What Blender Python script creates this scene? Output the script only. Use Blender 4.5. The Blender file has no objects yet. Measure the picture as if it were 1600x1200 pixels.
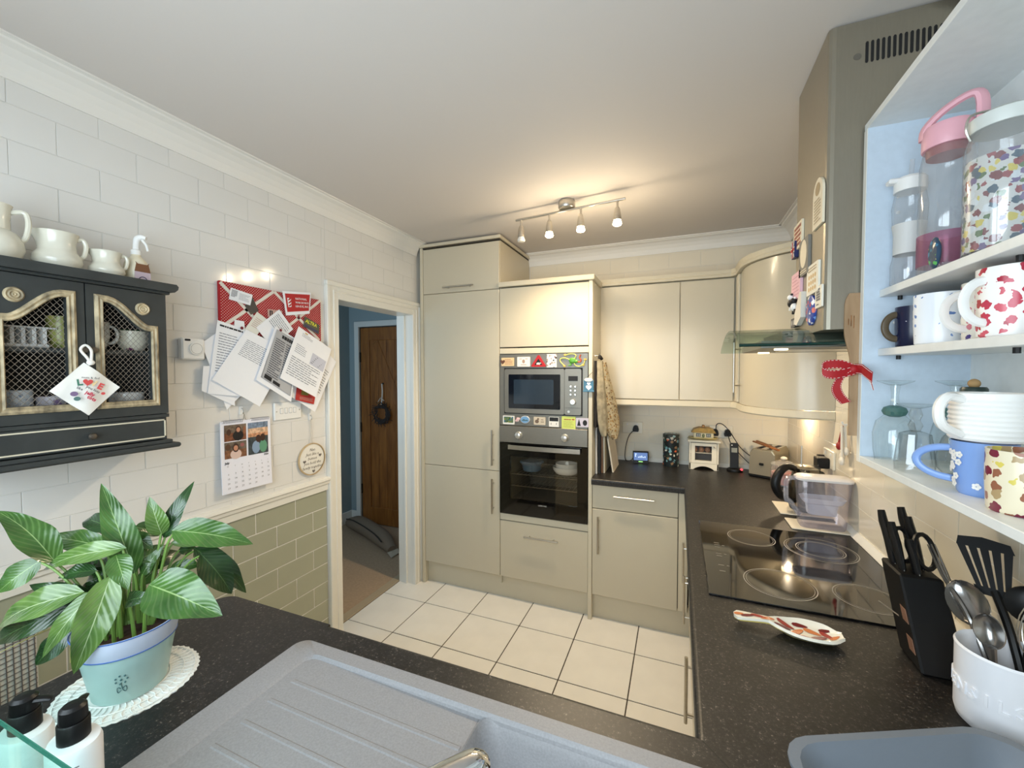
import bpy, math, random
from mathutils import Vector, Matrix
random.seed(7)
scene = bpy.context.scene
C = scene.collection
PI = math.pi
# ---------------------------------------------------------------- camera
cam_d = bpy.data.cameras.new('camera'); cam = bpy.data.objects.new('camera', cam_d); C.objects.link(cam)
cam_d.sensor_fit = 'HORIZONTAL'; cam_d.sensor_width = 36.0; cam_d.lens = 644.42/1600*36
cam_d.clip_start = 0.02
YAW, PIT, ROL = .384, -.0317, -.0018
_f = Vector((-math.sin(YAW)*math.cos(PIT), math.cos(YAW)*math.cos(PIT), math.sin(PIT)))
_r = Vector((math.cos(YAW), math.sin(YAW), 0)); _u = _r.cross(_f)
_r2 = math.cos(ROL)*_r + math.sin(ROL)*_u; _u2 = -math.sin(ROL)*_r + math.cos(ROL)*_u
cam.matrix_world = Matrix(((_r2.x, _u2.x, -_f.x, 0), (_r2.y, _u2.y, -_f.y, 0), (_r2.z, _u2.z, -_f.z, 1.5773), (0, 0, 0, 1)))
scene.camera = cam
# ---------------------------------------------------------------- world, daylight, exposure
w = bpy.data.worlds.new('world'); scene.world = w; w.use_nodes = True
w.node_tree.nodes['Background'].inputs[0].default_value = (.62, .78, 1.0, 1); w.node_tree.nodes['Background'].inputs[1].default_value = 1.1
vs = scene.view_settings; vs.view_transform = 'Standard'; vs.look = 'None'; vs.gamma = 1; vs.use_curve_mapping = False
vs.exposure = 0.30
def area(name, loc, rot, sx, sy, power, col):
    d = bpy.data.lights.new(name, 'AREA'); d.shape = 'RECTANGLE'; d.size = sx; d.size_y = sy; d.energy = power; d.color = col
    o = bpy.data.objects.new(name, d); C.objects.link(o); o.location = loc; o.rotation_euler = rot; return o
def point(name, loc, power, col, r=.02, parent=None, spot=None, rot=(0, 0, 0)):
    d = bpy.data.lights.new(name, 'SPOT' if spot else 'POINT'); d.energy = power; d.color = col; d.shadow_soft_size = r
    if spot: d.spot_size = spot; d.spot_blend = .6
    o = bpy.data.objects.new(name, d); C.objects.link(o); o.location = loc; o.rotation_euler = rot; return o
WARM = (1.0, .80, .54)
# daylight through the big kitchen window behind the camera, and a second one through the hall
area('daylight_window', (-.55, -.42, 1.62), (PI/2, 0, 0), 1.75, 1.1, 42, (.82, .91, 1.0))
area('daylight_hall', (-3.0, 1.35, 1.6), (PI/2, 0, 0), .5, 1.2, 9, (.55, .78, 1.0))

# ---------------------------------------------------------------- helpers
def lin(c):
    def g(x):
        x = x/255.0
        return x/12.92 if x <= .04045 else ((x+.055)/1.055)**2.4
    return (g(c[0]), g(c[1]), g(c[2]), 1)
MATS = {}
class NT:
    def __init__(s, m): s.t = m.node_tree; s.n = s.t.nodes; s.l = s.t.links
    def add(s, ty, **kw):
        n = s.n.new(ty)
        for k, v in kw.items(): setattr(n, k, v)
        return n
    def link(s, a, b): s.l.new(a, b)
    def math(s, op, a, b=None):
        n = s.add('ShaderNodeMath', operation=op)
        for i, q in enumerate((a, b)):
            if q is None: continue
            if hasattr(q, 'links') or hasattr(q, 'is_linked'): s.link(q, n.inputs[i])
            else: n.inputs[i].default_value = q
        return n.outputs[0]
    def mix(s, f, a, b):
        n = s.add('ShaderNodeMix', data_type='RGBA')
        for i, q in ((0, f), (6, a), (7, b)):
            if hasattr(q, 'is_linked'): s.link(q, n.inputs[i])
            else: n.inputs[i].default_value = q
        return n.outputs[2]
    def ramp(s, fac, stops, interp='LINEAR'):
        n = s.add('ShaderNodeValToRGB'); n.color_ramp.interpolation = interp; e = n.color_ramp.elements
        while len(e) < len(stops): e.new(.5)
        for q, (p, c) in zip(e, stops): q.position = p; q.color = c
        s.link(fac, n.inputs[0]); return n.outputs[0]
    def coord(s, which='Object', scale=(1, 1, 1), rot=(0, 0, 0)):
        tc = s.add('ShaderNodeTexCoord'); mp = s.add('ShaderNodeMapping'); mp.inputs['Scale'].default_value = scale; mp.inputs['Rotation'].default_value = rot
        s.link(tc.outputs[which], mp.inputs[0]); return mp.outputs[0]
def mat(name, col, rough=.5, metal=0, spec=.5, noise=None, bump=None, emis=None, coat=0, trans=0, stretch=(1, 1, 1), sss=0):
    if name in MATS: return MATS[name]
    m = bpy.data.materials.new(name); m.use_nodes = True; t = NT(m); b = t.n['Principled BSDF']
    c = lin(col) if max(col) > 1 else (*col, 1)
    b.inputs['Base Color'].default_value = c; b.inputs['Roughness'].default_value = rough; b.inputs['Metallic'].default_value = metal
    b.inputs['Specular IOR Level'].default_value = spec; b.inputs['Coat Weight'].default_value = coat; b.inputs['Coat Roughness'].default_value = .06
    b.inputs['Transmission Weight'].default_value = trans
    co = None
    if noise or bump: co = t.coord('Object', stretch)
    if noise:
        nz = t.add('ShaderNodeTexNoise'); nz.inputs['Scale'].default_value = noise[0]; nz.inputs['Detail'].default_value = 5; t.link(co, nz.inputs[0])
        k = noise[1]
        lo = tuple(max(0, q*(1-k)) for q in c[:3])+(1,); hi = tuple(min(1, q*(1+k)) for q in c[:3])+(1,)
        t.link(t.ramp(nz.outputs[0], ((.3, lo), (.7, hi))), b.inputs['Base Color'])
    if bump:
        nz = t.add('ShaderNodeTexNoise'); nz.inputs['Scale'].default_value = bump[0]; nz.inputs['Detail'].default_value = 3; t.link(co, nz.inputs[0])
        bp = t.add('ShaderNodeBump'); bp.inputs['Strength'].default_value = bump[1]; bp.inputs['Distance'].default_value = .002
        t.link(nz.outputs[0], bp.inputs['Height']); t.link(bp.outputs[0], b.inputs['Normal'])
    if emis:
        b.inputs['Emission Color'].default_value = (*emis[0], 1); b.inputs['Emission Strength'].default_value = emis[1]
    MATS[name] = m; return m
def glass(name, tint=(.96, .98, .97), rough=.02, base=.07, edge=.8, haze=0.0):
    if name in MATS: return MATS[name]
    m = bpy.data.materials.new(name); m.use_nodes = True; t = NT(m); t.n.remove(t.n['Principled BSDF']); out = t.n['Material Output']
    tr = t.add('ShaderNodeBsdfTransparent'); tr.inputs[0].default_value = (*tint, 1)
    gl = t.add('ShaderNodeBsdfGlossy'); gl.inputs['Roughness'].default_value = rough; gl.inputs[0].default_value = (1, 1, 1, 1)
    lw = t.add('ShaderNodeLayerWeight'); lw.inputs[0].default_value = .25
    f = t.math('ADD', t.math('MULTIPLY', t.math('POWER', lw.outputs['Facing'], 3.0), edge), base)
    dk = tuple(q*.55 for q in tint)+(1,); t.link(t.ramp(lw.outputs['Facing'], ((.35, (*tint, 1)), (.95, dk))), tr.inputs[0])
    mx = t.add('ShaderNodeMixShader'); t.link(f, mx.inputs[0]); t.link(tr.outputs[0], mx.inputs[1]); t.link(gl.outputs[0], mx.inputs[2])
    res = mx.outputs[0]
    if haze:
        df = t.add('ShaderNodeBsdfDiffuse'); df.inputs[0].default_value = (*tint, 1)
        m2 = t.add('ShaderNodeMixShader'); m2.inputs[0].default_value = haze; t.link(res, m2.inputs[1]); t.link(df.outputs[0], m2.inputs[2]); res = m2.outputs[0]
    t.link(res, out.inputs[0]); MATS[name] = m; return m
def spots(name, base, cols, scale=40, thr=.32, rough=.25, stretch=(1, 1, 1), rnd=.9, metric='EUCLIDEAN', warp=.35):
    """printed motif: scattered spots in several colours"""
    m = mat(name, base, rough); t = NT(m); b = t.n['Principled BSDF']
    co = t.coord('Object', stretch); v = t.add('ShaderNodeTexVoronoi', distance=metric); v.inputs['Scale'].default_value = scale; v.inputs['Randomness'].default_value = rnd
    nz = t.add('ShaderNodeTexNoise'); nz.inputs['Scale'].default_value = scale*2.2; nz.inputs['Detail'].default_value = 1; t.link(co, nz.inputs[0])
    va = t.add('ShaderNodeVectorMath', operation='MULTIPLY_ADD'); t.link(nz.outputs['Color'], va.inputs[0]); va.inputs[1].default_value = (warp*1.6/scale,)*3; t.link(co, va.inputs[2])
    t.link(va.outputs[0], v.inputs[0])
    sep = t.add('ShaderNodeSeparateColor'); t.link(v.outputs['Color'], sep.inputs[0])
    n = len(cols); cr = t.ramp(sep.outputs[0], [(i/n, lin(c)) for i, c in enumerate(cols)], 'CONSTANT')
    f = t.math('LESS_THAN', v.outputs['Distance'], thr)
    t.link(t.mix(f, lin(base), cr), b.inputs['Base Color']); return m
def wood(name, c1, c2, scale=8, rough=.45, stretch=(1, 1, .12), coat=0):
    m = mat(name, c1, rough, coat=coat); t = NT(m); b = t.n['Principled BSDF']
    co = t.coord('Object', stretch); nz = t.add('ShaderNodeTexNoise'); nz.inputs['Scale'].default_value = scale*6; nz.inputs['Detail'].default_value = 6; nz.inputs['Distortion'].default_value = .6
    t.link(co, nz.inputs[0]); t.link(t.ramp(nz.outputs[0], ((.3, lin(c1)), (.7, lin(c2)))), b.inputs['Base Color']); return m

class MB:
    def __init__(s): s.v = []; s.f = []; s.sm = []; s.mi = []; s.uv = {}; s.m = 0
    def _add(s, vs, fs, smooth=False):
        o = len(s.v); s.v += [Vector(q) for q in vs]
        for q in fs: s.f.append([o+i for i in q]); s.sm.append(smooth); s.mi.append(s.m)
        return s
    def box(s, x0, x1, y0, y1, z0, z1, c=0):
        if x1 < x0: x0, x1 = x1, x0
        if y1 < y0: y0, y1 = y1, y0
        if z1 < z0: z0, z1 = z1, z0
        if c <= 0:
            p = [(x, y, z) for x in (x0, x1) for y in (y0, y1) for z in (z0, z1)]
            return s._add(p, [(0, 1, 3, 2), (4, 6, 7, 5), (0, 4, 5, 1), (2, 3, 7, 6), (0, 2, 6, 4), (1, 5, 7, 3)])
        c = min(c, (x1-x0)*.49, (y1-y0)*.49, (z1-z0)*.49)
        P = {}; vs = []
        X = (x0, x1); Y = (y0, y1); Z = (z0, z1)
        for i in (0, 1):
            for j in (0, 1):
                for k in (0, 1):
                    si, sj, sk = (1, -1)[i], (1, -1)[j], (1, -1)[k]
                    for a, q in (('x', (X[i], Y[j]+sj*c, Z[k]+sk*c)), ('y', (X[i]+si*c, Y[j], Z[k]+sk*c)), ('z', (X[i]+si*c, Y[j]+sj*c, Z[k]))):
                        P[(i, j, k, a)] = len(vs); vs.append(q)
        F = []
        for i in (0, 1):
            q = [P[(i, 0, 0, 'x')], P[(i, 1, 0, 'x')], P[(i, 1, 1, 'x')], P[(i, 0, 1, 'x')]]; F.append(q if i else q[::-1])
            q = [P[(0, i, 0, 'y')], P[(1, i, 0, 'y')], P[(1, i, 1, 'y')], P[(0, i, 1, 'y')]]; F.append(q[::-1] if i else q)
            q = [P[(0, 0, i, 'z')], P[(1, 0, i, 'z')], P[(1, 1, i, 'z')], P[(0, 1, i, 'z')]]; F.append(q if i else q[::-1])
        for i in (0, 1):
            for j in (0, 1):
                F.append([P[(i, j, 0, 'x')], P[(i, j, 1, 'x')], P[(i, j, 1, 'y')], P[(i, j, 0, 'y')]][::(1 if (i == j) else -1)])
                F.append([P[(i, 0, j, 'x')], P[(i, 1, j, 'x')], P[(i, 1, j, 'z')], P[(i, 0, j, 'z')]][::(-1 if (i == j) else 1)])
                F.append([P[(0, i, j, 'y')], P[(1, i, j, 'y')], P[(1, i, j, 'z')], P[(0, i, j, 'z')]][::(1 if (i == j) else -1)])
        for i in (0, 1):
            for j in (0, 1):
                for k in (0, 1):
                    F.append([P[(i, j, k, 'x')], P[(i, j, k, 'y')], P[(i, j, k, 'z')]][::(1 if (i+j+k) % 2 else -1)])
        return s._add(vs, F)
    def lathe(s, prof, c=(0, 0, 0), seg=28, sx=1, sy=1, smooth=True, cap0=True, cap1=True):
        vs = []; n = len(prof)
        for r, z in prof:
            for i in range(seg):
                a = 2*PI*i/seg; vs.append((c[0]+r*sx*math.cos(a), c[1]+r*sy*math.sin(a), c[2]+z))
        F = [(j*seg+i, j*seg+(i+1) % seg, (j+1)*seg+(i+1) % seg, (j+1)*seg+i) for j in range(n-1) for i in range(seg)]
        s._add(vs, F, smooth); o = len(s.v)-len(vs)
        if cap0 and prof[0][0] > 1e-6: s.f.append([o+i for i in range(seg)][::-1]); s.sm.append(False); s.mi.append(s.m)
        if cap1 and prof[-1][0] > 1e-6: s.f.append([o+(n-1)*seg+i for i in range(seg)]); s.sm.append(False); s.mi.append(s.m)
        return s
    def tube(s, path, r, seg=8, caps=True, smooth=True, flat=1.0, up=None):
        path = [Vector(p) for p in path]; n = len(path); R = list(r) if isinstance(r, (list, tuple)) else [r]*n
        if 3 <= n <= 9:      # round off coarse bends
            P_, Q_ = [], []
            for i in range(n-1):
                a, p1, p2, d = path[max(i-1, 0)], path[i], path[i+1], path[min(i+2, n-1)]
                for k in range(4):
                    f = k/4; P_.append(.5*((2*p1)+(-a+p2)*f+(2*a-5*p1+4*p2-d)*f*f+(-a+3*p1-3*p2+d)*f**3)); Q_.append(R[i]*(1-f)+R[i+1]*f)
            path, R = P_+[path[-1]], Q_+[R[-1]]; n = len(path)
        vs = []; prev = None
        for i, p in enumerate(path):
            t = (path[min(i+1, n-1)]-path[max(i-1, 0)]).normalized()
            if prev is None:
                a = Vector(up) if up else (Vector((0, 0, 1)) if abs(t.z) < .9 else Vector((1, 0, 0)))
                u = (a - t*a.dot(t)).normalized()
            else: u = (prev - t*prev.dot(t)).normalized()
            prev = u; w_ = t.cross(u)
            for k in range(seg):
                a = 2*PI*k/seg; vs.append(p + u*(math.cos(a)*R[i]*flat) + w_*(math.sin(a)*R[i]))
        F = [(j*seg+i, j*seg+(i+1) % seg, (j+1)*seg+(i+1) % seg, (j+1)*seg+i) for j in range(n-1) for i in range(seg)]
        s._add(vs, F, smooth); o = len(s.v)-len(vs)
        if caps:
            s.f.append([o+i for i in range(seg)][::-1]); s.sm.append(False); s.mi.append(s.m)
            s.f.append([o+(n-1)*seg+i for i in range(seg)]); s.sm.append(False); s.mi.append(s.m)
        return s
    def prism(s, poly, a, b, axis='z', smooth=False):
        """poly of 2-D points extruded along axis: z:(x,y)  y:(x,z)  x:(y,z)"""
        def P(q, h): return {'z': (q[0], q[1], h), 'y': (q[0], h, q[1]), 'x': (h, q[0], q[1])}[axis]
        n = len(poly); vs = [P(q, a) for q in poly]+[P(q, b) for q in poly]
        s._add(vs, [tuple(range(n))[::-1], tuple(range(n, 2*n))]); o = len(s.v)-2*n
        for i in range(n): s.f.append([o+i, o+(i+1) % n, o+n+(i+1) % n, o+n+i]); s.sm.append(smooth); s.mi.append(s.m)
        return s
    def sphere(s, c, r, seg=16, rings=10):
        if not isinstance(r, (tuple, list)): r = (r, r, r)
        vs = [(c[0], c[1], c[2]-r[2])]
        for j in range(1, rings):
            p = -PI/2+PI*j/rings
            for i in range(seg):
                a = 2*PI*i/seg; vs.append((c[0]+r[0]*math.cos(p)*math.cos(a), c[1]+r[1]*math.cos(p)*math.sin(a), c[2]+r[2]*math.sin(p)))
        vs.append((c[0], c[1], c[2]+r[2])); F = []
        for i in range(seg): F.append((0, 1+(i+1) % seg, 1+i))
        for j in range(rings-2):
            for i in range(seg): F.append((1+j*seg+i, 1+j*seg+(i+1) % seg, 1+(j+1)*seg+(i+1) % seg, 1+(j+1)*seg+i))
        L = len(vs)-1
        for i in range(seg): F.append((L, 1+(rings-2)*seg+i, 1+(rings-2)*seg+(i+1) % seg))
        return s._add(vs, F, True)
    def grid(s, fn, nu, nv, smooth=True, uv=False):
        vs = [fn(i/nu, j/nv) for j in range(nv+1) for i in range(nu+1)]; o = len(s.v)
        F = [(j*(nu+1)+i, j*(nu+1)+i+1, (j+1)*(nu+1)+i+1, (j+1)*(nu+1)+i) for j in range(nv) for i in range(nu)]
        s._add(vs, F, smooth)
        if uv:
            for j in range(nv+1):
                for i in range(nu+1): s.uv[o+j*(nu+1)+i] = (i/nu, j/nv)
        return s
    def sheet(s, fn, nu, nv, th, smooth=True):
        """a closed thin slab following fn(u,v), thickness th"""
        P = [[Vector(fn(i/nu, j/nv)) for i in range(nu+1)] for j in range(nv+1)]
        N = [[None]*(nu+1) for _ in range(nv+1)]
        for j in range(nv+1):
            for i in range(nu+1):
                du = P[j][min(i+1, nu)]-P[j][max(i-1, 0)]; dv = P[min(j+1, nv)][i]-P[max(j-1, 0)][i]
                q = du.cross(dv); N[j][i] = q.normalized() if q.length > 1e-12 else Vector((0, 0, 1))
        W_ = nu+1; A = [P[j][i]+N[j][i]*th/2 for j in range(nv+1) for i in range(nu+1)]; B = [P[j][i]-N[j][i]*th/2 for j in range(nv+1) for i in range(nu+1)]
        n = len(A); F = []
        for j in range(nv):
            for i in range(nu):
                q = (j*W_+i, j*W_+i+1, (j+1)*W_+i+1, (j+1)*W_+i); F.append(q); F.append(tuple(n+k for k in q[::-1]))
        s._add(A+B, F, smooth); o = len(s.v)-2*n
        ed = [j*W_ for j in range(nv, -1, -1)]+[i for i in range(1, nu+1)]+[j*W_+nu for j in range(1, nv+1)]+[nv*W_+i for i in range(nu-1, 0, -1)]
        for k in range(len(ed)):
            a, b = ed[k], ed[(k+1) % len(ed)]; s.f.append([o+b, o+a, o+n+a, o+n+b]); s.sm.append(False); s.mi.append(s.m)
        return s
    def quad(s, a, b, c, d): return s._add([a, b, c, d], [(0, 1, 2, 3)])
    def sweep(s, path, prof, closed_prof=True):
        """horizontal path of (x,y); profile of (offset to the left of travel, z)"""
        n = len(path); vs = []; m = len(prof)
        for i in range(n):
            p = Vector(path[i]); d0 = (Vector(path[i])-Vector(path[i-1])).normalized() if i else None
            d1 = (Vector(path[i+1])-Vector(path[i])).normalized() if i < n-1 else None
            if d0 is None: d0 = d1
            if d1 is None: d1 = d0
            n0 = Vector((-d0.y, d0.x)); n1 = Vector((-d1.y, d1.x)); b = (n0+n1).normalized(); k = 1/max(.3, b.dot(n0))
            for o_, z in prof: q = p+b*o_*k; vs.append((q.x, q.y, z))
        F = [(i*m+j, i*m+(j+1) % m, (i+1)*m+(j+1) % m, (i+1)*m+j) for i in range(n-1) for j in range(m)]
        F += [tuple(range(m))[::-1], tuple((n-1)*m+j for j in range(m))]
        return s._add(vs, F)
    def text(s, body, size, M=None, align='LEFT', bold=0.0, extrude=0.0):
        cu = bpy.data.curves.new('lettering', 'FONT'); cu.body = body; cu.size = size; cu.align_x = align; cu.resolution_u = 1; cu.offset = bold; cu.extrude = extrude
        ob = bpy.data.objects.new('lettering', cu); C.objects.link(ob); dg = bpy.context.evaluated_depsgraph_get(); dg.update()
        me = ob.evaluated_get(dg).to_mesh()
        vs = [Vector(q.co) for q in me.vertices]; F = [tuple(p.vertices) for p in me.polygons]
        ob.evaluated_get(dg).to_mesh_clear(); bpy.data.objects.remove(ob); bpy.data.curves.remove(cu)
        if M is not None: vs = [M @ q for q in vs]
        return s._add(vs, F)
    def xf(s, M, start=0):
        for i in range(start, len(s.v)): s.v[i] = M @ s.v[i]
        return s
    def build(s, name, mats, parent=None, origin=None):
        me = bpy.data.meshes.new(name)
        if parent is None:
            if origin is None:
                xs = [q.x for q in s.v]; ys = [q.y for q in s.v]; zs = [q.z for q in s.v]; origin = Vector(((min(xs)+max(xs))/2, (min(ys)+max(ys))/2, min(zs)))
            else: origin = Vector(origin)
        else: origin = WO.get(parent.name, Vector((0, 0, 0)))
        me.from_pydata([q-origin for q in s.v], [], s.f)
        for p, sm, mi in zip(me.polygons, s.sm, s.mi): p.use_smooth = sm; p.material_index = mi
        if any(s.sm) and not s.uv: me.set_sharp_from_angle(angle=math.radians(38))
        if s.uv:
            ul = me.uv_layers.new(name='UVMap')
            for lp in me.loops: ul.data[lp.index].uv = s.uv.get(lp.vertex_index, (0, 0))
        if not isinstance(mats, (list, tuple)): mats = [mats]
        for m in mats: me.materials.append(m)
        o = bpy.data.objects.new(name, me); C.objects.link(o)
        if parent is None: o.location = origin
        else: o.parent = parent
        WO[o.name] = Vector(origin)
        return o
WO = {}     # world origin that part coordinates are taken from; zero for things built in their own frame
def thing(name, label, cat, loc=(0, 0, 0), group=None, rotz=None):
    o = bpy.data.objects.new(name, None); C.objects.link(o); o.location = loc; o['label'] = label; o['category'] = cat; o.empty_display_size = .05
    if group: o['group'] = group
    if rotz is None: WO[o.name] = Vector(loc)          # parts come in world coordinates
    else: o.rotation_euler = (0, 0, rotz); WO[o.name] = Vector((0, 0, 0))   # parts come in the thing's own coordinates
    return o
def tag(o, label, cat, group=None):
    o['label'] = label; o['category'] = cat
    if group: o['group'] = group
    return o
def struct(o): o['kind'] = 'structure'; return o
def frame(o, u, v):
    u = Vector(u).normalized(); v = Vector(v).normalized(); n = u.cross(v)
    return Matrix(((u.x, v.x, n.x, o[0]), (u.y, v.y, n.y, o[1]), (u.z, v.z, n.z, o[2]), (0, 0, 0, 1)))
def FL(y, z, x): return frame((x, y, z), (0, 1, 0), (0, 0, 1))        # faces +x (left wall)
def FB(x, z, y): return frame((x, y, z), (1, 0, 0), (0, 0, 1))        # faces -y (back wall, fronts)
def FR(y, z, x): return frame((x, y, z), (0, -1, 0), (0, 0, 1))       # faces -x (right wall)
def rot2(M, a): return M @ Matrix.Rotation(a, 4, 'Z')
def handle(parent, p0, p1, out, r=.006):
    p0 = Vector(p0); p1 = Vector(p1); out = Vector(out); d = (p1-p0); L = d.length; d.normalize(); b = MB()
    b.tube([p0, p1], r, 10)
    for t in (.14, .86): q = p0+d*L*t; b.tube([q, q-out], r*.75, 8)
    return b.build('handle', M_STEEL, parent)
def smoothstep(t): return t*t*(3-2*t)
XL, XR, YB, ZC = -1.797, .67, 3.18, 2.505
WT = .91

# ---------------------------------------------------------------- materials
M_WALL = mat('painted_plaster', (226, 222, 214), .6)
M_CEIL = mat('ceiling_paint', (212, 206, 201), .7, bump=(60, .05))
M_COVE = mat('coving_paint', (232, 229, 223), .6)
M_GROUT = mat('white_grout', (222, 220, 214), .8)
M_GROUTG = mat('green_wall_grout', (236, 236, 228), .8)
M_WTILE = mat('white_glazed_tile', (226, 224, 220), .12, noise=(3, .015), coat=.3)
M_CTILE = mat('cream_glazed_tile', (228, 219, 200), .14, noise=(3, .02), coat=.2)
M_GTILE = mat('sage_tile', (163, 164, 143), .22, noise=(4, .03))
M_FTILE = mat('floor_tile', (240, 236, 228), .3, noise=(7, .03))
M_FGROUT = mat('floor_grout', (72, 64, 54), .9)
M_GLOSS = mat('white_gloss_woodwork', (232, 229, 220), .3)
M_CAB = mat('cream_grey_gloss', (198, 189, 168), .34, coat=.12)
M_CABE = mat('cream_edge', (206, 197, 175), .35)
M_GAP = mat('shadow_gap', (60, 55, 45), .8)
M_STEEL = mat('brushed_steel', (196, 192, 184), .28, 1.0, noise=(30, .08), stretch=(1, 1, 14))
M_STEELD = mat('steel_panel', (132, 128, 119), .42, .75, noise=(60, .06), stretch=(1, 1, 20))
M_HOOD = mat('hood_steel', (150, 143, 128), .42, .6, noise=(40, .025), stretch=(6, 6, .5))
M_CHROME = mat('chrome', (225, 228, 232), .05, 1.0)
M_BLACK = mat('black_plastic', (13, 13, 14), .42, spec=.35)
M_BLACKM = mat('black_matt', (20, 20, 22), .6)
M_BGLASS = mat('black_glass', (8, 8, 9), .04, coat=.5)
M_WHITE = mat('white_plastic', (236, 235, 232), .35)
M_CERAM = mat('white_ceramic', (238, 236, 232), .12, coat=.4)
M_PAPER = mat('paper', (238, 239, 243), .8)
M_INK = mat('ink', (70, 72, 80), .8)
M_INKD = mat('dark_ink', (30, 30, 34), .8)
M_RED = mat('red_print', (178, 24, 32), .6)
M_GLASS = glass('clear_glass')
M_GLASSG = glass('green_glass_plate', (.80, .92, .88), .03, .07, .5)
M_PLAST = glass('clear_plastic', (.90, .91, .92), .08, .09, .8, .10)
def mk_worktop():
    m = mat('speckled_worktop', (38, 36, 34), .42); t = NT(m); b = t.n['Principled BSDF']; co = t.coord('Object')
    n1 = t.add('ShaderNodeTexNoise'); n1.inputs['Scale'].default_value = 170; n1.inputs['Detail'].default_value = 4; n1.inputs['Roughness'].default_value = .75; t.link(co, n1.inputs[0])
    n2 = t.add('ShaderNodeTexNoise'); n2.inputs['Scale'].default_value = 22; n2.inputs['Detail'].default_value = 5; t.link(co, n2.inputs[0])
    a = t.ramp(n1.outputs[0], ((.36, lin((15, 14, 14))), (.54, lin((31, 29, 28))), (.62, lin((60, 56, 52))), (.72, lin((150, 143, 133)))))
    k = t.ramp(n2.outputs[0], ((.3, (.55, .55, .55, 1)), (.7, (1.15, 1.12, 1.1, 1))))
    mx = t.add('ShaderNodeMix', data_type='RGBA', blend_type='MULTIPLY'); mx.inputs[0].default_value = 1; t.link(a, mx.inputs[6]); t.link(k, mx.inputs[7])
    t.link(mx.outputs[2], b.inputs['Base Color'])
    bp = t.add('ShaderNodeBump'); bp.inputs['Strength'].default_value = .15; bp.inputs['Distance'].default_value = .001; t.link(n1.outputs[0], bp.inputs['Height']); t.link(bp.outputs[0], b.inputs['Normal'])
    return m
M_TOP = mk_worktop()
# ================================================================ the room
b = MB(); b.box(-1.95, XR+.15, -.3, YB+.15, -.1, -.003); floor = struct(b.build('floor', M_FGROUT))
# floor tiles: a .344 m grid
TS, TX, TY = .344, -1.9324, 2.3396
def piece_mesh(w_, h_, th, c, m, cache={}):
    k = (round(w_, 4), round(h_, 4), th, m.name)
    if k not in cache:
        q = MB().box(-w_/2, w_/2, -h_/2, h_/2, 0, th, c); me = bpy.data.meshes.new('tile'); me.from_pydata(q.v, [], q.f); me.materials.append(m); cache[k] = me
    return cache[k]
def tile_field(parent, name, M, u0, u1, v0, v1, pu, pv, uo, vo, gap, th, m, bond=True, skip=(), c=.0012):
    """M maps (u,v,out) to the world; rows start at vo, joints of row k at uo + half a tile for odd rows"""
    po = WO[parent.name]; k0 = math.floor((v0-vo)/pv)-1
    for k in range(k0, k0+80):
        a0, a1 = max(v0, vo+k*pv), min(v1, vo+(k+1)*pv)
        if a1-a0 < .006: continue
        off = uo+(pu/2 if (bond and k % 2) else 0); j0 = math.floor((u0-off)/pu)-1
        for j in range(j0, j0+80):
            b0, b1 = max(u0, off+j*pu), min(u1, off+(j+1)*pu)
            if b1-b0 < .006: continue
            if any(b0 >= s[0]-.001 and b1 <= s[1]+.001 and a0 >= s[2]-.001 and a1 <= s[3]+.001 for s in skip): continue
            o = bpy.data.objects.new(name, piece_mesh(b1-b0-gap, a1-a0-gap, th, c, m)); C.objects.link(o); o.parent = parent
            Q = M @ Matrix.Translation(((b0+b1)/2, (a0+a1)/2, random.uniform(-.0003, .0003)))
            Q = Q @ Matrix.Rotation(random.uniform(-.0015, .0015), 4, 'X') @ Matrix.Rotation(random.uniform(-.0015, .0015), 4, 'Y')
            o.matrix_local = Matrix.Translation(-po) @ Q
FF = frame((0, 0, -.006), (1, 0, 0), (0, 1, 0))
tile_field(floor, 'floor_tile', FF, -1.9324, .10, .55, 2.70, TS, TS, TX, TY, .006, .006, M_FTILE, bond=False)
b = MB(); b.box(-2.0, -1.935, 1.72, 2.6, -.02, .004, .003); struct(b.build('trim_5', mat('threshold_strip', (176, 160, 134), .4)))
# ceiling and coving
b = MB(); b.box(XL-.15, XR+.15, -.3, YB+.15, ZC, ZC+.1); struct(b.build('ceiling', M_CEIL))
cv = [(0, -.088), (.006, -.088), (.010, -.074), (.016, -.055), (.030, -.034), (.050, -.018), (.072, -.011), (.076, -.006), (.090, -.006), (.090, 0), (0, 0)]
b = MB(); b.prism([(XL+a, ZC+z) for a, z in cv], -.15, 2.57, 'y'); struct(b.build('trim_1', M_COVE))
b = MB(); b.prism([(YB-a, ZC+z) for a, z in cv], -1.13, XR, 'x'); struct(b.build('trim_2', M_COVE))
b = MB(); b.prism([(XR-a, ZC+z) for a, z in cv], 1.72, YB, 'y'); b.prism([(XR-a, ZC+z) for a, z in cv], -.15, 1.37, 'y'); struct(b.build('trim_3', M_COVE))
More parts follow.
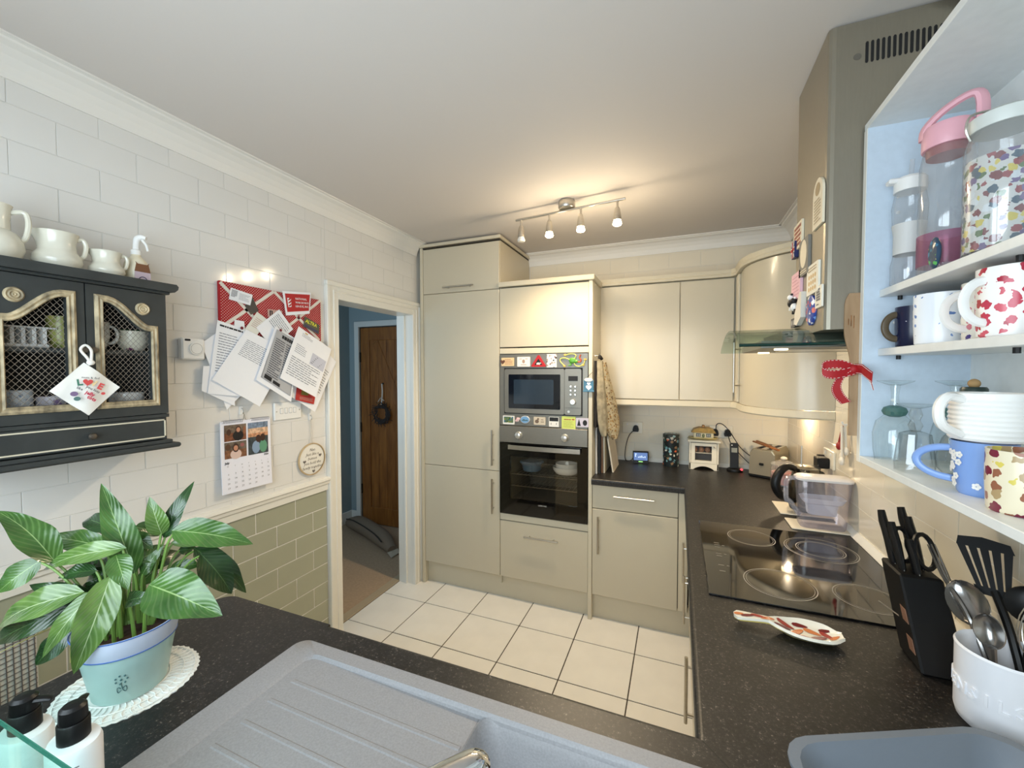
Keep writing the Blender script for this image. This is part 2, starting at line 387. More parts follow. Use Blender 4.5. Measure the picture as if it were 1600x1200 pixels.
# left wall with the doorway
D0, D1, DZ = 1.80, 2.515, 1.99
TH = .0016
b = MB(); xa, xb = XL-.125, XL-TH
b.box(xa, xb, -.3, D0, 0, ZC); b.box(xa, xb, D1, YB+.15, 0, ZC); b.box(xa, xb, D0, D1, DZ, ZC)
wall_left = struct(b.build('wall_left', M_GROUT))
tile_field(wall_left, 'wall_tile', FL(0, 0, XL-TH), .05, 1.722, .99, 2.42, .204, .1025, 1.087, 1.017-.1025*0, .0016, TH, M_WTILE, skip=((.47, .86, 1.35, 1.84),))
tile_field(wall_left, 'wall_tile', FL(0, 0, XL-TH), 1.722, 2.56, 2.068, 2.42, .204, .1025, 1.087, 1.017, .0016, TH, M_WTILE)
tile_field(wall_left, 'green_tile', FL(0, 0, XL-TH), .05, 1.712, .02, .926, .2125, .1035, 1.298-.2125, .827-.1035*8, .0042, TH, M_GTILE)
# dado rail (profile in x,z, run along y)
dd = [(XL-.006, .925), (XL+.008, .925), (XL+.010, .955), (XL+.018, .962), (XL+.020, .975), (XL+.028, .982), (XL+.026, .992), (XL+.012, .998), (XL-.006, .998)]
b = MB(); b.prism(dd, -.1, 1.716, 'y'); struct(b.build('trim_4', M_GLOSS))
# door lining, architrave
b = MB()
for (y0, y1, z0, z1) in ((1.718, 1.806, 0, 2.07), (2.509, 2.597, 0, 2.07), (1.806, 2.509, 1.982, 2.07)):
    b.box(XL-.008, XL+.014, y0, y1, z0, z1, .003)
for (y0, y1, z0, z1) in ((1.715, 1.740, -.001, 2.0495), (2.577, 2.602, -.001, 2.0495), (1.715, 2.602, 2.0496, 2.077)):
    b.box(XL-.004, XL+.022, y0, y1, z0, z1, .004)
for (y0, y1, z0, z1) in ((1.765, 1.775, 0, 2.03), (2.545, 2.553, 0, 2.03), (1.77, 2.55, 2.020, 2.030)):
    b.box(XL, XL+.018, y0, y1, z0, z1, .003)
b.box(XL-.135, XL-.004, 1.79, 1.806, 0, 1.99); b.box(XL-.135, XL-.004, 2.513, 2.53, 0, 1.99); b.box(XL-.135, XL-.004, 1.79, 2.53, 1.982, 2.0)
b.box(XL-.075, XL-.06, 1.8055, 1.818, 0, 1.982, .002); b.box(XL-.075, XL-.06, 2.501, 2.513, 0, 1.982, .002)
struct(b.build('trim_6', M_GLOSS))
# back wall, right wall
b = MB(); b.box(XL-.1, XR+.15, YB+TH, YB+.15, 0, ZC); wall_back = struct(b.build('wall_back', M_GROUT))
tile_field(wall_back, 'wall_tile', FB(0, 0, YB+TH), -1.125, XR, 2.16, 2.42, .206, .103, -.175, 2.305-.103, .0016, TH, M_CTILE)
tile_field(wall_back, 'wall_tile', FB(0, 0, YB+TH), -.495, XR, .93, 1.40, .206, .1025, -.094, 1.145, .0016, TH, M_CTILE)
b = MB(); b.box(XR+TH, XR+.15, -.3, YB+.15, 0, ZC); wall_right = struct(b.build('wall_right', M_GROUT))
FRW = FR(0, 0, XR+TH)      # u = -y
tile_field(wall_right, 'wall_tile', FRW, -YB, -1.15, .93, 1.41, .206, .1025, -2.945, 1.03, .0016, TH, M_CTILE)
tile_field(wall_right, 'wall_tile', FRW, -2.34, -1.70, 1.41, 2.42, .206, .1025, -2.945, 1.03, .0016, TH, M_CTILE)
tile_field(wall_right, 'wall_tile', FRW, -1.15, -.25, .93, 1.36, .206, .1025, -2.945, 1.03, .0016, TH, M_CTILE)
# white seal strip where worktop meets the walls
M_SEAL = mat('white_seal_strip', (236, 233, 224), .35)
b = MB(); b.prism([(YB, .9105), (YB-.022, .9105), (YB-.018, .916), (YB-.005, .934), (YB, .934)], -.495, XR, 'x')
b.prism([(XR, .9105), (XR-.022, .9105), (XR-.018, .916), (XR-.005, .934), (XR, .934)], .0, YB, 'y'); struct(b.build('trim_7', M_SEAL))
# front wall with the window behind the camera
b = MB(); ya, yb = -.30, -.15; wx0, wx1, wz0, wz1 = -1.42, .32, 1.05, 2.16
b.box(XL-.1, wx0, ya, yb, 0, ZC); b.box(wx1, XR+.15, ya, yb, 0, ZC); b.box(wx0, wx1, ya, yb, 0, wz0); b.box(wx0, wx1, ya, yb, wz1, ZC)
struct(b.build('wall_front', M_WALL))
b = MB()
for x0, x1, z0, z1 in ((wx0, wx1, wz0, wz0+.06), (wx0, wx1, wz1-.06, wz1), (wx0, wx0+.06, wz0, wz1), (wx1-.06, wx1, wz0, wz1), (-.58, -.52, wz0, wz1)):
    b.box(x0, x1, -.26, -.20, z0, z1, .006)
win = struct(b.build('window_1', M_WHITE))
for x0, x1 in ((wx0+.06, -.58), (-.52, wx1-.06)):
    MB().box(x0, x1, -.235, -.229, wz0+.06, wz1-.06).build('window_pane', M_GLASS, win)
# hall beyond the doorway
M_HALL = mat('hall_blue_paint', (150, 164, 166), .7)
b = MB(); b.box(-3.35, -3.18, .9, 3.5, 0, 2.5); struct(b.build('wall_hall_left', M_HALL))
b = MB(); b.box(-3.075, -2.19, 3.355, 3.46, 2.08, 2.4); b.box(-3.18, -3.075, 3.355, 3.46, 0, 2.4); b.box(-2.19, XL-.125, 3.355, 3.46, 0, 2.4); b.box(-3.18, XL-.125, 3.46, 3.5, 0, 2.4)
struct(b.build('wall_hall_back', M_HALL))
b = MB(); b.box(-3.35, XL-.125, .9, 3.5, 2.4, 2.5); struct(b.build('ceiling_hall', M_HALL))
b = MB(); b.box(-3.35, XL-.125, .9, 1.0, 0, 2.5); struct(b.build('wall_hall_front', M_HALL))
M_CARPET = mat('beige_carpet', (176, 150, 122), .95, noise=(60, .10), bump=(300, .7))
b = MB(); b.box(-3.35, -2.0, .9, 3.5, -.05, .0); struct(b.build('floor_hall', M_CARPET))
b = MB(); b.box(-3.18, -3.168, 1.0, 3.355, 0, .12, .003); b.box(-3.18, -3.07, 3.343, 3.355, 0, .12, .003); struct(b.build('baseboard_hall', M_GLOSS))
# oak ledged door in the hall
M_OAK = wood('oak', (118, 70, 28), (160, 102, 46), 5, .4)
M_IRON = mat('dark_iron', (52, 46, 40), .45, .8)
dr = struct(bpy.data.objects.new('door_1', None)); C.objects.link(dr); dr.location = (-2.62, 3.36, 0); WO['door_1'] = Vector((-2.62, 3.36, 0))
for i in range(6):
    MB().box(-2.93+i*.103, -2.93+(i+1)*.103-.003, 3.372, 3.398, .02, 2.02, .003).build('door_plank', M_OAK, dr)
MB().box(-3.040, -2.93, 3.360, 3.405, .008, 2.02, .004).build('door_stile', M_OAK, dr)
MB().box(-2.312, -2.205, 3.360, 3.405, .008, 2.02, .004).build('door_stile', M_OAK, dr)
MB().box(-2.93, -2.312, 3.361, 3.404, 1.89, 2.02, .004).build('door_rail', M_OAK, dr)
MB().box(-2.93, -2.312, 3.361, 3.404, .008, .18, .004).build('door_rail', M_OAK, dr)
q = MB(); q.box(0, .09, 3.365, 3.380, 0, 1.25, .004); q.xf(Matrix.Translation((-2.88, 0, 1.8)) @ Matrix.Rotation(math.radians(-25), 4, 'Y') @ Matrix.Translation((0, 0, -1.2))); q.build('door_brace', M_OAK, dr)
for z in (1.72, 1.0, .36): MB().box(-3.062, -3.030, 3.352, 3.362, z-.05, z+.05, .002).build('hinge', M_IRON, dr)
b = MB(); b.box(-3.10, -3.045, 3.335, 3.36, 0, 2.085, .004); b.box(-2.20, -2.145, 3.335, 3.36, 0, 2.085, .004); b.box(-3.10, -2.145, 3.334, 3.361, 2.028, 2.085, .004); struct(b.build('trim_8', M_GLOSS))
# ================================================================ tall units
FY = 2.5696                                       # plane of the door fronts
def door(parent, x0, x1, z0, z1, name='door', y=FY, th=.02, m=None):
    return MB().box(x0+.0015, x1-.0015, y, y+th, z0+.0015, z1-.0015, .0025).build(name, m or M_CAB, parent)
xa, xb, xc, xd = -1.7378, -1.1294, -.521, -.497
t = thing('fridge_cabinet', 'tall cream fridge cabinet with three doors beside the hall doorway', 'cabinet', (-1.45, 2.87, 0))
MB().box(-1.762, xa, FY-.004, YB, 0, 2.47, .002).build('side_panel', M_CABE, t)
MB().box(xb-.018, xb, FY+.02, YB, 2.10, 2.47, .001).build('side_panel', M_CAB, t)
MB().box(xa, xb-.018, FY+.022, YB-.01, .168, 2.46).build('carcass', M_GAP, t)
d = door(t, xa, xb, 2.1332, 2.458); handle(d, (-1.556, 2.538, 2.168), (-1.316, 2.538, 2.168), (0, -.032, 0))
d = door(t, xa, xb, .8899, 2.1332); handle(d, (-1.176, 2.538, .932), (-1.176, 2.538, 1.175), (0, -.032, 0))
d = door(t, xa, xb, .1624, .8899); handle(d, (-1.176, 2.538, .601), (-1.176, 2.538, .839), (0, -.032, 0))
MB().box(-1.765, xb+.014, FY-.016, YB, 2.471, 2.492, .003).build('top_panel', M_CABE, t)
MB().box(-1.762, xb+.002, FY-.002, YB, 2.461, 2.471).build('shadow_gap', M_GAP, t)
MB().box(xa, xb, 2.612, 2.640, 0, .175).build('plinth', M_CABE, t)
t = thing('oven_cabinet', 'tall cream oven housing with a top door, bottom drawer and end panel', 'cabinet', (-.82, 2.87, 0))
MB().box(xc, xd, FY-.006, YB, 0, 2.172, .002).build('end_panel', M_CABE, t)
MB().box(xb, xb+.003, FY+.022, YB-.01, .1, 2.14).build('side_panel', M_CABE, t)
MB().box(xb, xc, YB-.02, YB-.01, .1, 2.14).build('back_panel', M_CABE, t)
door(t, xb, xc, 1.7353, 2.135)
MB().box(xb+.002, xc, FY+.022, YB-.02, 1.75, 2.12).build('carcass', M_GAP, t)
MB().box(xb+.001, xc-.001, FY+.001, FY+.3, 1.692, 1.729, .002).build('rail', M_CABE, t)
MB().box(xb+.001, xc-.001, FY+.001, FY+.3, .5585, .603, .002).build('rail', M_CABE, t)
d = door(t, xb, xc, .1624, .5554, 'drawer'); handle(d, (-.946, 2.538, .472), (-.712, 2.538, .472), (0, -.032, 0))
MB().box(xb+.002, xc, FY+.022, YB-.02, .168, .54).build('carcass', M_GAP, t)
MB().box(xb-.0, xd+.012, FY-.022, YB, 2.139, 2.172, .003).build('top_panel', M_CABE, t)
MB().box(xb, xc, 2.612, 2.640, 0, .175).build('plinth', M_CABE, t)
# ---------------- microwave in its steel trim
t = thing('microwave', 'built-in steel microwave with dark window above the oven', 'microwave', (-.824, 2.75, 1.21))
def ring_prism(b, o, i, y0, y1):   # rectangular ring, outer (x0,x1,z0,z1), inner
    b.box(o[0], o[1], y0, y1, i[3], o[3]); b.box(o[0], o[1], y0, y1, o[2], i[2]); b.box(o[0], i[0], y0, y1, i[2], i[3]); b.box(i[1], o[1], y0, y1, i[2], i[3])
b = MB(); ring_prism(b, (-1.124, -.526, 1.212, 1.688), (-1.094, -.558, 1.29, 1.597), FY-.004, FY+.016); b.build('trim_frame', M_STEELD, t)
MB().box(-1.094, -.558, FY+.002, FY+.38, 1.29, 1.597).build('body', M_BLACKM, t)
def rrect(x0, x1, z0, z1, r, n=5):
    pts = []
    for cx, cz, a0 in ((x1-r, z1-r, 0), (x0+r, z1-r, PI/2), (x0+r, z0+r, PI), (x1-r, z0+r, 1.5*PI)):
        for k in range(n+1): a = a0+PI/2*k/n; pts.append((cx+r*math.cos(a), cz+r*math.sin(a)))
    return pts[::-1]
d = MB().prism(rrect(-1.087, -.674, 1.297, 1.590, .012), FY-.014, FY+.002, 'y').build('door', M_STEELD, t)
MB().prism(rrect(-1.057, -.70, 1.328, 1.554, .006), FY-.0155, FY-.013, 'y').build('window', mat('microwave_glass', (14, 20, 30), .06, coat=.6), d)
MB().prism(rrect(-1.02, -.745, 1.358, 1.52, .006), FY-.0160, FY-.015, 'y').build('window_mesh', mat('microwave_mesh', (40, 54, 68), .12, coat=.4), d)
p = MB().prism(rrect(-.672, -.565, 1.297, 1.590, .012), FY-.014, FY+.002, 'y').build('control_panel', M_STEELD, t)
MB().box(-.647, -.587, FY-.016, FY-.013, 1.513, 1.544).build('display', M_BLACKM, p)
for z in (1.478, 1.453, 1.427):
    for x in (-.631, -.602):
        q = MB(); q.lathe([(.0075, 0), (.0075, .004), (.006, .006)], seg=14); q.xf(FB(x, z, FY-.014)); q.build('button', M_STEEL, p)
q = MB(); q.lathe([(.019, 0), (.019, .012), (.016, .016)], seg=22); q.xf(FB(-.617, 1.381, FY-.014)); q.build('knob', mat('silver_knob', (205, 205, 200), .3, .7), p)
MB().box(-.668, -.568, FY-.0148, FY-.0135, 1.341, 1.3425).build('seam', M_BLACKM, p)
q = MB(); q.lathe([(.008, 0), (.008, .003)], seg=16); q.xf(FB(-.645, 1.318, FY-.014)); q.build('button', M_STEEL, p)
# ---------------- oven
t = thing('oven', 'built-in oven with steel control panel, black glass door and dishes inside', 'oven', (-.824, 2.78, .605))
MB().box(-1.124, -.525, FY-.012, FY+.05, 1.096, 1.208, .002).build('control_panel', M_STEELD, t)
for x in (-.985, -.669):
    q = MB(); q.lathe([(.025, 0), (.025, .006), (.021, .010), (.019, .026), (.016, .028)], seg=24); q.xf(FB(x, 1.149, FY-.012)); k = q.build('knob', mat('silver_knob', (205, 205, 200), .3, .7), t)
    q = MB().box(-.0015, .0015, .002, .017, .028, .0288); q.xf(FB(x, 1.149, FY-.012)); q.build('pointer', M_INK, k)
    q = MB()
    for a in range(0, 330, 36): q.box(-.001, .001, .030, .034, 0, .0006); q.xf(FB(x, 1.149, FY-.012) @ Matrix.Rotation(math.radians(a), 4, 'Z'), len(q.v)-8)
    q.build('dial_mark', M_INK, t)
d = MB(); ring_prism(d, (-1.124, -.525, .609, 1.092), (-1.05, -.589, .712, 1.004), FY-.012, FY+.012); d = d.build('door', M_BGLASS, t)
MB().box(-1.05, -.589, FY-.010, FY-.006, .712, 1.004).build('window', glass('oven_glass', (.92, .90, .86), .03, .05, .4), d)
b = MB(); b.grid(lambda u, v: (-1.053+u*.486, 2.532-.012*math.sin(PI*u), 1.055+.029*v), 12, 1)
b = MB(); b.sheet(lambda u, v: (-1.053+u*.486, 2.536-.010*math.sin(PI*u), 1.055+.029*v), 12, 2, .010)
for x in (-1.03, -.59): b.box(x-.008, x+.008, 2.534, FY-.010, 1.062, 1.077)
b.build('handle', M_STEEL, d)
q = MB().text('LAMONA', .014, FB(-.82, .686, FY-.0126), 'CENTER', .0002); q.build('logo', mat('logo_grey', (170, 170, 168), .5), d)
b = MB(); M_CAV = mat('oven_enamel', (96, 90, 80), .35)
x0, x1, y0, y1, z0, z1 = -1.06, -.58, FY+.014, 3.0, .70, 1.02
b.quad((x0, y1, z0), (x1, y1, z0), (x1, y1, z1), (x0, y1, z1)); b.quad((x0, y0, z0), (x1, y0, z0), (x1, y1, z0), (x0, y1, z0)); b.quad((x0, y0, z1), (x0, y1, z1), (x1, y1, z1), (x1, y0, z1))
b.quad((x0, y0, z0), (x0, y1, z0), (x0, y1, z1), (x0, y0, z1)); b.quad((x1, y0, z0), (x1, y0, z1), (x1, y1, z1), (x1, y1, z0)); b.build('cavity', M_CAV, t)
for z in (.875, .795):
    b = MB(); b.tube([(-1.055, FY+.03, z), (-.585, FY+.03, z)], .003, 6); b.tube([(-1.055, 2.95, z), (-.585, 2.95, z)], .003, 6)
    for i in range(17): x = -1.045+i*.0275; b.tube([(x, FY+.03, z), (x, 2.95, z)], .0014, 5)
    b.build('wire_rack', M_STEEL, t)
# dishes on the top rack
t = thing('pie_dish', 'blue fluted pie dish on the left of the oven rack', 'dish', (-.95, 2.72, .879))
MB().lathe([(.055, 0), (.062, .004), (.072, .05), (.078, .052), (.074, .055), (.066, .05), (.056, .008), (0, .008)], (-.95, 2.72, .879), 28).build('bowl', mat('dish_blue', (92, 116, 138), .3), t)
b = MB(); b.lathe([(.080, .055), (.083, .060), (.076, .070), (.03, .076), (0, .077)], (-.95, 2.72, .879), 40)
for v in b.v:
    a = math.atan2(v.y-2.72, v.x+.95); r = math.hypot(v.y-2.72, v.x+.95)
    if r > .05: k = 1+.03*math.cos(a*20); v.x = -.95+(v.x+.95)*k; v.y = 2.72+(v.y-2.72)*k
b.build('fluted_rim', mat('dish_blue', (92, 116, 138), .3), t)
def bowl(name, label, c, r, h, m, group=None, sx=1.0):
    b = MB().lathe([(r*.72, 0), (r*.8, .004), (r*.97, h*.55), (r, h), (r*.96, h), (r*.92, h*.6), (r*.74, .008), (0, .008)], c, 32, sx); o = b.build(name, m); return tag(o, label, 'dish', group)
bowl('casserole_dish', 'white oval casserole dish on the right of the oven rack, lower of two', (-.70, 2.72, .879), .082, .048, M_CERAM, sx=1.15)
bowl('casserole_dish', 'smaller white oval dish nested in the casserole dish inside the oven', (-.70, 2.72, .889), .066, .062, M_CERAM, sx=1.15)
# ---------------- base unit on the back run
t = thing('base_cabinet', 'cream base cabinet with one drawer over one door beside the oven', 'cabinet', (-.22, 2.87, 0))
MB().box(xd+.002, .03, FY+.022, YB-.02, .168, .868).build('carcass', M_GAP, t)
d = door(t, xd, .006, .716, .868, 'drawer'); handle(d, (-.358, 2.538, .809), (-.125, 2.538, .809), (0, -.032, 0))
d = door(t, xd, .006, .1624, .714); handle(d, (-.455, 2.538, .441), (-.455, 2.538, .674), (0, -.032, 0))
MB().box(.008, .060, FY+.004, FY+.03, .163, .868, .002).build('corner_post', M_CABE, t)
MB().box(xd, .10, 2.612, 2.640, 0, .175).build('plinth', M_CABE, t)
# right run under the hob
XD = .066
spans = ((2.15, 2.555), (1.55, 2.148), (.95, 1.548))
labs = ('cream base cabinet under the hob nearest the corner of the kitchen', 'wide cream base cabinet under the ceramic hob', 'cream base cabinet on the right run beside the sink corner')
for (y0, y1), lb in zip(spans, labs):
    t = thing('base_cabinet', lb, 'cabinet', (.36, (y0+y1)/2, 0), 'right run of base cabinets')
    MB().box(XD+.022, XR-.02, y0+.001, y1-.001, .168, .868).build('carcass', M_GAP, t)
    d = MB().box(XD, XD+.02, y0+.0015, y1-.0015, .1624, .868, .0025).build('door', M_CAB, t)
    handle(d, (XD-.032, y1-.05, .37), (XD-.032, y1-.05, .60), (-.032, 0, 0))
    MB().box(.126, .142, y0, y1, 0, .175).build('plinth', M_CABE, t)
# sink run base cabinets (fronts face the room, away from the camera)
t = thing('sink_base_cabinet', 'cream base cabinets carrying the sink worktop', 'cabinet', (-.5, .45, 0))
for x0, x1 in ((-1.22, -.92), (-.28, .06)): MB().box(x0, x1, .20, .775, .1, .70).build('carcass', M_CABE, t)
MB().box(-1.24, -1.222, .18, .79, 0, .868, .002).build('end_panel', M_CABE, t)
for x0, x1 in ((-1.22, -.75), (-.748, -.28), (-.278, .06)): MB().box(x0+.0015, x1-.0015, .777, .797, .1624, .866, .0025).build('door', M_CAB, t)
MB().box(-1.22, .06, .72, .735, 0, .175).build('plinth', M_CABE, t)
# ================================================================ worktop (U shape)
t = thing('worktop', 'black speckled laminate worktop running round three sides of the kitchen', 'worktop', (0, 1.5, .872))
Z0, Z1 = .872, WT
def slab(rects, name):
    b = MB()
    for x0, x1, y0, y1 in rects: b.box(x0, x1, y0, y1, Z0, Z1)
    return b.build(name, M_TOP, t)
r = .012
slab([(xd+.001, XR, 2.536+r, YB)], 'worktop_panel')
slab([(.036+r, XR, .809-.0, 2.536+r)], 'worktop_panel')
SX0, SX1, SY0, SY1 = -.845, .125, .275, .728        # sink cut-out
b = MB(); arc = [(-1.25+.045-.045*math.cos(a), .809-.045+.045*math.sin(a)) for a in [PI/2*k/6 for k in range(7)]]
b.prism(arc+[(SX0, .809), (SX0, -.15), (-1.25, -.15)], Z0, Z1, 'z')
b.box(SX0, SX1, SY1, .809-r, Z0, Z1); b.box(.036+r, SX1, .809-r, .809, Z0, Z1); b.box(SX0, SX1, -.15, SY0, Z0, Z1); b.box(SX1, XR, -.15, .809, Z0, Z1)
b.build('worktop_panel', M_TOP, t)
# rounded front edges
def nose(b, path):
    prof = [(0, Z0), (0, Z1)]+[(-r*math.sin(a), Z1-r+r*math.cos(a)) for a in [PI/2*k/5 for k in range(6)]]+[(-r, Z0)]
    b.sweep(path, prof[::-1])
b = MB(); nose(b, [(xd+.001, 2.536+r), (.036+r, 2.536+r), (.036+r, .809-r), (SX0, .809-r)]); b.build('front_edge', M_TOP, t)
MB().box(.0, .09, 0, .0012, 0, .0006).xf(Matrix.Translation((.046, .799, WT)) @ Matrix.Rotation(math.radians(-45), 4, 'Z')).build('mitre_joint', M_GAP, t)
# ================================================================ wall cabinets
WY = 2.85
t = thing('wall_cabinet', 'wide cream wall cabinet door next to the oven housing', 'cabinet', (-.25, 3.0, 1.39), 'wall cabinets on the back wall')
MB().box(-.495, .003, WY+.022, YB, 1.39, 2.15).build('carcass', M_CABE, t); MB().box(-.495, -.503, WY+.004, WY+.022, 1.388, 2.15, .001).build('filler', M_CABE, t)
door(t, -.501, .004, 1.388, 2.143, y=WY)
t = thing('wall_cabinet', 'narrower cream wall cabinet beside the curved corner cabinet', 'cabinet', (.16, 3.0, 1.39), 'wall cabinets on the back wall')
MB().box(.005, .32, WY+.022, YB, 1.39, 2.15).build('carcass', M_CABE, t); door(t, .004, .312, 1.388, 2.143, y=WY)
RC = (.669, 2.65); RR = .338
def arcpts(R, n=18, a0=PI, a1=1.5*PI): return [(RC[0]+R*math.cos(a0+(a1-a0)*k/n), RC[1]+R*math.sin(a0+(a1-a0)*k/n)) for k in range(n+1)]
t = thing('curved_cabinet', 'cream corner wall cabinet with a tall bowed gloss door', 'cabinet', (.5, 2.75, 1.39))
MB().prism(arcpts(RR-.022)+[(XR-.001, 2.65), (XR-.001, 2.84), (.353, 2.84)], 1.39, 2.15).build('carcass', M_CABE, t)
b = MB(); pa = arcpts(RR); pb = arcpts(RR-.02); n = len(pa)
b.prism([(x, y) for x, y in [(RC[0]-RR, 2.742)]+pa+pb[::-1]+[(RC[0]-RR+.02, 2.742)]], 1.388, 2.143)
for i, f in enumerate(b.f):
    if len(f) == 4: b.sm[i] = True
d = b.build('curved_door', mat('cream_bowed_gloss', (198, 189, 168), .26, coat=.15), t)
handle(d, (.296, 2.70, 1.45), (.296, 2.70, 1.74), (-.034, 0, 0), .005)
for i in range(5): MB().box(.318+i*.0, .333, 2.752+i*.019, 2.767+i*.019, 1.39, 2.143, .003).build('fluted_strip', M_CABE, t)
path = [(-.496, WY), (.300, WY), (.331, 2.80)]+[(RC[0]-RR, 2.65+.05)]+arcpts(RR)[0:]
t = MB(); t.sweep(path, [(.04, 2.147), (-.020, 2.147), (-.024, 2.158), (-.018, 2.168), (-.026, 2.188), (.04, 2.188)][::-1]); t = tag(t.build('cornice', M_CABE), 'cream cornice along the top of the wall cabinets', 'cornice')
t = MB(); t.sweep(path, [(.012, 1.345), (-.006, 1.345), (-.010, 1.352), (-.004, 1.385), (.012, 1.385)][::-1])
t = tag(t.build('light_pelmet', M_CABE), 'cream pelmet strip under the wall cabinets and curved corner cabinet', 'pelmet')
point('undercabinet_lamp', (.585, 2.72, 1.372), 4.5, WARM, .012)
t = tag(MB().lathe([(.03, 0), (.03, .012), (.026, .014)], (.585, 2.72, 1.376), 20).build('undercabinet_light', mat('lamp_glow', (255, 235, 200), .4, emis=((1, .78, .45), 4))), 'small round warm downlight under the curved corner cabinet', 'light')
# ================================================================ cooker hood
t = thing('cooker_hood', 'steel chimney cooker hood with a curved glass canopy above the hob', 'hood', (.52, 1.6, 1.64))
CX, CY0, CY1 = .37, 1.386, 1.705
b = MB(); c = .016
b.prism([(XR-.001, CY0), (CX+c, CY0), (CX+c*.45, CY0+c*.12), (CX+c*.12, CY0+c*.45), (CX, CY0+c), (CX, CY1-c), (CX+c*.3, CY1-c*.3), (CX+c, CY1), (XR-.001, CY1)], 1.690, ZC-.004)
ch = b.build('chimney', M_HOOD, t)
for i in range(14):
    x = .452+i*.0115
    MB().prism([(x+a*.0032, z) for a, z in ((-1, 2.392), (-.5, 2.389), (.5, 2.389), (1, 2.392), (1, 2.441), (.5, 2.444), (-.5, 2.444), (-1, 2.441))], CY0-.0012, CY0+.004, 'y').build('vent_slot', M_BLACKM, ch)
MB().lathe([(.009, 0), (.009, .0006)], seg=14).xf(FB(.432, 2.41, CY0)).build('cap', M_STEELD, ch)
GY0, GY1, GX = 1.3885, 1.965, .165
def gz(v): return 1.652+.062*(1-(2*v-1)**2)
b = MB(); b.sheet(lambda u, v: (GX+u*(XR-.003-GX), GY0+(GY1-GY0)*v, gz(v)), 1, 20, .007)
b.build('glass_canopy', glass('canopy_glass', (.86, .93, .90), .02, .05, .55), t)
b = MB(); b.tube([(GX, GY0+.001, 1.652), (XR-.004, GY0+.001, 1.652)], .0048, 6); b.build('glass_edge', mat('green_glass_edge', (20, 52, 46), .1), t)
b = MB(); b.prism([(.235, 1.470), (.235, 1.885), (XR-.002, 1.885), (XR-.002, 1.470)], 1.646, 1.668); b.prism([(.30, 1.52), (.30, 1.83), (XR-.002, 1.83), (XR-.002, 1.52)], 1.668, 1.700); b.build('hood_body', M_STEELD, t)
MB().box(.33, .63, 1.58, 1.78, 1.6445, 1.646).build('grease_filter', M_STEEL, t)
for y in (1.535, 1.825):
    MB().lathe([(.019, 0), (.019, .005)], (.30, y, 1.6415), 20).build('lamp', mat('lamp_glow', (255, 235, 200), .4, emis=((1, .78, .45), 4)), t)
point('hood_lamp', (.29, 1.535, 1.630), .5, WARM, .02, spot=2.2); point('hood_lamp', (.29, 1.825, 1.630), .5, WARM, .02, spot=2.2)
# ---------------- magnets on the hood chimney
GM = 'fridge magnets on the cooker hood'
def slabmag(name, label, M, w_, h_, th, m, deco=None, group=GM, r=.003, cat='magnet'):
    b = MB(); b.prism([(x, y) for x, y in rrect(-w_/2, w_/2, -h_/2, h_/2, r, 3)][::-1], 0, th, 'z'); b.xf(M)
    o = b.build(name, m, None, M.translation); tag(o, label, cat, group)
    for nm, mb, mm in (deco or []):
        mb.xf(M @ Matrix.Translation((0, 0, th+.0004))); mb.build(nm, mm, o)
    return o
def flat(polys):
    b = MB()
    for p in polys: b._add([(x, y, 0) for x, y in p], [tuple(range(len(p)))])
    return b
def R4(x0, x1, y0, y1): return [(x0, y0), (x1, y0), (x1, y1), (x0, y1)]
def ell(cx, cy, rx, ry, n=16): return [(cx+rx*math.cos(2*PI*k/n), cy+ry*math.sin(2*PI*k/n)) for k in range(n)]
def lines(x0, x1, y0, y1, n, seed=0, h=.45):
    rr = random.Random(seed); out = []; p = (y1-y0)/n
    for k in range(n):
        y = y1-(k+.5)*p; x = x0; e = x1-(rr.random()*.35*(x1-x0) if rr.random() < .35 else 0)
        while x < e:
            q = min(e, x+(x1-x0)*rr.uniform(.05, .16)); out.append(R4(x, q, y-p*h/2, y+p*h/2)); x = q+(x1-x0)*.022
    return flat(out)
mk = lambda n, c, r=.5: mat(n, c, r)
Mcream = mk('cream_card', (228, 216, 190)); Mblue = mk('mid_blue', (42, 72, 148), .35); Mpink = mk('pink_card', (222, 178, 190)); Mgrey = mk('mid_grey', (110, 110, 112))
hx = CX-.0005
def hm(y, z, a=0): return rot2(FR(y, z, hx), a)
o = MB(); o.prism([(-.045, -.062), (.045, -.062), (.045, .03)]+[(.045*math.cos(a), .03+.045*math.sin(a)) for a in [PI*k/10 for k in range(1, 10)]]+[(-.045, .03)], 0, .006); o.xf(hm(1.437, 2.05)); o = tag(o.build('magnet', Mcream, None, (hx, 1.437, 2.0)), 'arched cream plaque magnet high on the cooker hood', 'magnet', GM)
q = flat([ell(0, .045, .022, .018)]); q2 = lines(-.03, .03, -.05, .02, 8, 3); q.xf(hm(1.437, 2.05) @ Matrix.Translation((0, 0, .0065))); q.build('crest', mk('tan', (172, 148, 110)), o); q2.xf(hm(1.437, 2.05) @ Matrix.Translation((0, 0, .0065))); q2.build('lettering', mk('tan', (172, 148, 110)), o)
slabmag('magnet', 'red and cream square magnet at the left edge of the hood', hm(1.648, 2.025), .10, .085, .006, Mcream, [('print', lines(-.04, .04, -.035, .035, 5, 9, .7), mk('rust', (160, 84, 66)))])
o = slabmag('flag_magnet', 'small union flag magnet sticking out left of the hood', hm(1.680, 1.987), .045, .055, .012, mk('flag_blue', (24, 32, 84)), [('white_stripe', flat([R4(-.0225, .0225, -.009, .009), R4(-.008, .008, -.0275, .0275), [(-.0225, -.0275), (-.017, -.0275), (.0225, .0275), (.017, .0275)], [(.017, -.0275), (.0225, -.0275), (-.017, .0275), (-.0225, .0275)]]), M_WHITE)])
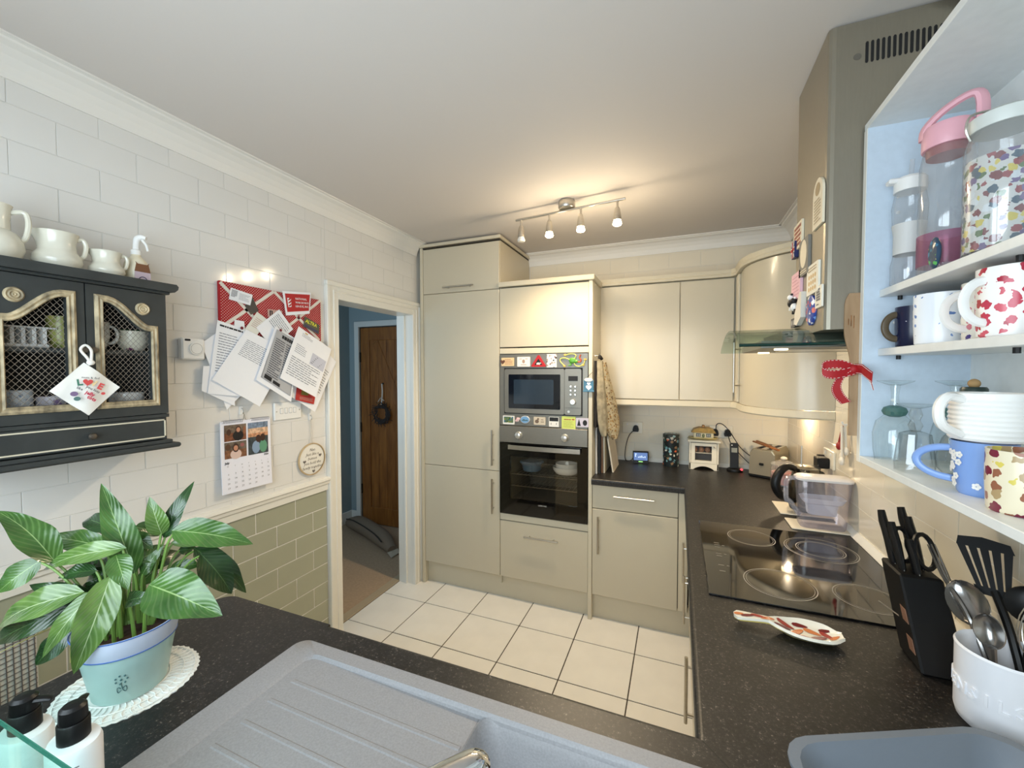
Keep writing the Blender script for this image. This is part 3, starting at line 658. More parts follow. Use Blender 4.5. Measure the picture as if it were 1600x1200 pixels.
q = flat([R4(-.0225, .0225, -.005, .005), R4(-.0045, .0045, -.0275, .0275)]); q.xf(hm(1.680, 1.987) @ Matrix.Translation((0, 0, .0132))); q.build('red_cross', M_RED, o)
slabmag('magnet', 'grey magnet with a round medallion and red centre', hm(1.565, 1.935), .10, .115, .008, mk('stone', (120, 116, 108)), [('ring', flat([ell(0, .01, .036, .044)]), Mcream), ('lettering', lines(-.035, .035, -.052, -.038, 2, 4), Mcream)])
slabmag('magnet', 'cream calendar-like magnet with a grid of gold dots', hm(1.474, 1.848), .112, .088, .006, mk('ivory', (232, 226, 210)), [('dots', flat([ell(-.03+i*.02, -.028+j*.018, .007, .007, 8) for i in range(4) for j in range(3)]), mk('gold_dots', (206, 170, 110))), ('heading', lines(-.04, .04, .022, .038, 2, 5), mk('tan', (172, 148, 110)))])
slabmag('magnet', 'pink rectangular magnet with faint lettering', hm(1.652, 1.86), .11, .088, .008, Mpink, [('lettering', lines(-.042, .042, -.035, .035, 6, 6, .25), mk('rose', (190, 134, 150)))])
slabmag('magnet', 'small white card magnet with grey print at the hood corner', hm(1.416, 1.786), .058, .062, .005, mk('ivory', (232, 226, 210)), [('print', lines(-.018, .018, -.012, .024, 5, 7, .8), Mgrey), ('caption', lines(-.016, .016, -.026, -.018, 1, 8), Mgrey)])
o = MB(); o.prism([(-.04, -.045), (-.012, -.052), (.036, -.03), (.04, .05), (.02, .052), (-.01, .02), (-.036, -.01)], 0, .014); o.xf(hm(1.595, 1.776)); tag(o.build('boat_magnet', mk('chalk', (214, 208, 196))), 'white boat shaped magnet with dark edge low on the hood', 'magnet', GM)
o = MB(); o.lathe([(.001, 0), (1, 0), (1, .006), (.8, .010), (0, .011)], seg=24); o.xf(hm(1.488, 1.757) @ Matrix.Diagonal((.042, .045, 1, 1))); tag(o.build('oval_magnet', spots('oval_print', (46, 70, 150), [(220, 120, 110), (235, 235, 240), (120, 160, 220), (190, 50, 60)], 55, .4)), 'blue oval souvenir magnet with red and white print', 'magnet', GM)
def doll(label, y, z, s, m1, m2):
    t = thing('figure_magnet', label, 'magnet', (hx-.012, y, z), GM)
    MB().sphere((hx-.012, y, z+.012*s), (.011, .013*s, .014*s), 12, 8).build('body', m1, t)
    MB().sphere((hx-.014, y, z+.033*s), (.010, .010*s, .010*s), 12, 8).build('head', m2, t)
    for k in (-1, 1): MB().sphere((hx-.012, y+k*.008*s, z+.042*s), .004*s, 8, 6).build('ear', m1, t)
    for k in (-1, 1): MB().tube([(hx-.012, y+k*.007*s, z+.004*s), (hx-.012, y+k*.013*s, z-.010*s)], .004*s, 6).build('leg', m2, t)
doll('small black and white animal magnet at the far left of the hood', 1.69, 1.796, 1.0, M_BLACKM, M_CERAM)
doll('small white animal magnet with black spots beside the boat magnet', 1.648, 1.778, 1.0, M_CERAM, M_BLACKM)
slabmag('magnet', 'dark grey lozenge magnet just above the hood glass', hm(1.66, 1.738), .055, .03, .012, mk('charcoal', (62, 62, 64), .4), [('badge', flat([ell(-.012, 0, .008, .009), R4(.004, .022, -.008, .008)]), mk('pale_grey', (160, 160, 160)))])
# ================================================================ hob
t = thing('ceramic_hob', 'black glass ceramic hob with four ring zones set in the worktop', 'hob', (.36, 1.66, WT))
MB().box(.090, .640, 1.338, 1.985, WT+.0005, WT+.006, .0015).build('glass_plate', M_BGLASS, t)
def ringmesh(cx, cy, r, wd, z, n=64):
    b = MB(); vs = []
    for k in range(n):
        a = 2*PI*k/n; vs += [(cx+r*math.cos(a), cy+r*math.sin(a), z), (cx+(r+wd)*math.cos(a), cy+(r+wd)*math.sin(a), z)]
    return b._add(vs, [(2*k, 2*k+1, (2*k+3) % (2*n), (2*k+2) % (2*n)) for k in range(n)])
M_RING = mat('hob_ring', (150, 146, 138), .4)
for cx, cy, r in ((.272, 1.850, .080), (.296, 1.478, .095), (.515, 1.475, .080), (.490, 1.815, .110), (.490, 1.815, .073)):
    ringmesh(cx, cy, r, .0028, WT+.0064).build('zone_ring', M_RING, t)
    ringmesh(cx, cy, r-.006, .0012, WT+.0064).build('zone_ring', M_RING, t)
for k, y in enumerate((1.50, 1.545, 1.62, 1.64, 1.70, 1.72, 1.74)):
    b = MB(); b.quad((.132, y, WT+.0064), (.150, y, WT+.0064), (.150, y+.006, WT+.0064), (.132, y+.006, WT+.0064))
    if k % 2: b.quad((.158, y, WT+.0064), (.166, y, WT+.0064), (.166, y+.006, WT+.0064), (.158, y+.006, WT+.0064))
    b.build('touch_control', mat('hob_print', (120, 116, 108), .4), t)
# ================================================================ sink
M_SINK = mat('grey_composite', (142, 141, 143), .5, noise=(260, .10), bump=(400, .12))
t = thing('sink', 'grey composite inset sink with ribbed draining board', 'sink', (-.36, .5, .70))
ox0, ox1, oy0, oy1 = -.862, .14, .262, .741
dx0, dx1, dy0, dy1 = -.80, -.352, .33, .700      # drainer recess
bx0, bx1, by0, by1 = -.345, .085, .33, .702      # bowl
b = MB(); zr = WT+.006
def rr2(x0, x1, y0, y1, r, n=5): return rrect(x0, x1, y0, y1, r, n)[::-1]
# rim with a lowered drainer and a bowl: loops of matching point count
def loop(b, pts): o = len(b.v); b.v += [Vector(p) for p in pts]; return o
def bridge(b, o1, o2, n, smooth=True):
    for k in range(n): b.f.append([o1+k, o1+(k+1) % n, o2+(k+1) % n, o2+k]); b.sm.append(smooth); b.mi.append(0)
n = 4*6
def L3(x0, x1, y0, y1, r, z): return [(x, y, z) for x, y in rr2(x0, x1, y0, y1, r)]
ro = .03
A = loop(b, L3(ox0, ox1, oy0, oy1, ro, WT+.0008)); A2 = loop(b, L3(ox0+.005, ox1-.005, oy0+.005, oy1-.005, ro, zr)); bridge(b, A, A2, n)
A3 = loop(b, L3(dx0, bx1+.004, dy0, dy1+.004, .03, zr)); bridge(b, A2, A3, n, False)
A4 = loop(b, L3(dx0+.008, bx1+.003, dy0+.006, dy1-.002, .026, zr-.006)); bridge(b, A3, A4, n)
A5 = loop(b, L3(dx0+.009, bx1+.002, dy0+.007, dy1-.003, .026, zr-.018)); bridge(b, A4, A5, n)
rim = b.build('rim', M_SINK, t)
b = MB()
zs = lambda x: zr-.0055-.008*((x-dx0)/(dx1-dx0))
b.grid(lambda u, v: (dx0+(dx1-dx0)*u, dy0+(dy1-dy0)*v, zs(dx0+(dx1-dx0)*u)), 6, 4, False)
dr_ = b.build('draining_board', M_SINK, t)
for y in (.628, .573, .518, .463, .408):
    b = MB(); x0 = -.765; pts = []
    b.prism([(y-.006, 0), (y-.003, .0014), (y+.003, .0014), (y+.006, 0)], 0, dx1-x0-.004, 'x')
    for v in b.v: v.x += x0; v.z += zs(v.x)-.0002
    b.build('rib', M_SINK, dr_)
# bowl
b = MB(); levels = ((0, zr-.004, .028), (.004, zr-.012, .032), (.012, zr-.03, .045), (.022, .76, .06), (.045, .722, .07), (.10, .715, .06))
prev = None
for d_, z, r_ in levels:
    k = loop(b, L3(bx0+d_, bx1-d_, by0+d_, by1-d_, r_, z))
    if prev is not None: bridge(b, prev, k, n)
    prev = k
b.f.append([prev+i for i in range(n)]); b.sm.append(True); b.mi.append(0)
bw = b.build('bowl', M_SINK, t)
MB().lathe([(.0, .7165), (.02, .7165), (.03, .717), (.042, .7185), (.044, .7165)], (-.13, .52, 0), 24).build('waste', M_CHROME, t)
MB().box(dx1-.001, bx0+.004, dy0, dy1, zr-.05, zs(dx1)+.0004, .002).build('divider', M_SINK, t)
# tap
t = thing('mixer_tap', 'chunky chrome mixer tap spout over the sink bowl', 'tap', (-.42, .25, WT))
MB().lathe([(.03, 0), (.03, .006), (.024, .012), (.022, .05)], (-.42, .25, WT), 24).build('base', M_CHROME, t)
b = MB(); b.tube([(-.42, .25, WT+.04), (-.42, .25, WT+.10), (-.405, .272, WT+.135), (-.362, .325, WT+.150), (-.30, .40, WT+.146), (-.252, .468, WT+.138), (-.246, .477, WT+.136), (-.2445, .479, WT+.1355)], [.021, .021, .021, .021, .022, .023, .021, .014], 20); b.build('spout', M_CHROME, t)
b = MB(); b.tube([(-.42, .25, WT+.09), (-.47, .235, WT+.12), (-.50, .23, WT+.16)], [.012, .009, .007], 12); b.build('lever', M_CHROME, t)
# ================================================================ ceiling spotlight bar
t = thing('spotlight_bar', 'brushed steel ceiling bar with four spotlights, three of them lit', 'light', (-.575, 2.225, 2.45))
p0, p1 = Vector((-.888, 2.263, 2.452)), Vector((-.26, 2.187, 2.452))
MB().lathe([(.042, .0), (.046, .006), (.046, .036), (.04, .044)][::1], (-.575, 2.225, 2.460), 28).build('ceiling_rose', M_STEEL, t)
MB().tube([p0, p1], .0065, 10).build('bar', M_STEEL, t)
M_BULB = mat('lit_bulb', (255, 240, 215), .3, emis=((1.0, .80, .48), 22)); M_BULBO = mat('unlit_bulb', (225, 222, 215), .25)
for i, tt in enumerate((.055, .335, .625, .935)):
    q = p0.lerp(p1, tt); z0 = q.z
    h = MB().tube([q, q-Vector((0, 0, .040))], .0062, 8).build('stem', M_STEEL, t)
    s = MB().lathe([(.0085, -.036), (.013, -.044), (.018, -.068), (.021, -.098), (.021, -.102), (.018, -.102), (.015, -.07)][::-1], (q.x, q.y, z0), 20).build('shade', M_STEEL, t)
    MB().lathe([(.0, -.128), (.019, -.127), (.0235, -.121), (.017, -.100), (.010, -.086)], (q.x, q.y, z0), 18).build('bulb', M_BULBO if i == 0 else M_BULB, s)
    if i: point('spot_bulb', (q.x, q.y, z0-.135), 19, WARM, .022, spot=2.6, rot=(math.radians(-8), 0, 0)); point('spot_glow', (q.x, q.y, z0-.145), 2.4, WARM, .025)
# ================================================================ open shelf unit on the right wall
t = thing('shelf_unit', 'open white shelf unit on the right wall holding mugs and glasses', 'shelves', (.56, .85, 1.333))
M_SHELF = mat('white_melamine', (226, 228, 226), .4, noise=(40, .03)); M_SHELFB = mat('pale_blue_lining', (196, 210, 224), .45, noise=(70, .03))
SX, SYF, SYN, SZ0, SZ1 = .45, 1.378, .28, 1.333, 2.223
p = MB().box(SX, XR-.001, SYF-.018, SYF, SZ0, SZ1, .001).build('side_panel', M_SHELFB, t)
MB().box(SX-.0016, SX-.0002, SYF-.018, SYF, SZ0, SZ1-.0175).build('edging', mat('shelf_edging', (232, 230, 222), .4), p)
MB().box(SX, XR-.001, SYN, SYN+.018, SZ0, SZ1, .001).build('side_panel', M_SHELFB, t)
MB().box(SX-.001, XR-.001, SYN+.0, SYF-.0, SZ1-.017, SZ1, .001).build('top_panel', M_SHELF, t)
MB().box(SX-.001, XR-.001, SYN+.018, SYF-.018, SZ0, 1.350, .001).build('bottom_panel', M_SHELF, t)
MB().box(XR-.006, XR-.001, SYN+.018, SYF-.018, 1.35, SZ1-.017).build('back_panel', M_SHELF, t)
for z in (1.785, 1.633):
    s = MB().box(.482, XR-.007, SYN+.019, SYF-.019, z-.018, z, .001).build('shelf', M_SHELF, t)
    for y in (SYF-.03, .95): MB().tube([(.52, y, z-.018), (.52, y, z-.028)], .005, 8).build('shelf_peg', M_BLACKM, s)
for z in (2.02, 1.98, 1.70, 1.50): MB().lathe([(.004, 0), (.004, .003), (.002, .004)], seg=10).xf(FB(.515, z, SYF-.018)).build('peg', M_WHITE, t)
# ---------------- top shelf: drinks bottles and jar
S1 = 1.785
t = thing('water_bottle', 'slim clear sports bottle with white flip lid and grey grip band', 'bottle', (.52, 1.312, S1))
x, y = .52, 1.312
MB().lathe([(.030, 0), (.034, .006), (.034, .05), (.029, .075), (.028, .125), (.032, .15), (.034, .19), (.029, .222), (.027, .232)], (x, y, S1), 26, cap1=False).build('body', M_PLAST, t)
MB().lathe([(.0295, .076), (.0292, .125), (.033, .149)], (x, y, S1), 26, cap0=False, cap1=False).build('grip_band', mat('pale_grey_band', (206, 206, 204), .5), t)
l = MB().lathe([(.031, .228), (.031, .256), (.026, .262), (0, .262)], (x, y, S1), 24).build('lid', M_WHITE, t)
MB().box(x-.045, x-.02, y-.012, y+.012, S1+.250, S1+.262, .003).build('spout_flap', M_WHITE, l)
MB().tube([(x, y, S1+.26), (x+.003, y, S1+.305)], .005, 8).build('straw', M_PLAST, t)
t = thing('water_bottle', 'wide clear bottle with pink carry-loop lid on the top shelf', 'bottle', (.535, 1.195, S1))
x, y = .535, 1.195
MB().lathe([(.040, 0), (.044, .006), (.043, .07), (.045, .08), (.043, .09), (.045, .10), (.044, .24), (.040, .262), (.036, .275), (.036, .285)], (x, y, S1), 30, cap1=False).build('body', M_PLAST, t)
l = MB().lathe([(.041, .272), (.042, .274), (.042, .312), (.038, .320), (0, .322)], (x, y, S1), 28).build('lid', mat('pink_lid', (228, 170, 182), .4), t)
b = MB(); b.tube([(x-.036, y+.012, S1+.30), (x-.034, y+.008, S1+.325), (x-.010, y-.008, S1+.352), (x+.022, y-.028, S1+.366), (x+.036, y-.034, S1+.352), (x+.038, y-.034, S1+.30)], .013, 8, flat=.6); b.build('carry_loop', mat('pink_lid', (228, 170, 182), .4), l)
MB().lathe([(.034, .255), (.036, .275)], (x, y, S1), 26).build('seal', mat('dark_red_seal', (150, 60, 66), .4), t)
MB().lathe([(.0455, .02), (.0455, .088)], (x, y, S1), 30, cap0=False, cap1=False).xf(Matrix.Identity(4)).build('print_band', glass('purple_print', (.62, .30, .42), .2, .03, .3, .25), t)
t = thing('storage_jar', 'clear jar with wrapped sweets pattern and clip lid on the top shelf', 'jar', (.555, 1.062, S1))
x, y = .555, 1.062
MB().lathe([(.048, 0), (.052, .006), (.052, .21), (.046, .232), (.042, .24)], (x, y, S1), 30, cap1=False).build('body', M_PLAST, t)
MB().lathe([(.0505, .014), (.0505, .185)], (x, y, S1), 30, cap0=False, cap1=False).build('printed_pattern', spots('jar_pattern', (212, 212, 208), [(120, 40, 50), (80, 110, 60), (214, 196, 90), (110, 90, 140), (220, 225, 228), (60, 90, 110), (150, 60, 70)], 75, .55), t)
MB().lathe([(.046, .238), (.048, .242), (.048, .262), (.03, .272), (0, .274)], (x, y, S1), 28).build('lid', mat('frosted_lid', (206, 210, 206), .4), t)
b = MB(); b.tube([(x-.047, y, S1+.225), (x-.056, y-.004, S1+.245), (x-.05, y-.004, S1+.27), (x-.02, y, S1+.276)], .0022, 6); b.build('wire_clip', M_STEEL, t)
t = tag(MB().lathe([(0, -.004), (.016, -.004), (.019, -.001), (.019, .001), (.016, .004), (0, .004)], seg=20, sy=1.7).xf(rot2(FR(1.125, S1+.034, .488), 0)).build('bottle_tag', spots('tag_print', (40, 66, 90), [(90, 170, 90), (220, 210, 90), (60, 120, 150)], 70, .35)), 'small oval blue tag with coloured dots between the bottles', 'tag')
# ---------------- middle shelf: mugs
S2 = 1.633
def mug(label, c, r, h, m, ha, group, taper=1.0, hm=None, hr=.0055, hs=1.0, rim=None, inner=None):
    t = thing('mug', label, 'mug', c, group)
    MB().lathe([(r*.86*taper, 0), (r*.94*taper, .004), (r*(.5+.5*taper), h*.5), (r, h), (r*.95, h), (r*.9*(.5+.5*taper), h*.5), (r*.84*taper, .008), (0, .008)], c, 30).build('body', m, t)
    d = Vector((math.cos(ha), math.sin(ha), 0)); q = Vector(c); pts = []
    for k in range(9):
        a = -PI/2*1.02+PI*1.04*k/8; pts.append(q+d*(r*.93+math.cos(a)*.034*hs)+Vector((0, 0, h*.52+math.sin(a)*h*.30)))
    MB().tube(pts, hr, 8, flat=1.5).build('handle', hm or m, t)
    if rim: MB().lathe([(r*1.005, h-.004), (r*1.01, h-.001), (r*.99, h+.001)], c, 30, cap0=False, cap1=False).build('rim', rim, t)
    return t
GU = 'mugs on the shelf unit'
mug('navy blue mug with gold handle at the far end of the middle shelf', (.535, 1.312, S2), .036, .100, spots('navy_print', (18, 24, 56), [(196, 200, 210), (60, 70, 110)], 38, .18), PI*1.0, GU, hm=mat('bronze_glaze', (86, 74, 56), .3), hs=.7)
mug('white mug with small blue flowers on the middle shelf', (.538, 1.206, S2), .046, .112, spots('blue_flower_print', (234, 238, 244), [(96, 128, 186), (120, 150, 205)], 46, .20, rnd=.35), 0, GU)
mug('white mug with purple and pink flower sprigs and a long handle', (.565, 1.100, S2), .042, .116, spots('sprig_print', (236, 233, 222), [(206, 120, 130), (60, 50, 130), (206, 190, 110), (150, 170, 120)], 52, .30), PI*1.02, GU, hm=M_CERAM)
mug('white mug covered in red berries at the near end of the middle shelf', (.535, .992, S2), .044, .122, spots('berry_print', (240, 236, 232), [(190, 60, 80), (206, 90, 104), (170, 40, 62)], 55, .42), PI*1.08, GU, hm=M_CERAM)
# ---------------- bottom shelf: glasses and cups
S3 = 1.350
GG = 'upturned green-stemmed wine glasses'
M_GKNOB = glass('green_glass_knob', (.20, .42, .38), .05, .10, .6, .25)
def goblet(label, x, y):
    t = thing('wine_glass', label, 'glass', (x, y, S3), GG)
    MB().lathe([(.036, 0), (.040, .03), (.042, .07), (.036, .10), (.018, .118), (.012, .122)], (x, y, S3), 28, cap0=False, cap1=False).build('bowl', M_GLASS, t)
    MB().lathe([(.010, .112), (.021, .117), (.025, .126), (.021, .135), (.010, .140)], (x, y, S3), 24).build('knob', M_GKNOB, t)
    MB().lathe([(.009, .138), (.007, .165), (.010, .192)], (x, y, S3), 18).build('stem', M_GLASS, t)
    MB().lathe([(.012, .190), (.034, .199), (.036, .202), (.012, .203), (0, .203)], (x, y, S3), 28).build('foot', M_GLASS, t)
goblet('upturned wine glass with green knob beside the shelf end panel', .497, 1.300)
goblet('upturned wine glass with green knob behind the cut-glass goblet', .605, 1.290)
t = thing('cut_glass_goblet', 'small upturned cut-glass goblet at the front of the bottom shelf', 'glass', (.492, 1.190, S3))
b = MB(); b.lathe([(.034, 0), (.035, .02), (.031, .06), (.027, .085), (.010, .092)], (.492, 1.19, S3), 16, smooth=False, cap0=False); b.build('bowl', glass('cut_glass', (.93, .95, .95), .03, .10, .8), t)
MB().lathe([(.008, .09), (.013, .104), (.008, .116), (.012, .128), (.008, .142)], (.492, 1.19, S3), 12, smooth=False).build('stem', glass('cut_glass', (.93, .95, .95), .03, .10, .8), t)
MB().lathe([(.010, .142), (.030, .149), (.032, .152), (0, .153)], (.492, 1.19, S3), 20).build('foot', M_GLASS, t)
t = thing('glass_carafe', 'round clear carafe with a dark collar on the bottom shelf', 'carafe', (.575, 1.165, S3))
MB().lathe([(.040, 0), (.052, .015), (.055, .04), (.045, .08), (.022, .115), (.017, .14), (.017, .165)], (.575, 1.165, S3), 30, cap1=False).build('body', M_GLASS, t)
MB().lathe([(.020, .155), (.021, .158), (.021, .188), (.018, .192), (0, .192)], (.575, 1.165, S3), 22).build('collar', mat('dark_green_cap', (40, 56, 52), .35), t)
MB().sphere((.575, 1.165, S3+.199), .010, 12, 8).build('cork', mat('cork', (176, 142, 96), .8), t)
t = mug('sky blue cup with white blossom sprays and a large loop handle', (.515, 1.012, S3), .043, .098, mat('sky_blue_glaze', (128, 160, 216), .25), PI*.78, 'cups on the bottom shelf', taper=.8, hs=1.5, hr=.0045)
b = MB()
for k in range(14):
    a = PI+random.uniform(-.9, 1.0); z = random.uniform(.015, .085); r_ = .0445-.0086*(1-z/.098)*.9
    cx = Vector((.515+r_*math.cos(a), 1.012+r_*math.sin(a), S3+z)); n_ = Vector((math.cos(a), math.sin(a), 0)); u_ = Vector((-math.sin(a), math.cos(a), 0))
    for p_ in range(5):
        aa = 2*PI*p_/5; o_ = cx+u_*math.cos(aa)*.0035+Vector((0, 0, math.sin(aa)*.0035))+n_*.0008
        b._add([o_+u_*.003*math.cos(2*PI*j/6)+Vector((0, 0, .003*math.sin(2*PI*j/6))) for j in range(6)], [tuple(range(6))])
b.build('blossom', M_WHITE, t)
t = mug('mushroom and vegetable print mug at the near end of the bottom shelf', (.510, .905, S3), .043, .100, spots('mushroom_print', (230, 218, 190), [(150, 96, 72), (176, 150, 110), (120, 40, 60), (214, 196, 96), (190, 170, 150), (110, 120, 70)], 50, .42), PI*1.5, 'cups on the bottom shelf')
t = thing('mug', 'white ribbed coffee cup stacked on top of the sky blue cup', 'mug', (.515, 1.005, S3+.098), 'cups on the bottom shelf')
prof = [(.036, 0), (.048, .004)]
for k in range(9): prof += [(.0505, .008+k*.0085), (.0488, .0122+k*.0085)]
prof += [(.0505, .088), (.048, .088), (.046, .01), (0, .008)]
MB().lathe(prof, (.515, 1.005, S3+.0985), 32).build('body', M_CERAM, t)
b = MB(); b.tube([(.470, .985, S3+.175), (.445, .972, S3+.180), (.430, .964, S3+.160), (.436, .967, S3+.130), (.468, .984, S3+.112)], .008, 8, flat=1.0); b.build('handle', M_CERAM, t)
# ---------------- wooden spoon with red ribbon on the end of the shelf unit
M_SPOON = wood('spoon_wood', (146, 116, 84), (176, 146, 112), 6, .65)
t = thing('wooden_spoon', 'long pale wooden spatula spoon hanging on the end of the shelf unit', 'spoon', (.441, 1.398, 1.40))
def sp(z): # half width along the blade
    k = (z-1.40)/.385
    return .011+(.014*smoothstep(max(0, min(1, (k-.52)/.22)))) * (1 if k < .9 else math.sqrt(max(0.05, 1-((k-.9)/.105)**2)))
b = MB(); N = 24
b.sheet(lambda u, v: (.4405+(u-.5)*2*sp(1.40+.385*v), 1.3815, 1.40+.385*v), 4, N, .006); sp_o = b.build('blade', M_SPOON, t)
b = MB()
for k in range(3): b.tube([(.424+.006*k, 1.3782, 1.70+.012*math.sin(k*2+j*1.3)+.004*j) for j in range(5)], .0009, 5)
b.build('engraving', mat('burnt_engraving', (150, 100, 56), .8), t)
M_RIB = mat('red_ribbon', (168, 20, 28), .6); M_STITCH = mat('white_stitch', (238, 228, 224), .7)
t = thing('ribbon_bow', 'red ribbon bow with white stitched edges tied round the wooden spoon', 'ribbon', (.45, 1.37, 1.58))
def ribbon(name, pts, wv):
    P_ = [Vector(p) for p in pts]
    def cat(tt):
        n_ = len(P_)-1; i = min(int(tt*n_), n_-1); f = tt*n_-i
        p0, p1, p2, p3 = P_[max(i-1, 0)], P_[i], P_[i+1], P_[min(i+2, n_)]
        return .5*((2*p1)+(-p0+p2)*f+(2*p0-5*p1+4*p2-p3)*f*f+(-p0+3*p1-3*p2+p3)*f**3)
    wv = Vector(wv)
    b = MB(); b.sheet(lambda u, v: cat(v)+wv*(u-.5), 2, 26, .0012); o = b.build(name, M_RIB, t)
    b = MB()
    for e in (-.42, .42):
        for k in range(22):
            a0, a1 = cat(k/22), cat((k+.5)/22); nn = (a1-a0).cross(wv).normalized()*.0012
            for sgn in (-1, 1): b.tube([a0+wv*e+nn*sgn, a1+wv*e+nn*sgn], .0007, 4)
    b.build('stitching', M_STITCH, o)
ribbon('loop', [(.440, 1.378, 1.582), (.405, 1.372, 1.594), (.370, 1.370, 1.590), (.366, 1.362, 1.572), (.392, 1.358, 1.566), (.440, 1.372, 1.578)], (0, .004, .024))
ribbon('tail', [(.440, 1.372, 1.578), (.412, 1.366, 1.566), (.396, 1.362, 1.535), (.402, 1.362, 1.51), (.418, 1.362, 1.490)], (.022, 0, .008))
ribbon('loop', [(.440, 1.378, 1.582), (.444, 1.345, 1.580), (.443, 1.325, 1.575), (.444, 1.300, 1.566), (.447, 1.288, 1.560)], (0, -.004, .026))
ribbon('tail', [(.445, 1.33, 1.572), (.447, 1.30, 1.552), (.447, 1.285, 1.536)], (0, .012, .016))
MB().sphere((.436, 1.374, 1.580), (.012, .011, .013), 12, 8).build('knot', M_RIB, t)
# measuring spoons hung on the tiled wall
M_SPO = mat('ivory_plastic', (226, 220, 208), .4)
t = thing('measuring_spoons', 'bunch of ivory measuring spoons on a hook below the shelf unit', 'spoons', (.64, 2.12, 1.21))
for k, (dy, dz, m_) in enumerate(((-.020, -.09, M_SPO), (.000, -.115, M_SPO), (.022, -.075, mat('red_plastic_spoon', (150, 40, 40), .4)), (-.034, -.13, M_SPO))):
    b = MB(); e = Vector((.648-.006*k, 2.12+dy, 1.345+dz)); b.tube([(.650-.004*k, 2.12, 1.345), e], .0045, 6); b.sphere(e+Vector((0, 0, -.014)), (.010, .017, .018), 12, 8); b.build('spoon', m_, t)
MB().tube([(XR, 2.12, 1.352), (.645, 2.12, 1.350), (.638, 2.12, 1.362)], .004, 8).build('hook', M_WHITE, t)
# ================================================================ painted wall cabinet on the left wall
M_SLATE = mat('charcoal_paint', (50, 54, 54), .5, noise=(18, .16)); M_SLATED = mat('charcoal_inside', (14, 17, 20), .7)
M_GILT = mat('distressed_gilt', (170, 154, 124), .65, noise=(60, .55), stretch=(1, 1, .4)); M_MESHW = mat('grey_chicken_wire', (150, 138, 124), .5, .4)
t = thing('display_cabinet', 'charcoal wall cabinet with gilt edged wire mesh doors and a drawer', 'cabinet', (-1.70, .659, 1.32))
xf_, yc = -1.617, .659; yl, yr = .449, .869
MB().box(XL, xf_-.020, yr-.016, yr, 1.335, 1.845, .001).build('side_panel', M_SLATE, t); MB().box(XL, xf_-.020, yl, yl+.016, 1.335, 1.845, .001).build('side_panel', M_SLATE, t)
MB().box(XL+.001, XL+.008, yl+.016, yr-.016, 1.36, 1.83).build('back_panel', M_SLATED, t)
MB().box(XL+.008, xf_-.022, yl+.016, yr-.016, 1.632, 1.644).build('shelf', M_SLATE, t)
MB().box(XL+.008, xf_-.022, yl+.016, yr-.016, 1.430, 1.446).build('shelf', M_SLATE, t)
b = MB(); b.prism([(yl-.012, 1.846), (yr+.012, 1.846), (yr+.022, 1.856), (yr+.024, 1.866), (yr+.018, 1.873), (yl-.018, 1.873), (yl-.024, 1.866), (yl-.022, 1.856)], XL, xf_+.024, 'x'); b.build('cornice', M_SLATE, t)
MB().box(XL, xf_+.008, yl-.006, yr+.006, 1.838, 1.847, .002).build('moulding', M_SLATE, t)
MB().box(XL, xf_+.022, yl-.022, yr+.022, 1.318, 1.334, .005).build('base_moulding', M_SLATE, t)
MB().box(XL, xf_+.006, yl-.004, yr+.004, 1.334, 1.346, .002).build('moulding', M_SLATE, t)
MB().box(XL, xf_-.004, yl, yr, 1.422, 1.434, .001).build('rail', M_SLATE, t)
dw = MB().box(XL+.02, xf_-.001, yl+.010, yr-.010, 1.349, 1.421, .002).build('drawer', M_SLATE, t)
b = MB(); b.box(xf_-.002, xf_+.001, yl+.014, yr-.014, 1.412, 1.416); b.box(xf_-.002, xf_+.001, yl+.014, yr-.014, 1.355, 1.359); b.box(xf_-.002, xf_+.001, yl+.014, yl+.018, 1.355, 1.416); b.box(xf_-.002, xf_+.001, yr-.018, yr-.014, 1.355, 1.416); b.build('painted_line', mat('cream_line', (206, 198, 176), .6), dw)
def wknob(par, y, z, x=xf_): MB().lathe([(.004, 0), (.004, .006), (.009, .010), (.010, .015), (.007, .020), (0, .021)], seg=18).xf(FL(y, z, x)).build('knob', mat('pewter_knob', (112, 104, 94), .35, .8), par)
wknob(dw, yc+.002, 1.386)
def archz(s): return 1.709+.080*smoothstep(max(0, min(1, (s-.04)/.92)))      # inner arch, s from outer edge to centre
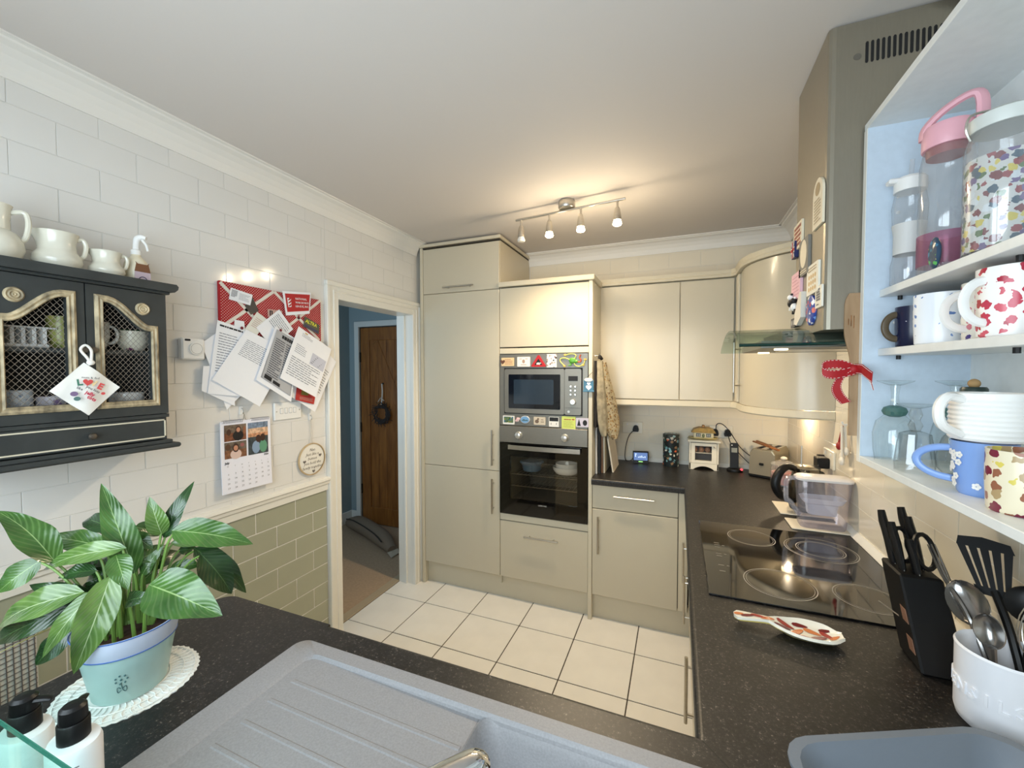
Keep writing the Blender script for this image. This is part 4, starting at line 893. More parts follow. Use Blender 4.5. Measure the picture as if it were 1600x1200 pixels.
for sgn in (-1, 1):
    def Y(s): return yc+sgn*(.161-.121*s)          # opening, s=0 outer, s=1 at the middle
    ns = 14; op = [(Y(s/ns), archz(s/ns)) for s in range(ns+1)]     # top edge of the opening outer->middle
    yi, yo = yc+sgn*.0015, yc+sgn*(yr-yc-.004); z0, z1 = 1.436, 1.836; zb = 1.484
    b = MB()
    def strip(A, B):   # solid between two edge polylines in (y,z)
        for k in range(len(A)-1):
            q = [A[k], A[k+1], B[k+1], B[k]]
            if (q[1][0]-q[0][0])*(q[2][1]-q[1][1])-(q[1][1]-q[0][1])*(q[2][0]-q[1][0]) < 0: q = q[::-1]
            b.prism(q, xf_-.018, xf_, 'x')
    strip(op, [(p[0], z1) for p in op])
    strip([(op[0][0], z0), (op[-1][0], z0)], [(op[0][0], zb), (op[-1][0], zb)])
    strip([(op[0][0], z0), (op[0][0], z1)], [(yo, z0), (yo, z1)]); strip([(op[-1][0], z0), (op[-1][0], z1)], [(yi, z0), (yi, z1)])
    d = b.build('door', M_SLATE, t)
    path = [(op[0][0], zb)]+op+[(op[-1][0], zb), (op[0][0], zb)]
    ring = [(op[0][0], zb)]+op+[(op[-1][0], zb)]
    m_ = MB(); n_ = len(ring); cyv = sum(p[0] for p in ring)/n_; vs = []
    def offs(k, dist):
        a, p, c_ = Vector(ring[k-1]), Vector(ring[k]), Vector(ring[(k+1) % n_]); d0 = (p-a).normalized(); d1 = (c_-p).normalized()
        n0 = Vector((d0.y, -d0.x)); n1 = Vector((d1.y, -d1.x)); bb = (n0+n1).normalized(); kk = 1/max(.5, bb.dot(n0))
        o_ = bb*dist*kk
        return p+o_
    tst = offs(2, .01); outward = 1 if tst.y > ring[2][1] else -1
    prof = ((0, 0), (0, .004), (.003, .008), (.008, .005), (.013, .008), (.019, .004), (.020, 0))
    for k in range(n_):
        for a_, h_ in prof: q = offs(k, outward*a_); vs.append((xf_+h_, q.x, q.y))
    mm = len(prof); m_._add(vs, [(k*mm+j, k*mm+j+1, ((k+1) % n_)*mm+j+1, ((k+1) % n_)*mm+j) for k in range(n_) for j in range(mm-1)]); m_.build('gilt_frame', M_GILT, d)
    # wire mesh: two families of diagonals clipped to the opening
    b = MB(); ymn, ymx = min(op[0][0], op[-1][0]), max(op[0][0], op[-1][0])
    def inside(y, z): s = (abs(y-yc)-.161)/(-.121); return ymn <= y <= ymx and zb <= z <= archz(s)
    sl = 1.25; pitch = .0175
    for fam in (-1, 1):
        k = -60
        while k < 80:
            cst = k*pitch; k += 1; run = None; N_ = 60
            for j in range(N_+1):
                y = ymn+(ymx-ymn)*j/N_; z = zb+cst+fam*sl*(y-ymn); ok = inside(y, z)
                if ok and run is None: run = (y, z)
                if (not ok or j == N_) and run is not None:
                    e = last
                    if abs(e[0]-run[0]) > .003: b.tube([(xf_-.009+fam*.0005, run[0], run[1]), (xf_-.009+fam*.0005, e[0], e[1])], .00065, 4, caps=False)
                    run = None
                last = (y, z)
    b.build('wire_mesh', M_MESHW, d)
    wknob(d, yc+sgn*.0105, 1.6405)
    r_ = MB(); r_.lathe([(.0, .003), (.003, .005), (.006, .003), (.009, .006), (.012, .003), (.016, .006), (.019, .003), (.020, 0)][::-1], seg=24).xf(FL(yc+sgn*.140, 1.780, xf_)); r_.build('rosette', M_GILT, d)
# things inside the wall cabinet
xin = -1.705
def cup(name, label, cat, c, r, h, m, ha=None, group='china inside the wall cabinet'):
    t = thing(name, label, cat, c, group)
    MB().lathe([(r*.55, 0), (r*.7, .003), (r*.98, h*.45), (r, h), (r*.95, h), (r*.9, h*.45), (r*.6, .006), (0, .006)], c, 24).build('body', m, t)
    if ha is not None:
        d = Vector((math.cos(ha), math.sin(ha), 0)); q = Vector(c)
        MB().tube([q+d*(r*.9+.022*math.cos(a))+Vector((0, 0, h*.55+.028*math.sin(a))) for a in [-PI/2+PI*k/8 for k in range(9)]], .004, 7).build('handle', m, t)
    return t
t = cup('sugar_bowl', 'cream bowl with a violet spray on the right of the cabinet shelf', 'bowl', (xin, .812, 1.6455), .042, .066, spots('violet_print', (222, 216, 196), [(112, 60, 96), (90, 110, 70), (222, 216, 196), (222, 216, 196)], 34, .30))
b = MB()
for k in range(9): a = k*.7; b.sphere((xin+.024*math.cos(a), .812+.03*math.sin(a), 1.7115), (.016, .010, .006), 8, 6)
b.build('leafy_rim', mat('dark_leaf_glaze', (58, 84, 56), .4), t)
cup('teacup', 'white and black teacup with round handle on the cabinet shelf', 'cup', (xin, .715, 1.6455), .036, .088, spots('blackleaf_print', (226, 226, 220), [(40, 44, 40), (70, 84, 60)], 30, .3), .9)
cup('green_mug', 'olive green and yellow cup on the left cabinet shelf', 'mug', (xin, .640, 1.6455), .032, .095, spots('olive_print', (150, 152, 84), [(110, 120, 60), (176, 170, 96)], 30, .4))
t = thing('toast_rack', 'white china toast rack on the left of the cabinet shelf', 'toast rack', (xin, .555, 1.6455), 'china inside the wall cabinet')
MB().box(xin-.03, xin+.03, .50, .605, 1.6455, 1.655, .003).build('base', M_CERAM, t)
for k in range(5): MB().prism([(y_, z_) for y_, z_ in [(-.004, 0), (.004, 0), (.004, .045), (-.004, .045)]], xin-.026, xin+.026, 'x').xf(Matrix.Translation((0, .512+k*.021, 1.654))).build('divider', M_CERAM, t)
MB().box(xin-.034, xin+.034, .495, .62, 1.699, 1.704, .002).build('dish', M_CERAM, t)
cup('ramekin', 'low white scalloped dish at the bottom right of the cabinet', 'dish', (xin, .792, 1.4475), .045, .060, M_CERAM)
cup('white_bowl', 'white tumbler with blue lattice at the bottom left of the cabinet', 'cup', (xin, .540, 1.4475), .036, .078, spots('lattice_print', (228, 230, 232), [(150, 166, 190), (190, 200, 212)], 60, .25))
cup('small_jug', 'mauve patterned small jug at the bottom of the cabinet behind the bag', 'jug', (xin, .615, 1.4475), .034, .058, spots('mauve_print', (190, 184, 190), [(96, 80, 110), (130, 110, 140)], 36, .4))
# cloth bag hung on the door knob
M_CLOTH = mat('white_cotton', (234, 232, 226), .85, bump=(500, .2))
t = thing('cloth_bag', 'small white cotton bag with colourful lettering hung on the cabinet knob', 'bag', (-1.588, .645, 1.452))
BM = rot2(FL(.6445, 1.527, -1.590), math.radians(-43))
b = MB(); W2, H2 = .054, .054
b.sheet(lambda u, v: BM @ Vector(((u-.5)*2*W2, (v-.5)*2*H2, .010*math.sin(PI*u)*math.sin(PI*v)+.002*math.sin(9*u+5*v))), 12, 12, .004); b.build('pouch', M_CLOTH, t)
b = MB(); b.tube([(-1.588, .654, 1.596), (-1.590, .650, 1.615), (-1.592, .636, 1.640), (-1.590, .646, 1.654), (-1.590, .658, 1.640), (-1.588, .657, 1.615), (-1.588, .656, 1.598)], .0035, 6); b.sphere((-1.587, .655, 1.604), (.006, .010, .008), 10, 6); b.build('drawstring', M_CLOTH, t)
TM = FL(.6445, 1.527, -1.575)
def btext(s, sz, dy, dz, ang, m, bold=.0006, nm='lettering'):
    MB().text(s, sz, rot2(FL(.6445+dy, 1.527+dz, -1.5725), math.radians(ang)), 'CENTER', bold).build(nm, m, t)
btext('mum & dad', .0085, .003, .030, -6, M_INK, .0001)
btext('L', .024, -.020, .012, 6, mat('bag_green', (70, 124, 104), .8), .0012); btext('V', .022, .008, .009, -14, mat('bag_yellow', (222, 196, 150), .8), .0010); btext('E', .024, .021, .000, -28, mat('bag_red', (204, 76, 76), .8), .0012)
hp = [(16*math.sin(a)**3, 13*math.cos(a)-5*math.cos(2*a)-2*math.cos(3*a)-math.cos(4*a)) for a in [2*PI*k/24 for k in range(24)]]
flat([[(x*.0007, y*.0007) for x, y in hp[::-1]]]).xf(rot2(FL(.6415, 1.547, -1.5724), -.15)).build('heart', mat('bag_red', (204, 76, 76), .8), t)
btext('you lots', .0105, .006, -.004, -34, M_INK, .0002); btext('like', .0105, -.022, .000, -30, M_INK, .0002)
btext('jelly', .0135, -.001, -.017, -30, mat('bag_pink', (190, 60, 84), .8), .0006); btext('tots', .0135, .002, -.031, -34, mat('bag_pink', (190, 60, 84), .8), .0006)
for dy, dz, rx, c_ in ((-.033, -.012, .0085, (124, 104, 140)), (-.027, -.026, .0075, (84, 120, 118)), (.030, -.014, .005, (204, 76, 76))):
    flat([ell(dy, dz, rx, rx*.8)]).xf(TM @ Matrix.Translation((0, 0, .0026))).build('sweet', mat('sweet_%d' % c_[0]+'%d' % c_[2], c_, .8), t)
# jugs and spray bottle on top of the cabinet
CT = 1.8735
M_JUG = mat('cream_stoneware', (222, 218, 202), .22, noise=(20, .04), coat=.3)
def jug(label, x, y, s, h, spout_side, neck=.62):
    t = thing('cream_jug', label, 'jug', (x, y, CT), 'cream jugs on the wall cabinet')
    r = s; prof = [(r*.55, 0), (r*.82, .004), (r, h*.22), (r*.97, h*.36), (r*.78, h*.50), (r*neck, h*.56), (r*neck*.97, h*.74), (r*neck*1.08, h*.94), (r*neck*1.16, h), (r*neck*1.08, h), (r*neck*.9, h*.7), (r*neck*.85, h*.5)]
    b = MB().lathe(prof, (x, y, CT), 36, cap1=False)
    for v in b.v:
        k = (v.z-CT)/h; a = math.atan2(v.y-y, v.x-x)
        dd_ = abs((a-spout_side+PI) % (2*PI)-PI)
        if k > .6 and dd_ < .6: w_ = (1-dd_/.6)**1.3*(k-.6)/.4; v.x += math.cos(spout_side)*w_*r*.30; v.y += math.sin(spout_side)*w_*r*.30; v.z += w_*h*.04
        if .56 < k < .9: q = 1+.02*math.cos(a*14); v.x = x+(v.x-x)*q; v.y = y+(v.y-y)*q
    b.build('body', M_JUG, t)
    d = Vector((-math.cos(spout_side), -math.sin(spout_side), 0)); q = Vector((x, y, CT))
    MB().tube([q+d*(r*neck*.95), q+d*(r*neck*.95)+Vector((0, 0, h*.88)), q+d*(r*1.0)+Vector((0, 0, h*.92)), q+d*(r*1.12)+Vector((0, 0, h*.74)), q+d*(r*1.02)+Vector((0, 0, h*.48)), q+d*(r*.86)+Vector((0, 0, h*.40))][1:], r*.11, 8).build('handle', M_JUG, t)
jug('tall cream stoneware jug at the left end of the cabinet top', -1.69, .510, .056, .150, -2.0, .56)
jug('medium cream jug with a pouring lip on the cabinet top', -1.69, .632, .053, .108, -1.9, .76)
jug('smallest cream jug beside the spray bottle on the cabinet top', -1.675, .738, .043, .080, -1.9, .74)
t = thing('spray_bottle', 'cream trigger spray bottle with a house shaped label on the cabinet top', 'bottle', (-1.69, .822, CT))
x, y = -1.69, .822
MB().lathe([(.030, 0), (.033, .004), (.033, .05), (.030, .068), (.018, .084), (.013, .090), (.013, .096)], (x, y, CT), 28).build('body', mat('cream_bottle', (226, 216, 190), .3), t)
lb = MB(); lb.prism([(-.022, .004), (.022, .004), (.022, .034), (-.022, .034)], 0, .001); lb.xf(FL(y, CT, x+.0335)); lb.build('label', mat('mauve_label', (196, 178, 190), .5), t)
lb = MB(); lb.prism([(-.022, .034), (.022, .034), (.017, .060), (.019, .066), (.013, .060), (-.013, .060), (-.019, .066), (-.017, .060)], 0, .0012); lb.xf(FL(y, CT, x+.0335)); lb.build('roof_print', mat('brown_label', (120, 78, 52), .5), t)
MB().tube([(x+.0355, y+.012*math.cos(PI*k/8), CT+.004+.014*math.sin(PI*k/8)) for k in range(9)], .0012, 5).build('arch_print', mat('navy_print_line', (50, 50, 90), .5), t)
MB().lathe([(.014, .094), (.014, .108), (.010, .112)], (x, y, CT), 18).build('collar', M_WHITE, t)
b = MB(); b.tube([(x, y, CT+.108), (x, y+.001, CT+.130), (x+.002, y+.004, CT+.148), (x+.010, y+.012, CT+.155), (x+.020, y+.020, CT+.152)], [.009, .009, .010, .009, .006], 10); b.build('spray_head', M_WHITE, t)
b = MB(); b.tube([(x+.012, y+.012, CT+.146), (x+.018, y+.020, CT+.130), (x+.020, y+.024, CT+.110)], .004, 7); b.build('trigger', M_WHITE, t)
# ================================================================ thermostat, switch, plaque, calendar, pin board
t = thing('thermostat', 'small white room thermostat on the tiled wall', 'thermostat', (XL, 1.037, 1.622))
MB().box(XL, XL+.030, .996, 1.079, 1.624, 1.708, .005).build('case', M_WHITE, t)
MB().lathe([(.026, 0), (.026, .004), (.024, .006)], seg=30).xf(FL(1.045, 1.667, XL+.030)).build('dial', M_WHITE, t)
ringmesh(0, 0, .020, .0008, .0064, 40).xf(FL(1.045, 1.667, XL+.030)).build('dial_mark', M_INK, t)
MB().prism(rrect(-.010, .010, -.004, .004, .003)[::-1], 0, .001).xf(FL(1.016, 1.700, XL+.030)).build('badge', M_INKD, t)
t = thing('light_switch', 'white four gang light switch plate below the pin board', 'switch', (XL, 1.471, 1.340))
MB().box(XL, XL+.009, 1.396, 1.548, 1.340, 1.426, .003).build('plate', M_WHITE, t)
for k in range(4):
    MB().box(XL+.008, XL+.011, 1.428+k*.0245, 1.442+k*.0245, 1.372, 1.396, .001).build('rocker', M_WHITE, t)
    MB().box(XL+.0088, XL+.0094, 1.4265+k*.0245, 1.4435+k*.0245, 1.3705, 1.3975).build('rocker_gap', mat('switch_gap', (150, 150, 156), .6), t)
for y in (1.408, 1.536): MB().lathe([(.003, 0), (.003, .001)], seg=10).xf(FL(y, 1.383, XL+.009)).build('screw', M_STEEL, t)
t = thing('round_plaque', 'round white hanging plaque with script lettering beside the doorway', 'plaque', (XL+.004, 1.609, 1.03))
MB().lathe([(.079, 0), (.079, .006), (.072, .007), (0, .007)], seg=44).xf(FL(1.609, 1.115, XL+.003)).build('disc', mat('white_wood', (232, 228, 218), .6), t)
b = MB(); b.lathe([(.079, .0), (.0845, .0), (.0845, .009), (.079, .009)], seg=44, cap0=False, cap1=False).xf(FL(1.609, 1.115, XL+.003)); b.build('wooden_hoop', wood('hoop_wood', (176, 150, 112), (200, 176, 138), 8), t)
b = MB(); b.tube([(XL+.006, 1.604, 1.198), (XL+.006, 1.602, 1.262), (XL+.008, 1.604, 1.325)], .0013, 5); b.tube([(XL+.006, 1.613, 1.198), (XL+.006, 1.612, 1.262), (XL+.008, 1.606, 1.325)], .0013, 5); b.build('string', mat('string', (206, 200, 190), .9), t)
for k, s in enumerate(('Nan', 'Just like a', 'button', 'you hold the', 'family together')):
    sh = Matrix.Identity(4); sh[0][1] = .35
    MB().text(s, .021, FL(1.609, 1.158-k*.023, XL+.0108) @ sh, 'CENTER').build('script', mat('plaque_script', (96, 86, 78), .8), t)
for y, z in ((1.660, 1.128), (1.560, 1.108), (1.616, 1.050)): flat([[(x*.0006, y_*.0006) for x, y_ in hp[::-1]]]).xf(FL(y, z, XL+.0110)).build('heart', mat('grey_heart', (120, 112, 106), .7), t)
def hook(label, y, z):
    t = thing('wall_hook', label, 'hook', (XL, y, z)); b = MB(); b.box(XL, XL+.003, y-.008, y+.008, z-.016, z+.022, .001); b.build('backplate', M_WHITE, t)
    MB().tube([(XL+.002, y, z+.012), (XL+.012, y, z+.008), (XL+.016, y, z-.006), (XL+.014, y, z-.012), (XL+.018, y, z-.004)], .0022, 6).build('hook', M_CHROME, t)
hook('small clear hook carrying the round plaque', 1.605, 1.335); hook('small hook carrying the wall calendar', 1.240, 1.402)
# calendar
t = thing('wall_calendar', 'photo wall calendar open at July under the pin board', 'calendar', (XL+.01, 1.25, 1.06))
CM = rot2(FL(1.137, 1.056, XL+.012), math.radians(-.6))
b = MB(); b.sheet(lambda u, v: CM @ Vector((u*.228, v*.308, .002+.010*(1-v)**2)), 4, 8, .004); b.build('pages', mat('calendar_paper', (236, 236, 246), .6), t)
def cal(x, y): return CM @ Vector((x, y, .0052+.010*(1-y/.308)**2))
def calquad(b, x0, x1, y0, y1): b.quad(cal(x0, y0), cal(x1, y0), cal(x1, y1), cal(x0, y1))
def photo(name, x0, x1, y0, y1, bands, blobs):
    n_ = 0
    mats = []; b = MB()
    for f0, f1, c_ in bands: b.m = n_; n_ += 1; mats.append(mat('photo_%d_%d_%d' % c_, c_, .5, noise=(90, .45))); calquad(b, x0, x1, y0+(y1-y0)*f0, y0+(y1-y0)*f1)
    for cx, cy, rx, ry, c_ in blobs:
        b.m = n_; n_ += 1; mats.append(mat('photo_%d_%d_%d' % c_, c_, .5)); pts = [cal(x0+(x1-x0)*px, y0+(y1-y0)*py)+Vector((.0003+n_*.00006, 0, 0)) for px, py in ell(cx, cy, rx, ry, 12)]; b._add(pts, [tuple(range(12))])
    b.build(name, mats, t)
SK, HR = (196, 140, 112), (62, 36, 28)
photo('photo', .014, .110, .222, .292, ((0, .5, (120, 72, 48)), (.5, 1, (112, 96, 82))), ((.62, .30, .25, .32, (24, 22, 24)), (.63, .68, .13, .22, HR), (.63, .66, .09, .15, SK), (.2, .55, .1, .2, (70, 44, 34)), (.92, .6, .07, .25, (150, 96, 66))))
photo('photo', .014, .110, .148, .218, ((0, .5, (128, 86, 60)), (.5, 1, (104, 92, 80))), ((.5, .22, .26, .3, (216, 190, 180)), (.5, .62, .15, .28, HR), (.5, .6, .10, .17, SK), (.8, .75, .1, .12, (150, 90, 90)), (.15, .7, .12, .2, (90, 60, 44))))
photo('photo', .118, .214, .148, .292, ((0, .55, (58, 66, 70)), (.55, .66, (196, 140, 104)), (.66, .82, (206, 170, 140)), (.82, 1, (120, 136, 158))), ((.38, .22, .20, .2, (136, 158, 184)), (.74, .22, .20, .2, (96, 150, 120)), (.50, .48, .13, .12, HR), (.72, .50, .13, .12, HR)))
b = MB(); b.text('July', .013, CM @ Matrix.Translation((.014, .126, .0092)), 'LEFT', .0004); b.text('2026', .011, CM @ Matrix.Translation((.213, .137, .0092)), 'RIGHT', .0004)
day = 1
for r_ in range(5):
    for c_ in range(7):
        if r_ == 0 and c_ < 2: continue
        if day > 31: break
        yy = .098-r_*.0198; b.text(str(day), .0105, CM @ Matrix.Translation((.026+c_*.0305, yy, .0075+.010*(1-yy/.308)**2)), 'CENTER'); day += 1
for c_, s in enumerate('MTWTFSS'): b.text(s, .0068, CM @ Matrix.Translation((.026+c_*.0305, .1125, .0093)), 'CENTER')
b.build('dates', M_INKD, t)
b = MB()
for k in range(34):
    if 13 < k < 20: continue
    x_ = .010+k*.0063; b.tube([CM @ Vector((x_, .300, .006)), CM @ Vector((x_, .311, .009)), CM @ Vector((x_, .311, -.003))], .0009, 4)
b.build('wire_binding', mat('grey_wire', (120, 122, 134), .4, .6), t)
b = MB(); b.tube([CM @ Vector((.088, .308, .002)), CM @ Vector((.098, .312, .004)), CM @ Vector((.103, .335, .004)), CM @ Vector((.108, .312, .004)), CM @ Vector((.118, .308, .002))], .0012, 5); b.build('hanger', M_STEEL, t)
# pin board
t = thing('pin_board', 'red polka dot fabric pin board crossed with white ribbons', 'noticeboard', (XL+.01, 1.412, 1.738))
M_DOT = mat('red_fabric', (168, 22, 30), .8, bump=(300, .2))
y0, y1, z0, z1 = 1.148, 1.676, 1.738, 1.958; xp = XL+.018
MB().box(XL+.001, xp, y0, y1, z0, z1, .004).build('board', M_DOT, t)
b = MB(); k = 0; zz = z0+.006
while zz < z1-.003:
    yy = y0+.006+(.006 if k % 2 else 0)
    while yy < y1-.003:
        b._add([(xp+.0006, yy+.0017*math.cos(2*PI*j/6), zz+.0017*math.sin(2*PI*j/6)) for j in range(6)], [tuple(range(6))]); yy += .012
    zz += .0060; k += 1
o = b.build('polka_dots', mat('dot_white', (240, 222, 216), .8), t); o['kind'] = 'stuff'
M_RBN = mat('white_ribbon', (226, 218, 208), .7)
def bib(a, c_):
    a = Vector((xp+.0016, a[0], a[1])); c_ = Vector((xp+.0016, c_[0], c_[1])); d_ = (c_-a).normalized(); n_ = Vector((0, -d_.z, d_.y))*.007
    MB()._add([a+n_, a-n_, c_-n_, c_+n_], [(0, 1, 2, 3)]).build('ribbon', M_RBN, t)
for a, c_ in (((1.150, 1.950), (1.385, 1.740)), ((1.155, 1.765), (1.397, 1.954)), ((1.400, 1.954), (1.660, 1.742)), ((1.400, 1.742), (1.672, 1.956))): bib(a, c_)
M_PIN = mat('dark_red_pin', (110, 16, 30), .4)
for y, z, x_ in ((1.231, 1.766, -1.768), (1.412, 1.772, -1.758), (1.532, 1.850, xp)): MB().lathe([(.006, 0), (.007, .003), (.004, .006), (0, .007)], seg=14).xf(FL(y, z, x_)).build('button_pin', M_PIN, t)
GP = 'papers pinned to the board'
def paper(label, corners, x, m=M_PAPER, deco=(), curl=.012, name='paper_sheet', cat='paper', group=GP, th=.0005):
    TL, TR, BR, BL = [Vector(c_) for c_ in corners]
    def pt(u, v, o_=0):
        q = (BL*(1-u)+BR*u)*(1-v)+(TL*(1-u)+TR*u)*v
        return Vector((x+curl*.55*(1-v)**1.5*(.4+.9*u)+o_, q.x, q.y))
    b = MB(); b.sheet(lambda u, v: pt(u, v), 6, 8, th); o = b.build(name, m); tag(o, label, cat, group)
    for nm, rects, mm in deco:
        b = MB()
        for u0, u1, v0, v1 in rects:
            k_ = max(1, int((u1-u0)*6)); l_ = max(1, int((v1-v0)*8))
            b.grid(lambda u, v: pt(u0+(u1-u0)*u, v0+(v1-v0)*v, .0008), k_, l_, False)
        b.build(nm, mm, o)
    return o, pt
def txt(u0, u1, v0, v1, n_, seed, h=.4):
    rr = random.Random(seed); out = []; p_ = (v1-v0)/n_
    for k in range(n_):
        v = v1-(k+.5)*p_; u = u0; e = u1-(rr.random()*.4*(u1-u0) if rr.random() < .3 else 0)
        while u < e: q = min(e, u+(u1-u0)*rr.uniform(.06, .2)); out.append((u, q, v-p_*h/2, v+p_*h/2)); u = q+(u1-u0)*.02
    return out
MT = mat('print_grey', (140, 142, 152), .8)
paper('blank white sheet peeping out at the far left of the board papers', ((1.070, 1.690), (1.160, 1.760), (1.255, 1.500), (1.165, 1.415)), -1.776, curl=.004)
paper('white sheet behind the handwritten letter at lower left', ((1.075, 1.60), (1.20, 1.60), (1.197, 1.428), (1.066, 1.500)), -1.7745, curl=.004)
paper('small folded slip tucked at the top left of the papers', ((1.205, 1.800), (1.247, 1.797), (1.25, 1.75), (1.20, 1.74)), -1.773, curl=.002)
paper('handwritten letter with a printed heading pinned at the left', ((1.133, 1.790), (1.246, 1.764), (1.222, 1.468), (1.086, 1.487)), -1.772, deco=(('heading', txt(.1, .95, .93, .96, 1, 2, .8), M_INKD), ('handwriting', txt(.12, .92, .30, .86, 15, 3, .3), MT)))
paper('torn receipt with red stamp above the typed letter', ((1.307, 1.847), (1.356, 1.818), (1.30, 1.735), (1.245, 1.759)), -1.7715, mat('off_white_paper', (226, 224, 214), .8), (('print', txt(.2, .8, .3, .8, 6, 4, .3), mat('faded_red', (190, 150, 140), .8)),), curl=.002)
paper('sheet sticking up at the top centre of the papers', ((1.418, 1.873), (1.494, 1.785), (1.372, 1.690), (1.300, 1.775)), -1.7705, deco=(('print', txt(.1, .9, .45, .9, 7, 5, .35), MT),), curl=.003)
paper('large sheet hanging behind at the far right by the door frame', ((1.62, 1.745), (1.767, 1.630), (1.613, 1.364), (1.458, 1.462)), -1.7705, deco=(('print', txt(.6, .9, .3, .75, 10, 6, .3), MT),), curl=.006)
paper('red booklet hanging low behind the front letter', ((1.505, 1.515), (1.634, 1.520), (1.602, 1.405), (1.492, 1.436)), -1.764, mat('red_booklet', (176, 44, 40), .5), (('picture', [(.25, .62, .35, .75)], mat('olive_picture', (120, 112, 50), .6)), ('caption', txt(.2, .9, .08, .25, 3, 7), mat('faded_red', (210, 150, 140), .8))), curl=.003)
paper('tilted typed letter with a blank lower half', ((1.250, 1.762), (1.476, 1.672), (1.300, 1.418), (1.100, 1.544)), -1.7655, deco=(('print', txt(.12, .85, .55, .86, 10, 8, .3), MT),), curl=.010)
paper('grey newspaper cutting tilted in the middle of the board', ((1.386, 1.788), (1.520, 1.728), (1.458, 1.428), (1.283, 1.540)), -1.757, deco=(('grey_panel', [(.08, .95, .08, .97)], mat('newsprint', (150, 150, 152), .8)), ), curl=.008)
o_, pt_ = paper('printed half of the grey cutting with dense columns', ((1.392, 1.776), (1.50, 1.728), (1.450, 1.46), (1.310, 1.550)), -1.7545, mat('newsprint_pale', (176, 176, 178), .8), (('columns', txt(.08, .5, .1, .85, 18, 9, .45)+txt(.55, .95, .25, .85, 14, 10, .45), M_INK), ('headline', txt(.3, .95, .88, .96, 1, 11, .8), M_INKD), ('picture', [(.05, .3, .02, .10), (.35, .6, .02, .08)], M_INKD)), curl=.008)
paper('front letter with a grey table panel at the right of the board', ((1.506, 1.800), (1.712, 1.697), (1.596, 1.442), (1.395, 1.546)), -1.748, deco=(('print', txt(.08, .9, .12, .48, 9, 12, .35)+txt(.1, .4, .55, .72, 5, 13, .3)+txt(.15, .45, .88, .95, 3, 14, .3), MT), ('table', [(.55, .97, .50, .72)], mat('pale_lilac', (196, 198, 212), .8)), ('table_rows', txt(.57, .95, .52, .70, 5, 15, .3), M_INK), ('logo', [(.2, .28, .955, .975)], mat('gold_print', (196, 160, 80), .6))), curl=.012)
paper('white business card pinned at the top left of the board', ((1.192, 1.935), (1.290, 1.920), (1.277, 1.871), (1.183, 1.884)), -1.774, deco=(('print', txt(.42, .9, .2, .8, 6, 16, .3), MT), ('sketch', txt(.06, .32, .3, .9, 6, 17, .5), M_INK)), curl=.001, name='business_card', cat='card')
paper('dark grey paper tag below the business card', ((1.288, 1.914), (1.318, 1.852), (1.280, 1.830), (1.254, 1.866)), -1.7755, mat('dark_tag', (74, 68, 64), .6), curl=.001, name='paper_tag', cat='card')
o_, pt_ = paper('red and white membership card at the top right of the board', ((1.436, 1.964), (1.604, 1.984), (1.592, 1.874), (1.454, 1.848)), -1.770, deco=(('red_panel', [(.07, .96, .14, .90)], M_RED), ('emblem', [(.13, .26, .34, .72)], M_PAPER)), curl=.001, name='membership_card', cat='card')
b = MB()
for k, s in enumerate(('NATIONAL', 'WAR BONUS', 'LEAGUE, INC.')): b.text(s, .0135, rot2(FL(1.506, 1.933-k*.0185, -1.7664), math.radians(5)), 'LEFT', .0002)
b.build('lettering', M_PAPER, o_)
paper('small pink stamp card with black scribble on the board', ((1.361, 1.867), (1.436, 1.868), (1.435, 1.822), (1.361, 1.832)), -1.7735, mat('pink_stamp', (198, 160, 150), .7), (('scribble', [(.12, .2, .2, .85), (.25, .33, .2, .85), (.12, .33, .75, .85), (.5, .56, .3, .7)], M_INKD),), curl=.001, name='stamp_card', cat='card')
o_, pt_ = paper('grey label with yellow lettering at the right edge of the board', ((1.566, 1.858), (1.658, 1.822), (1.652, 1.772), (1.556, 1.806)), -1.7735, mat('olive_label', (84, 84, 66), .6), (('stripe', [(.05, .95, .08, .3)], mat('indigo', (58, 56, 92), .6)),), curl=.001, name='label_card', cat='card')
MB().text('ALTRA', .024, rot2(FL(1.567, 1.829, -1.7712), math.radians(-17)), 'LEFT', .0007).build('lettering', mat('lime_yellow', (226, 222, 66), .6), o_)
# ================================================================ magnets on the microwave surround
GK = 'magnets on the microwave surround'
def km(x, z, a=0): return rot2(FB(x, z, FY-.0042), a)
o = slabmag('magnet', 'wooden plaque magnet with a heart, top left of the microwave', km(-1.066, 1.638), .090, .056, .006, mk('parchment', (224, 196, 150)), [('lettering', lines(-.02, .036, -.02, .02, 4, 21, .35), mk('rust', (160, 84, 66))), ('heart', flat([[(x*.0011-.036, y*.0011) for x, y in hp[::-1]]]), mk('dark_wood', (104, 64, 44)))], GK)
slabmag('magnet', 'white card magnet with a small drawing, second along the top', km(-.952, 1.638), .090, .064, .005, mk('white_card', (236, 232, 224)), [('print', flat([ell(0, .002, .010, .013), R4(-.03, -.012, .016, .020), R4(.012, .03, .016, .020), R4(-.02, .02, -.022, -.018)]), mk('pale_brown', (170, 140, 124)))], GK)
o = MB(); o.prism([(-.046, -.036), (.046, -.036), (.050, -.030), (.004, .040), (-.004, .040), (-.050, -.030)], 0, .007); o.xf(km(-.848, 1.640)); o = tag(o.build('warning_magnet', M_RED, None, (-.848, FY-.005, 1.604)), 'red triangular warning sign magnet with a white animal', 'magnet', GK)
flat([[(-.027, -.024), (.027, -.024), (0, .018)]]).xf(km(-.848, 1.640) @ Matrix.Translation((0, 0, .0074))).build('black_field', M_BLACKM, o)
flat([ell(.000, -.015, .014, .007), ell(.013, -.013, .005, .005, 10), R4(-.012, -.008, -.024, -.016), R4(.006, .010, -.024, -.016)]).xf(km(-.848, 1.640) @ Matrix.Translation((0, 0, .0078))).build('animal', M_CERAM, o)
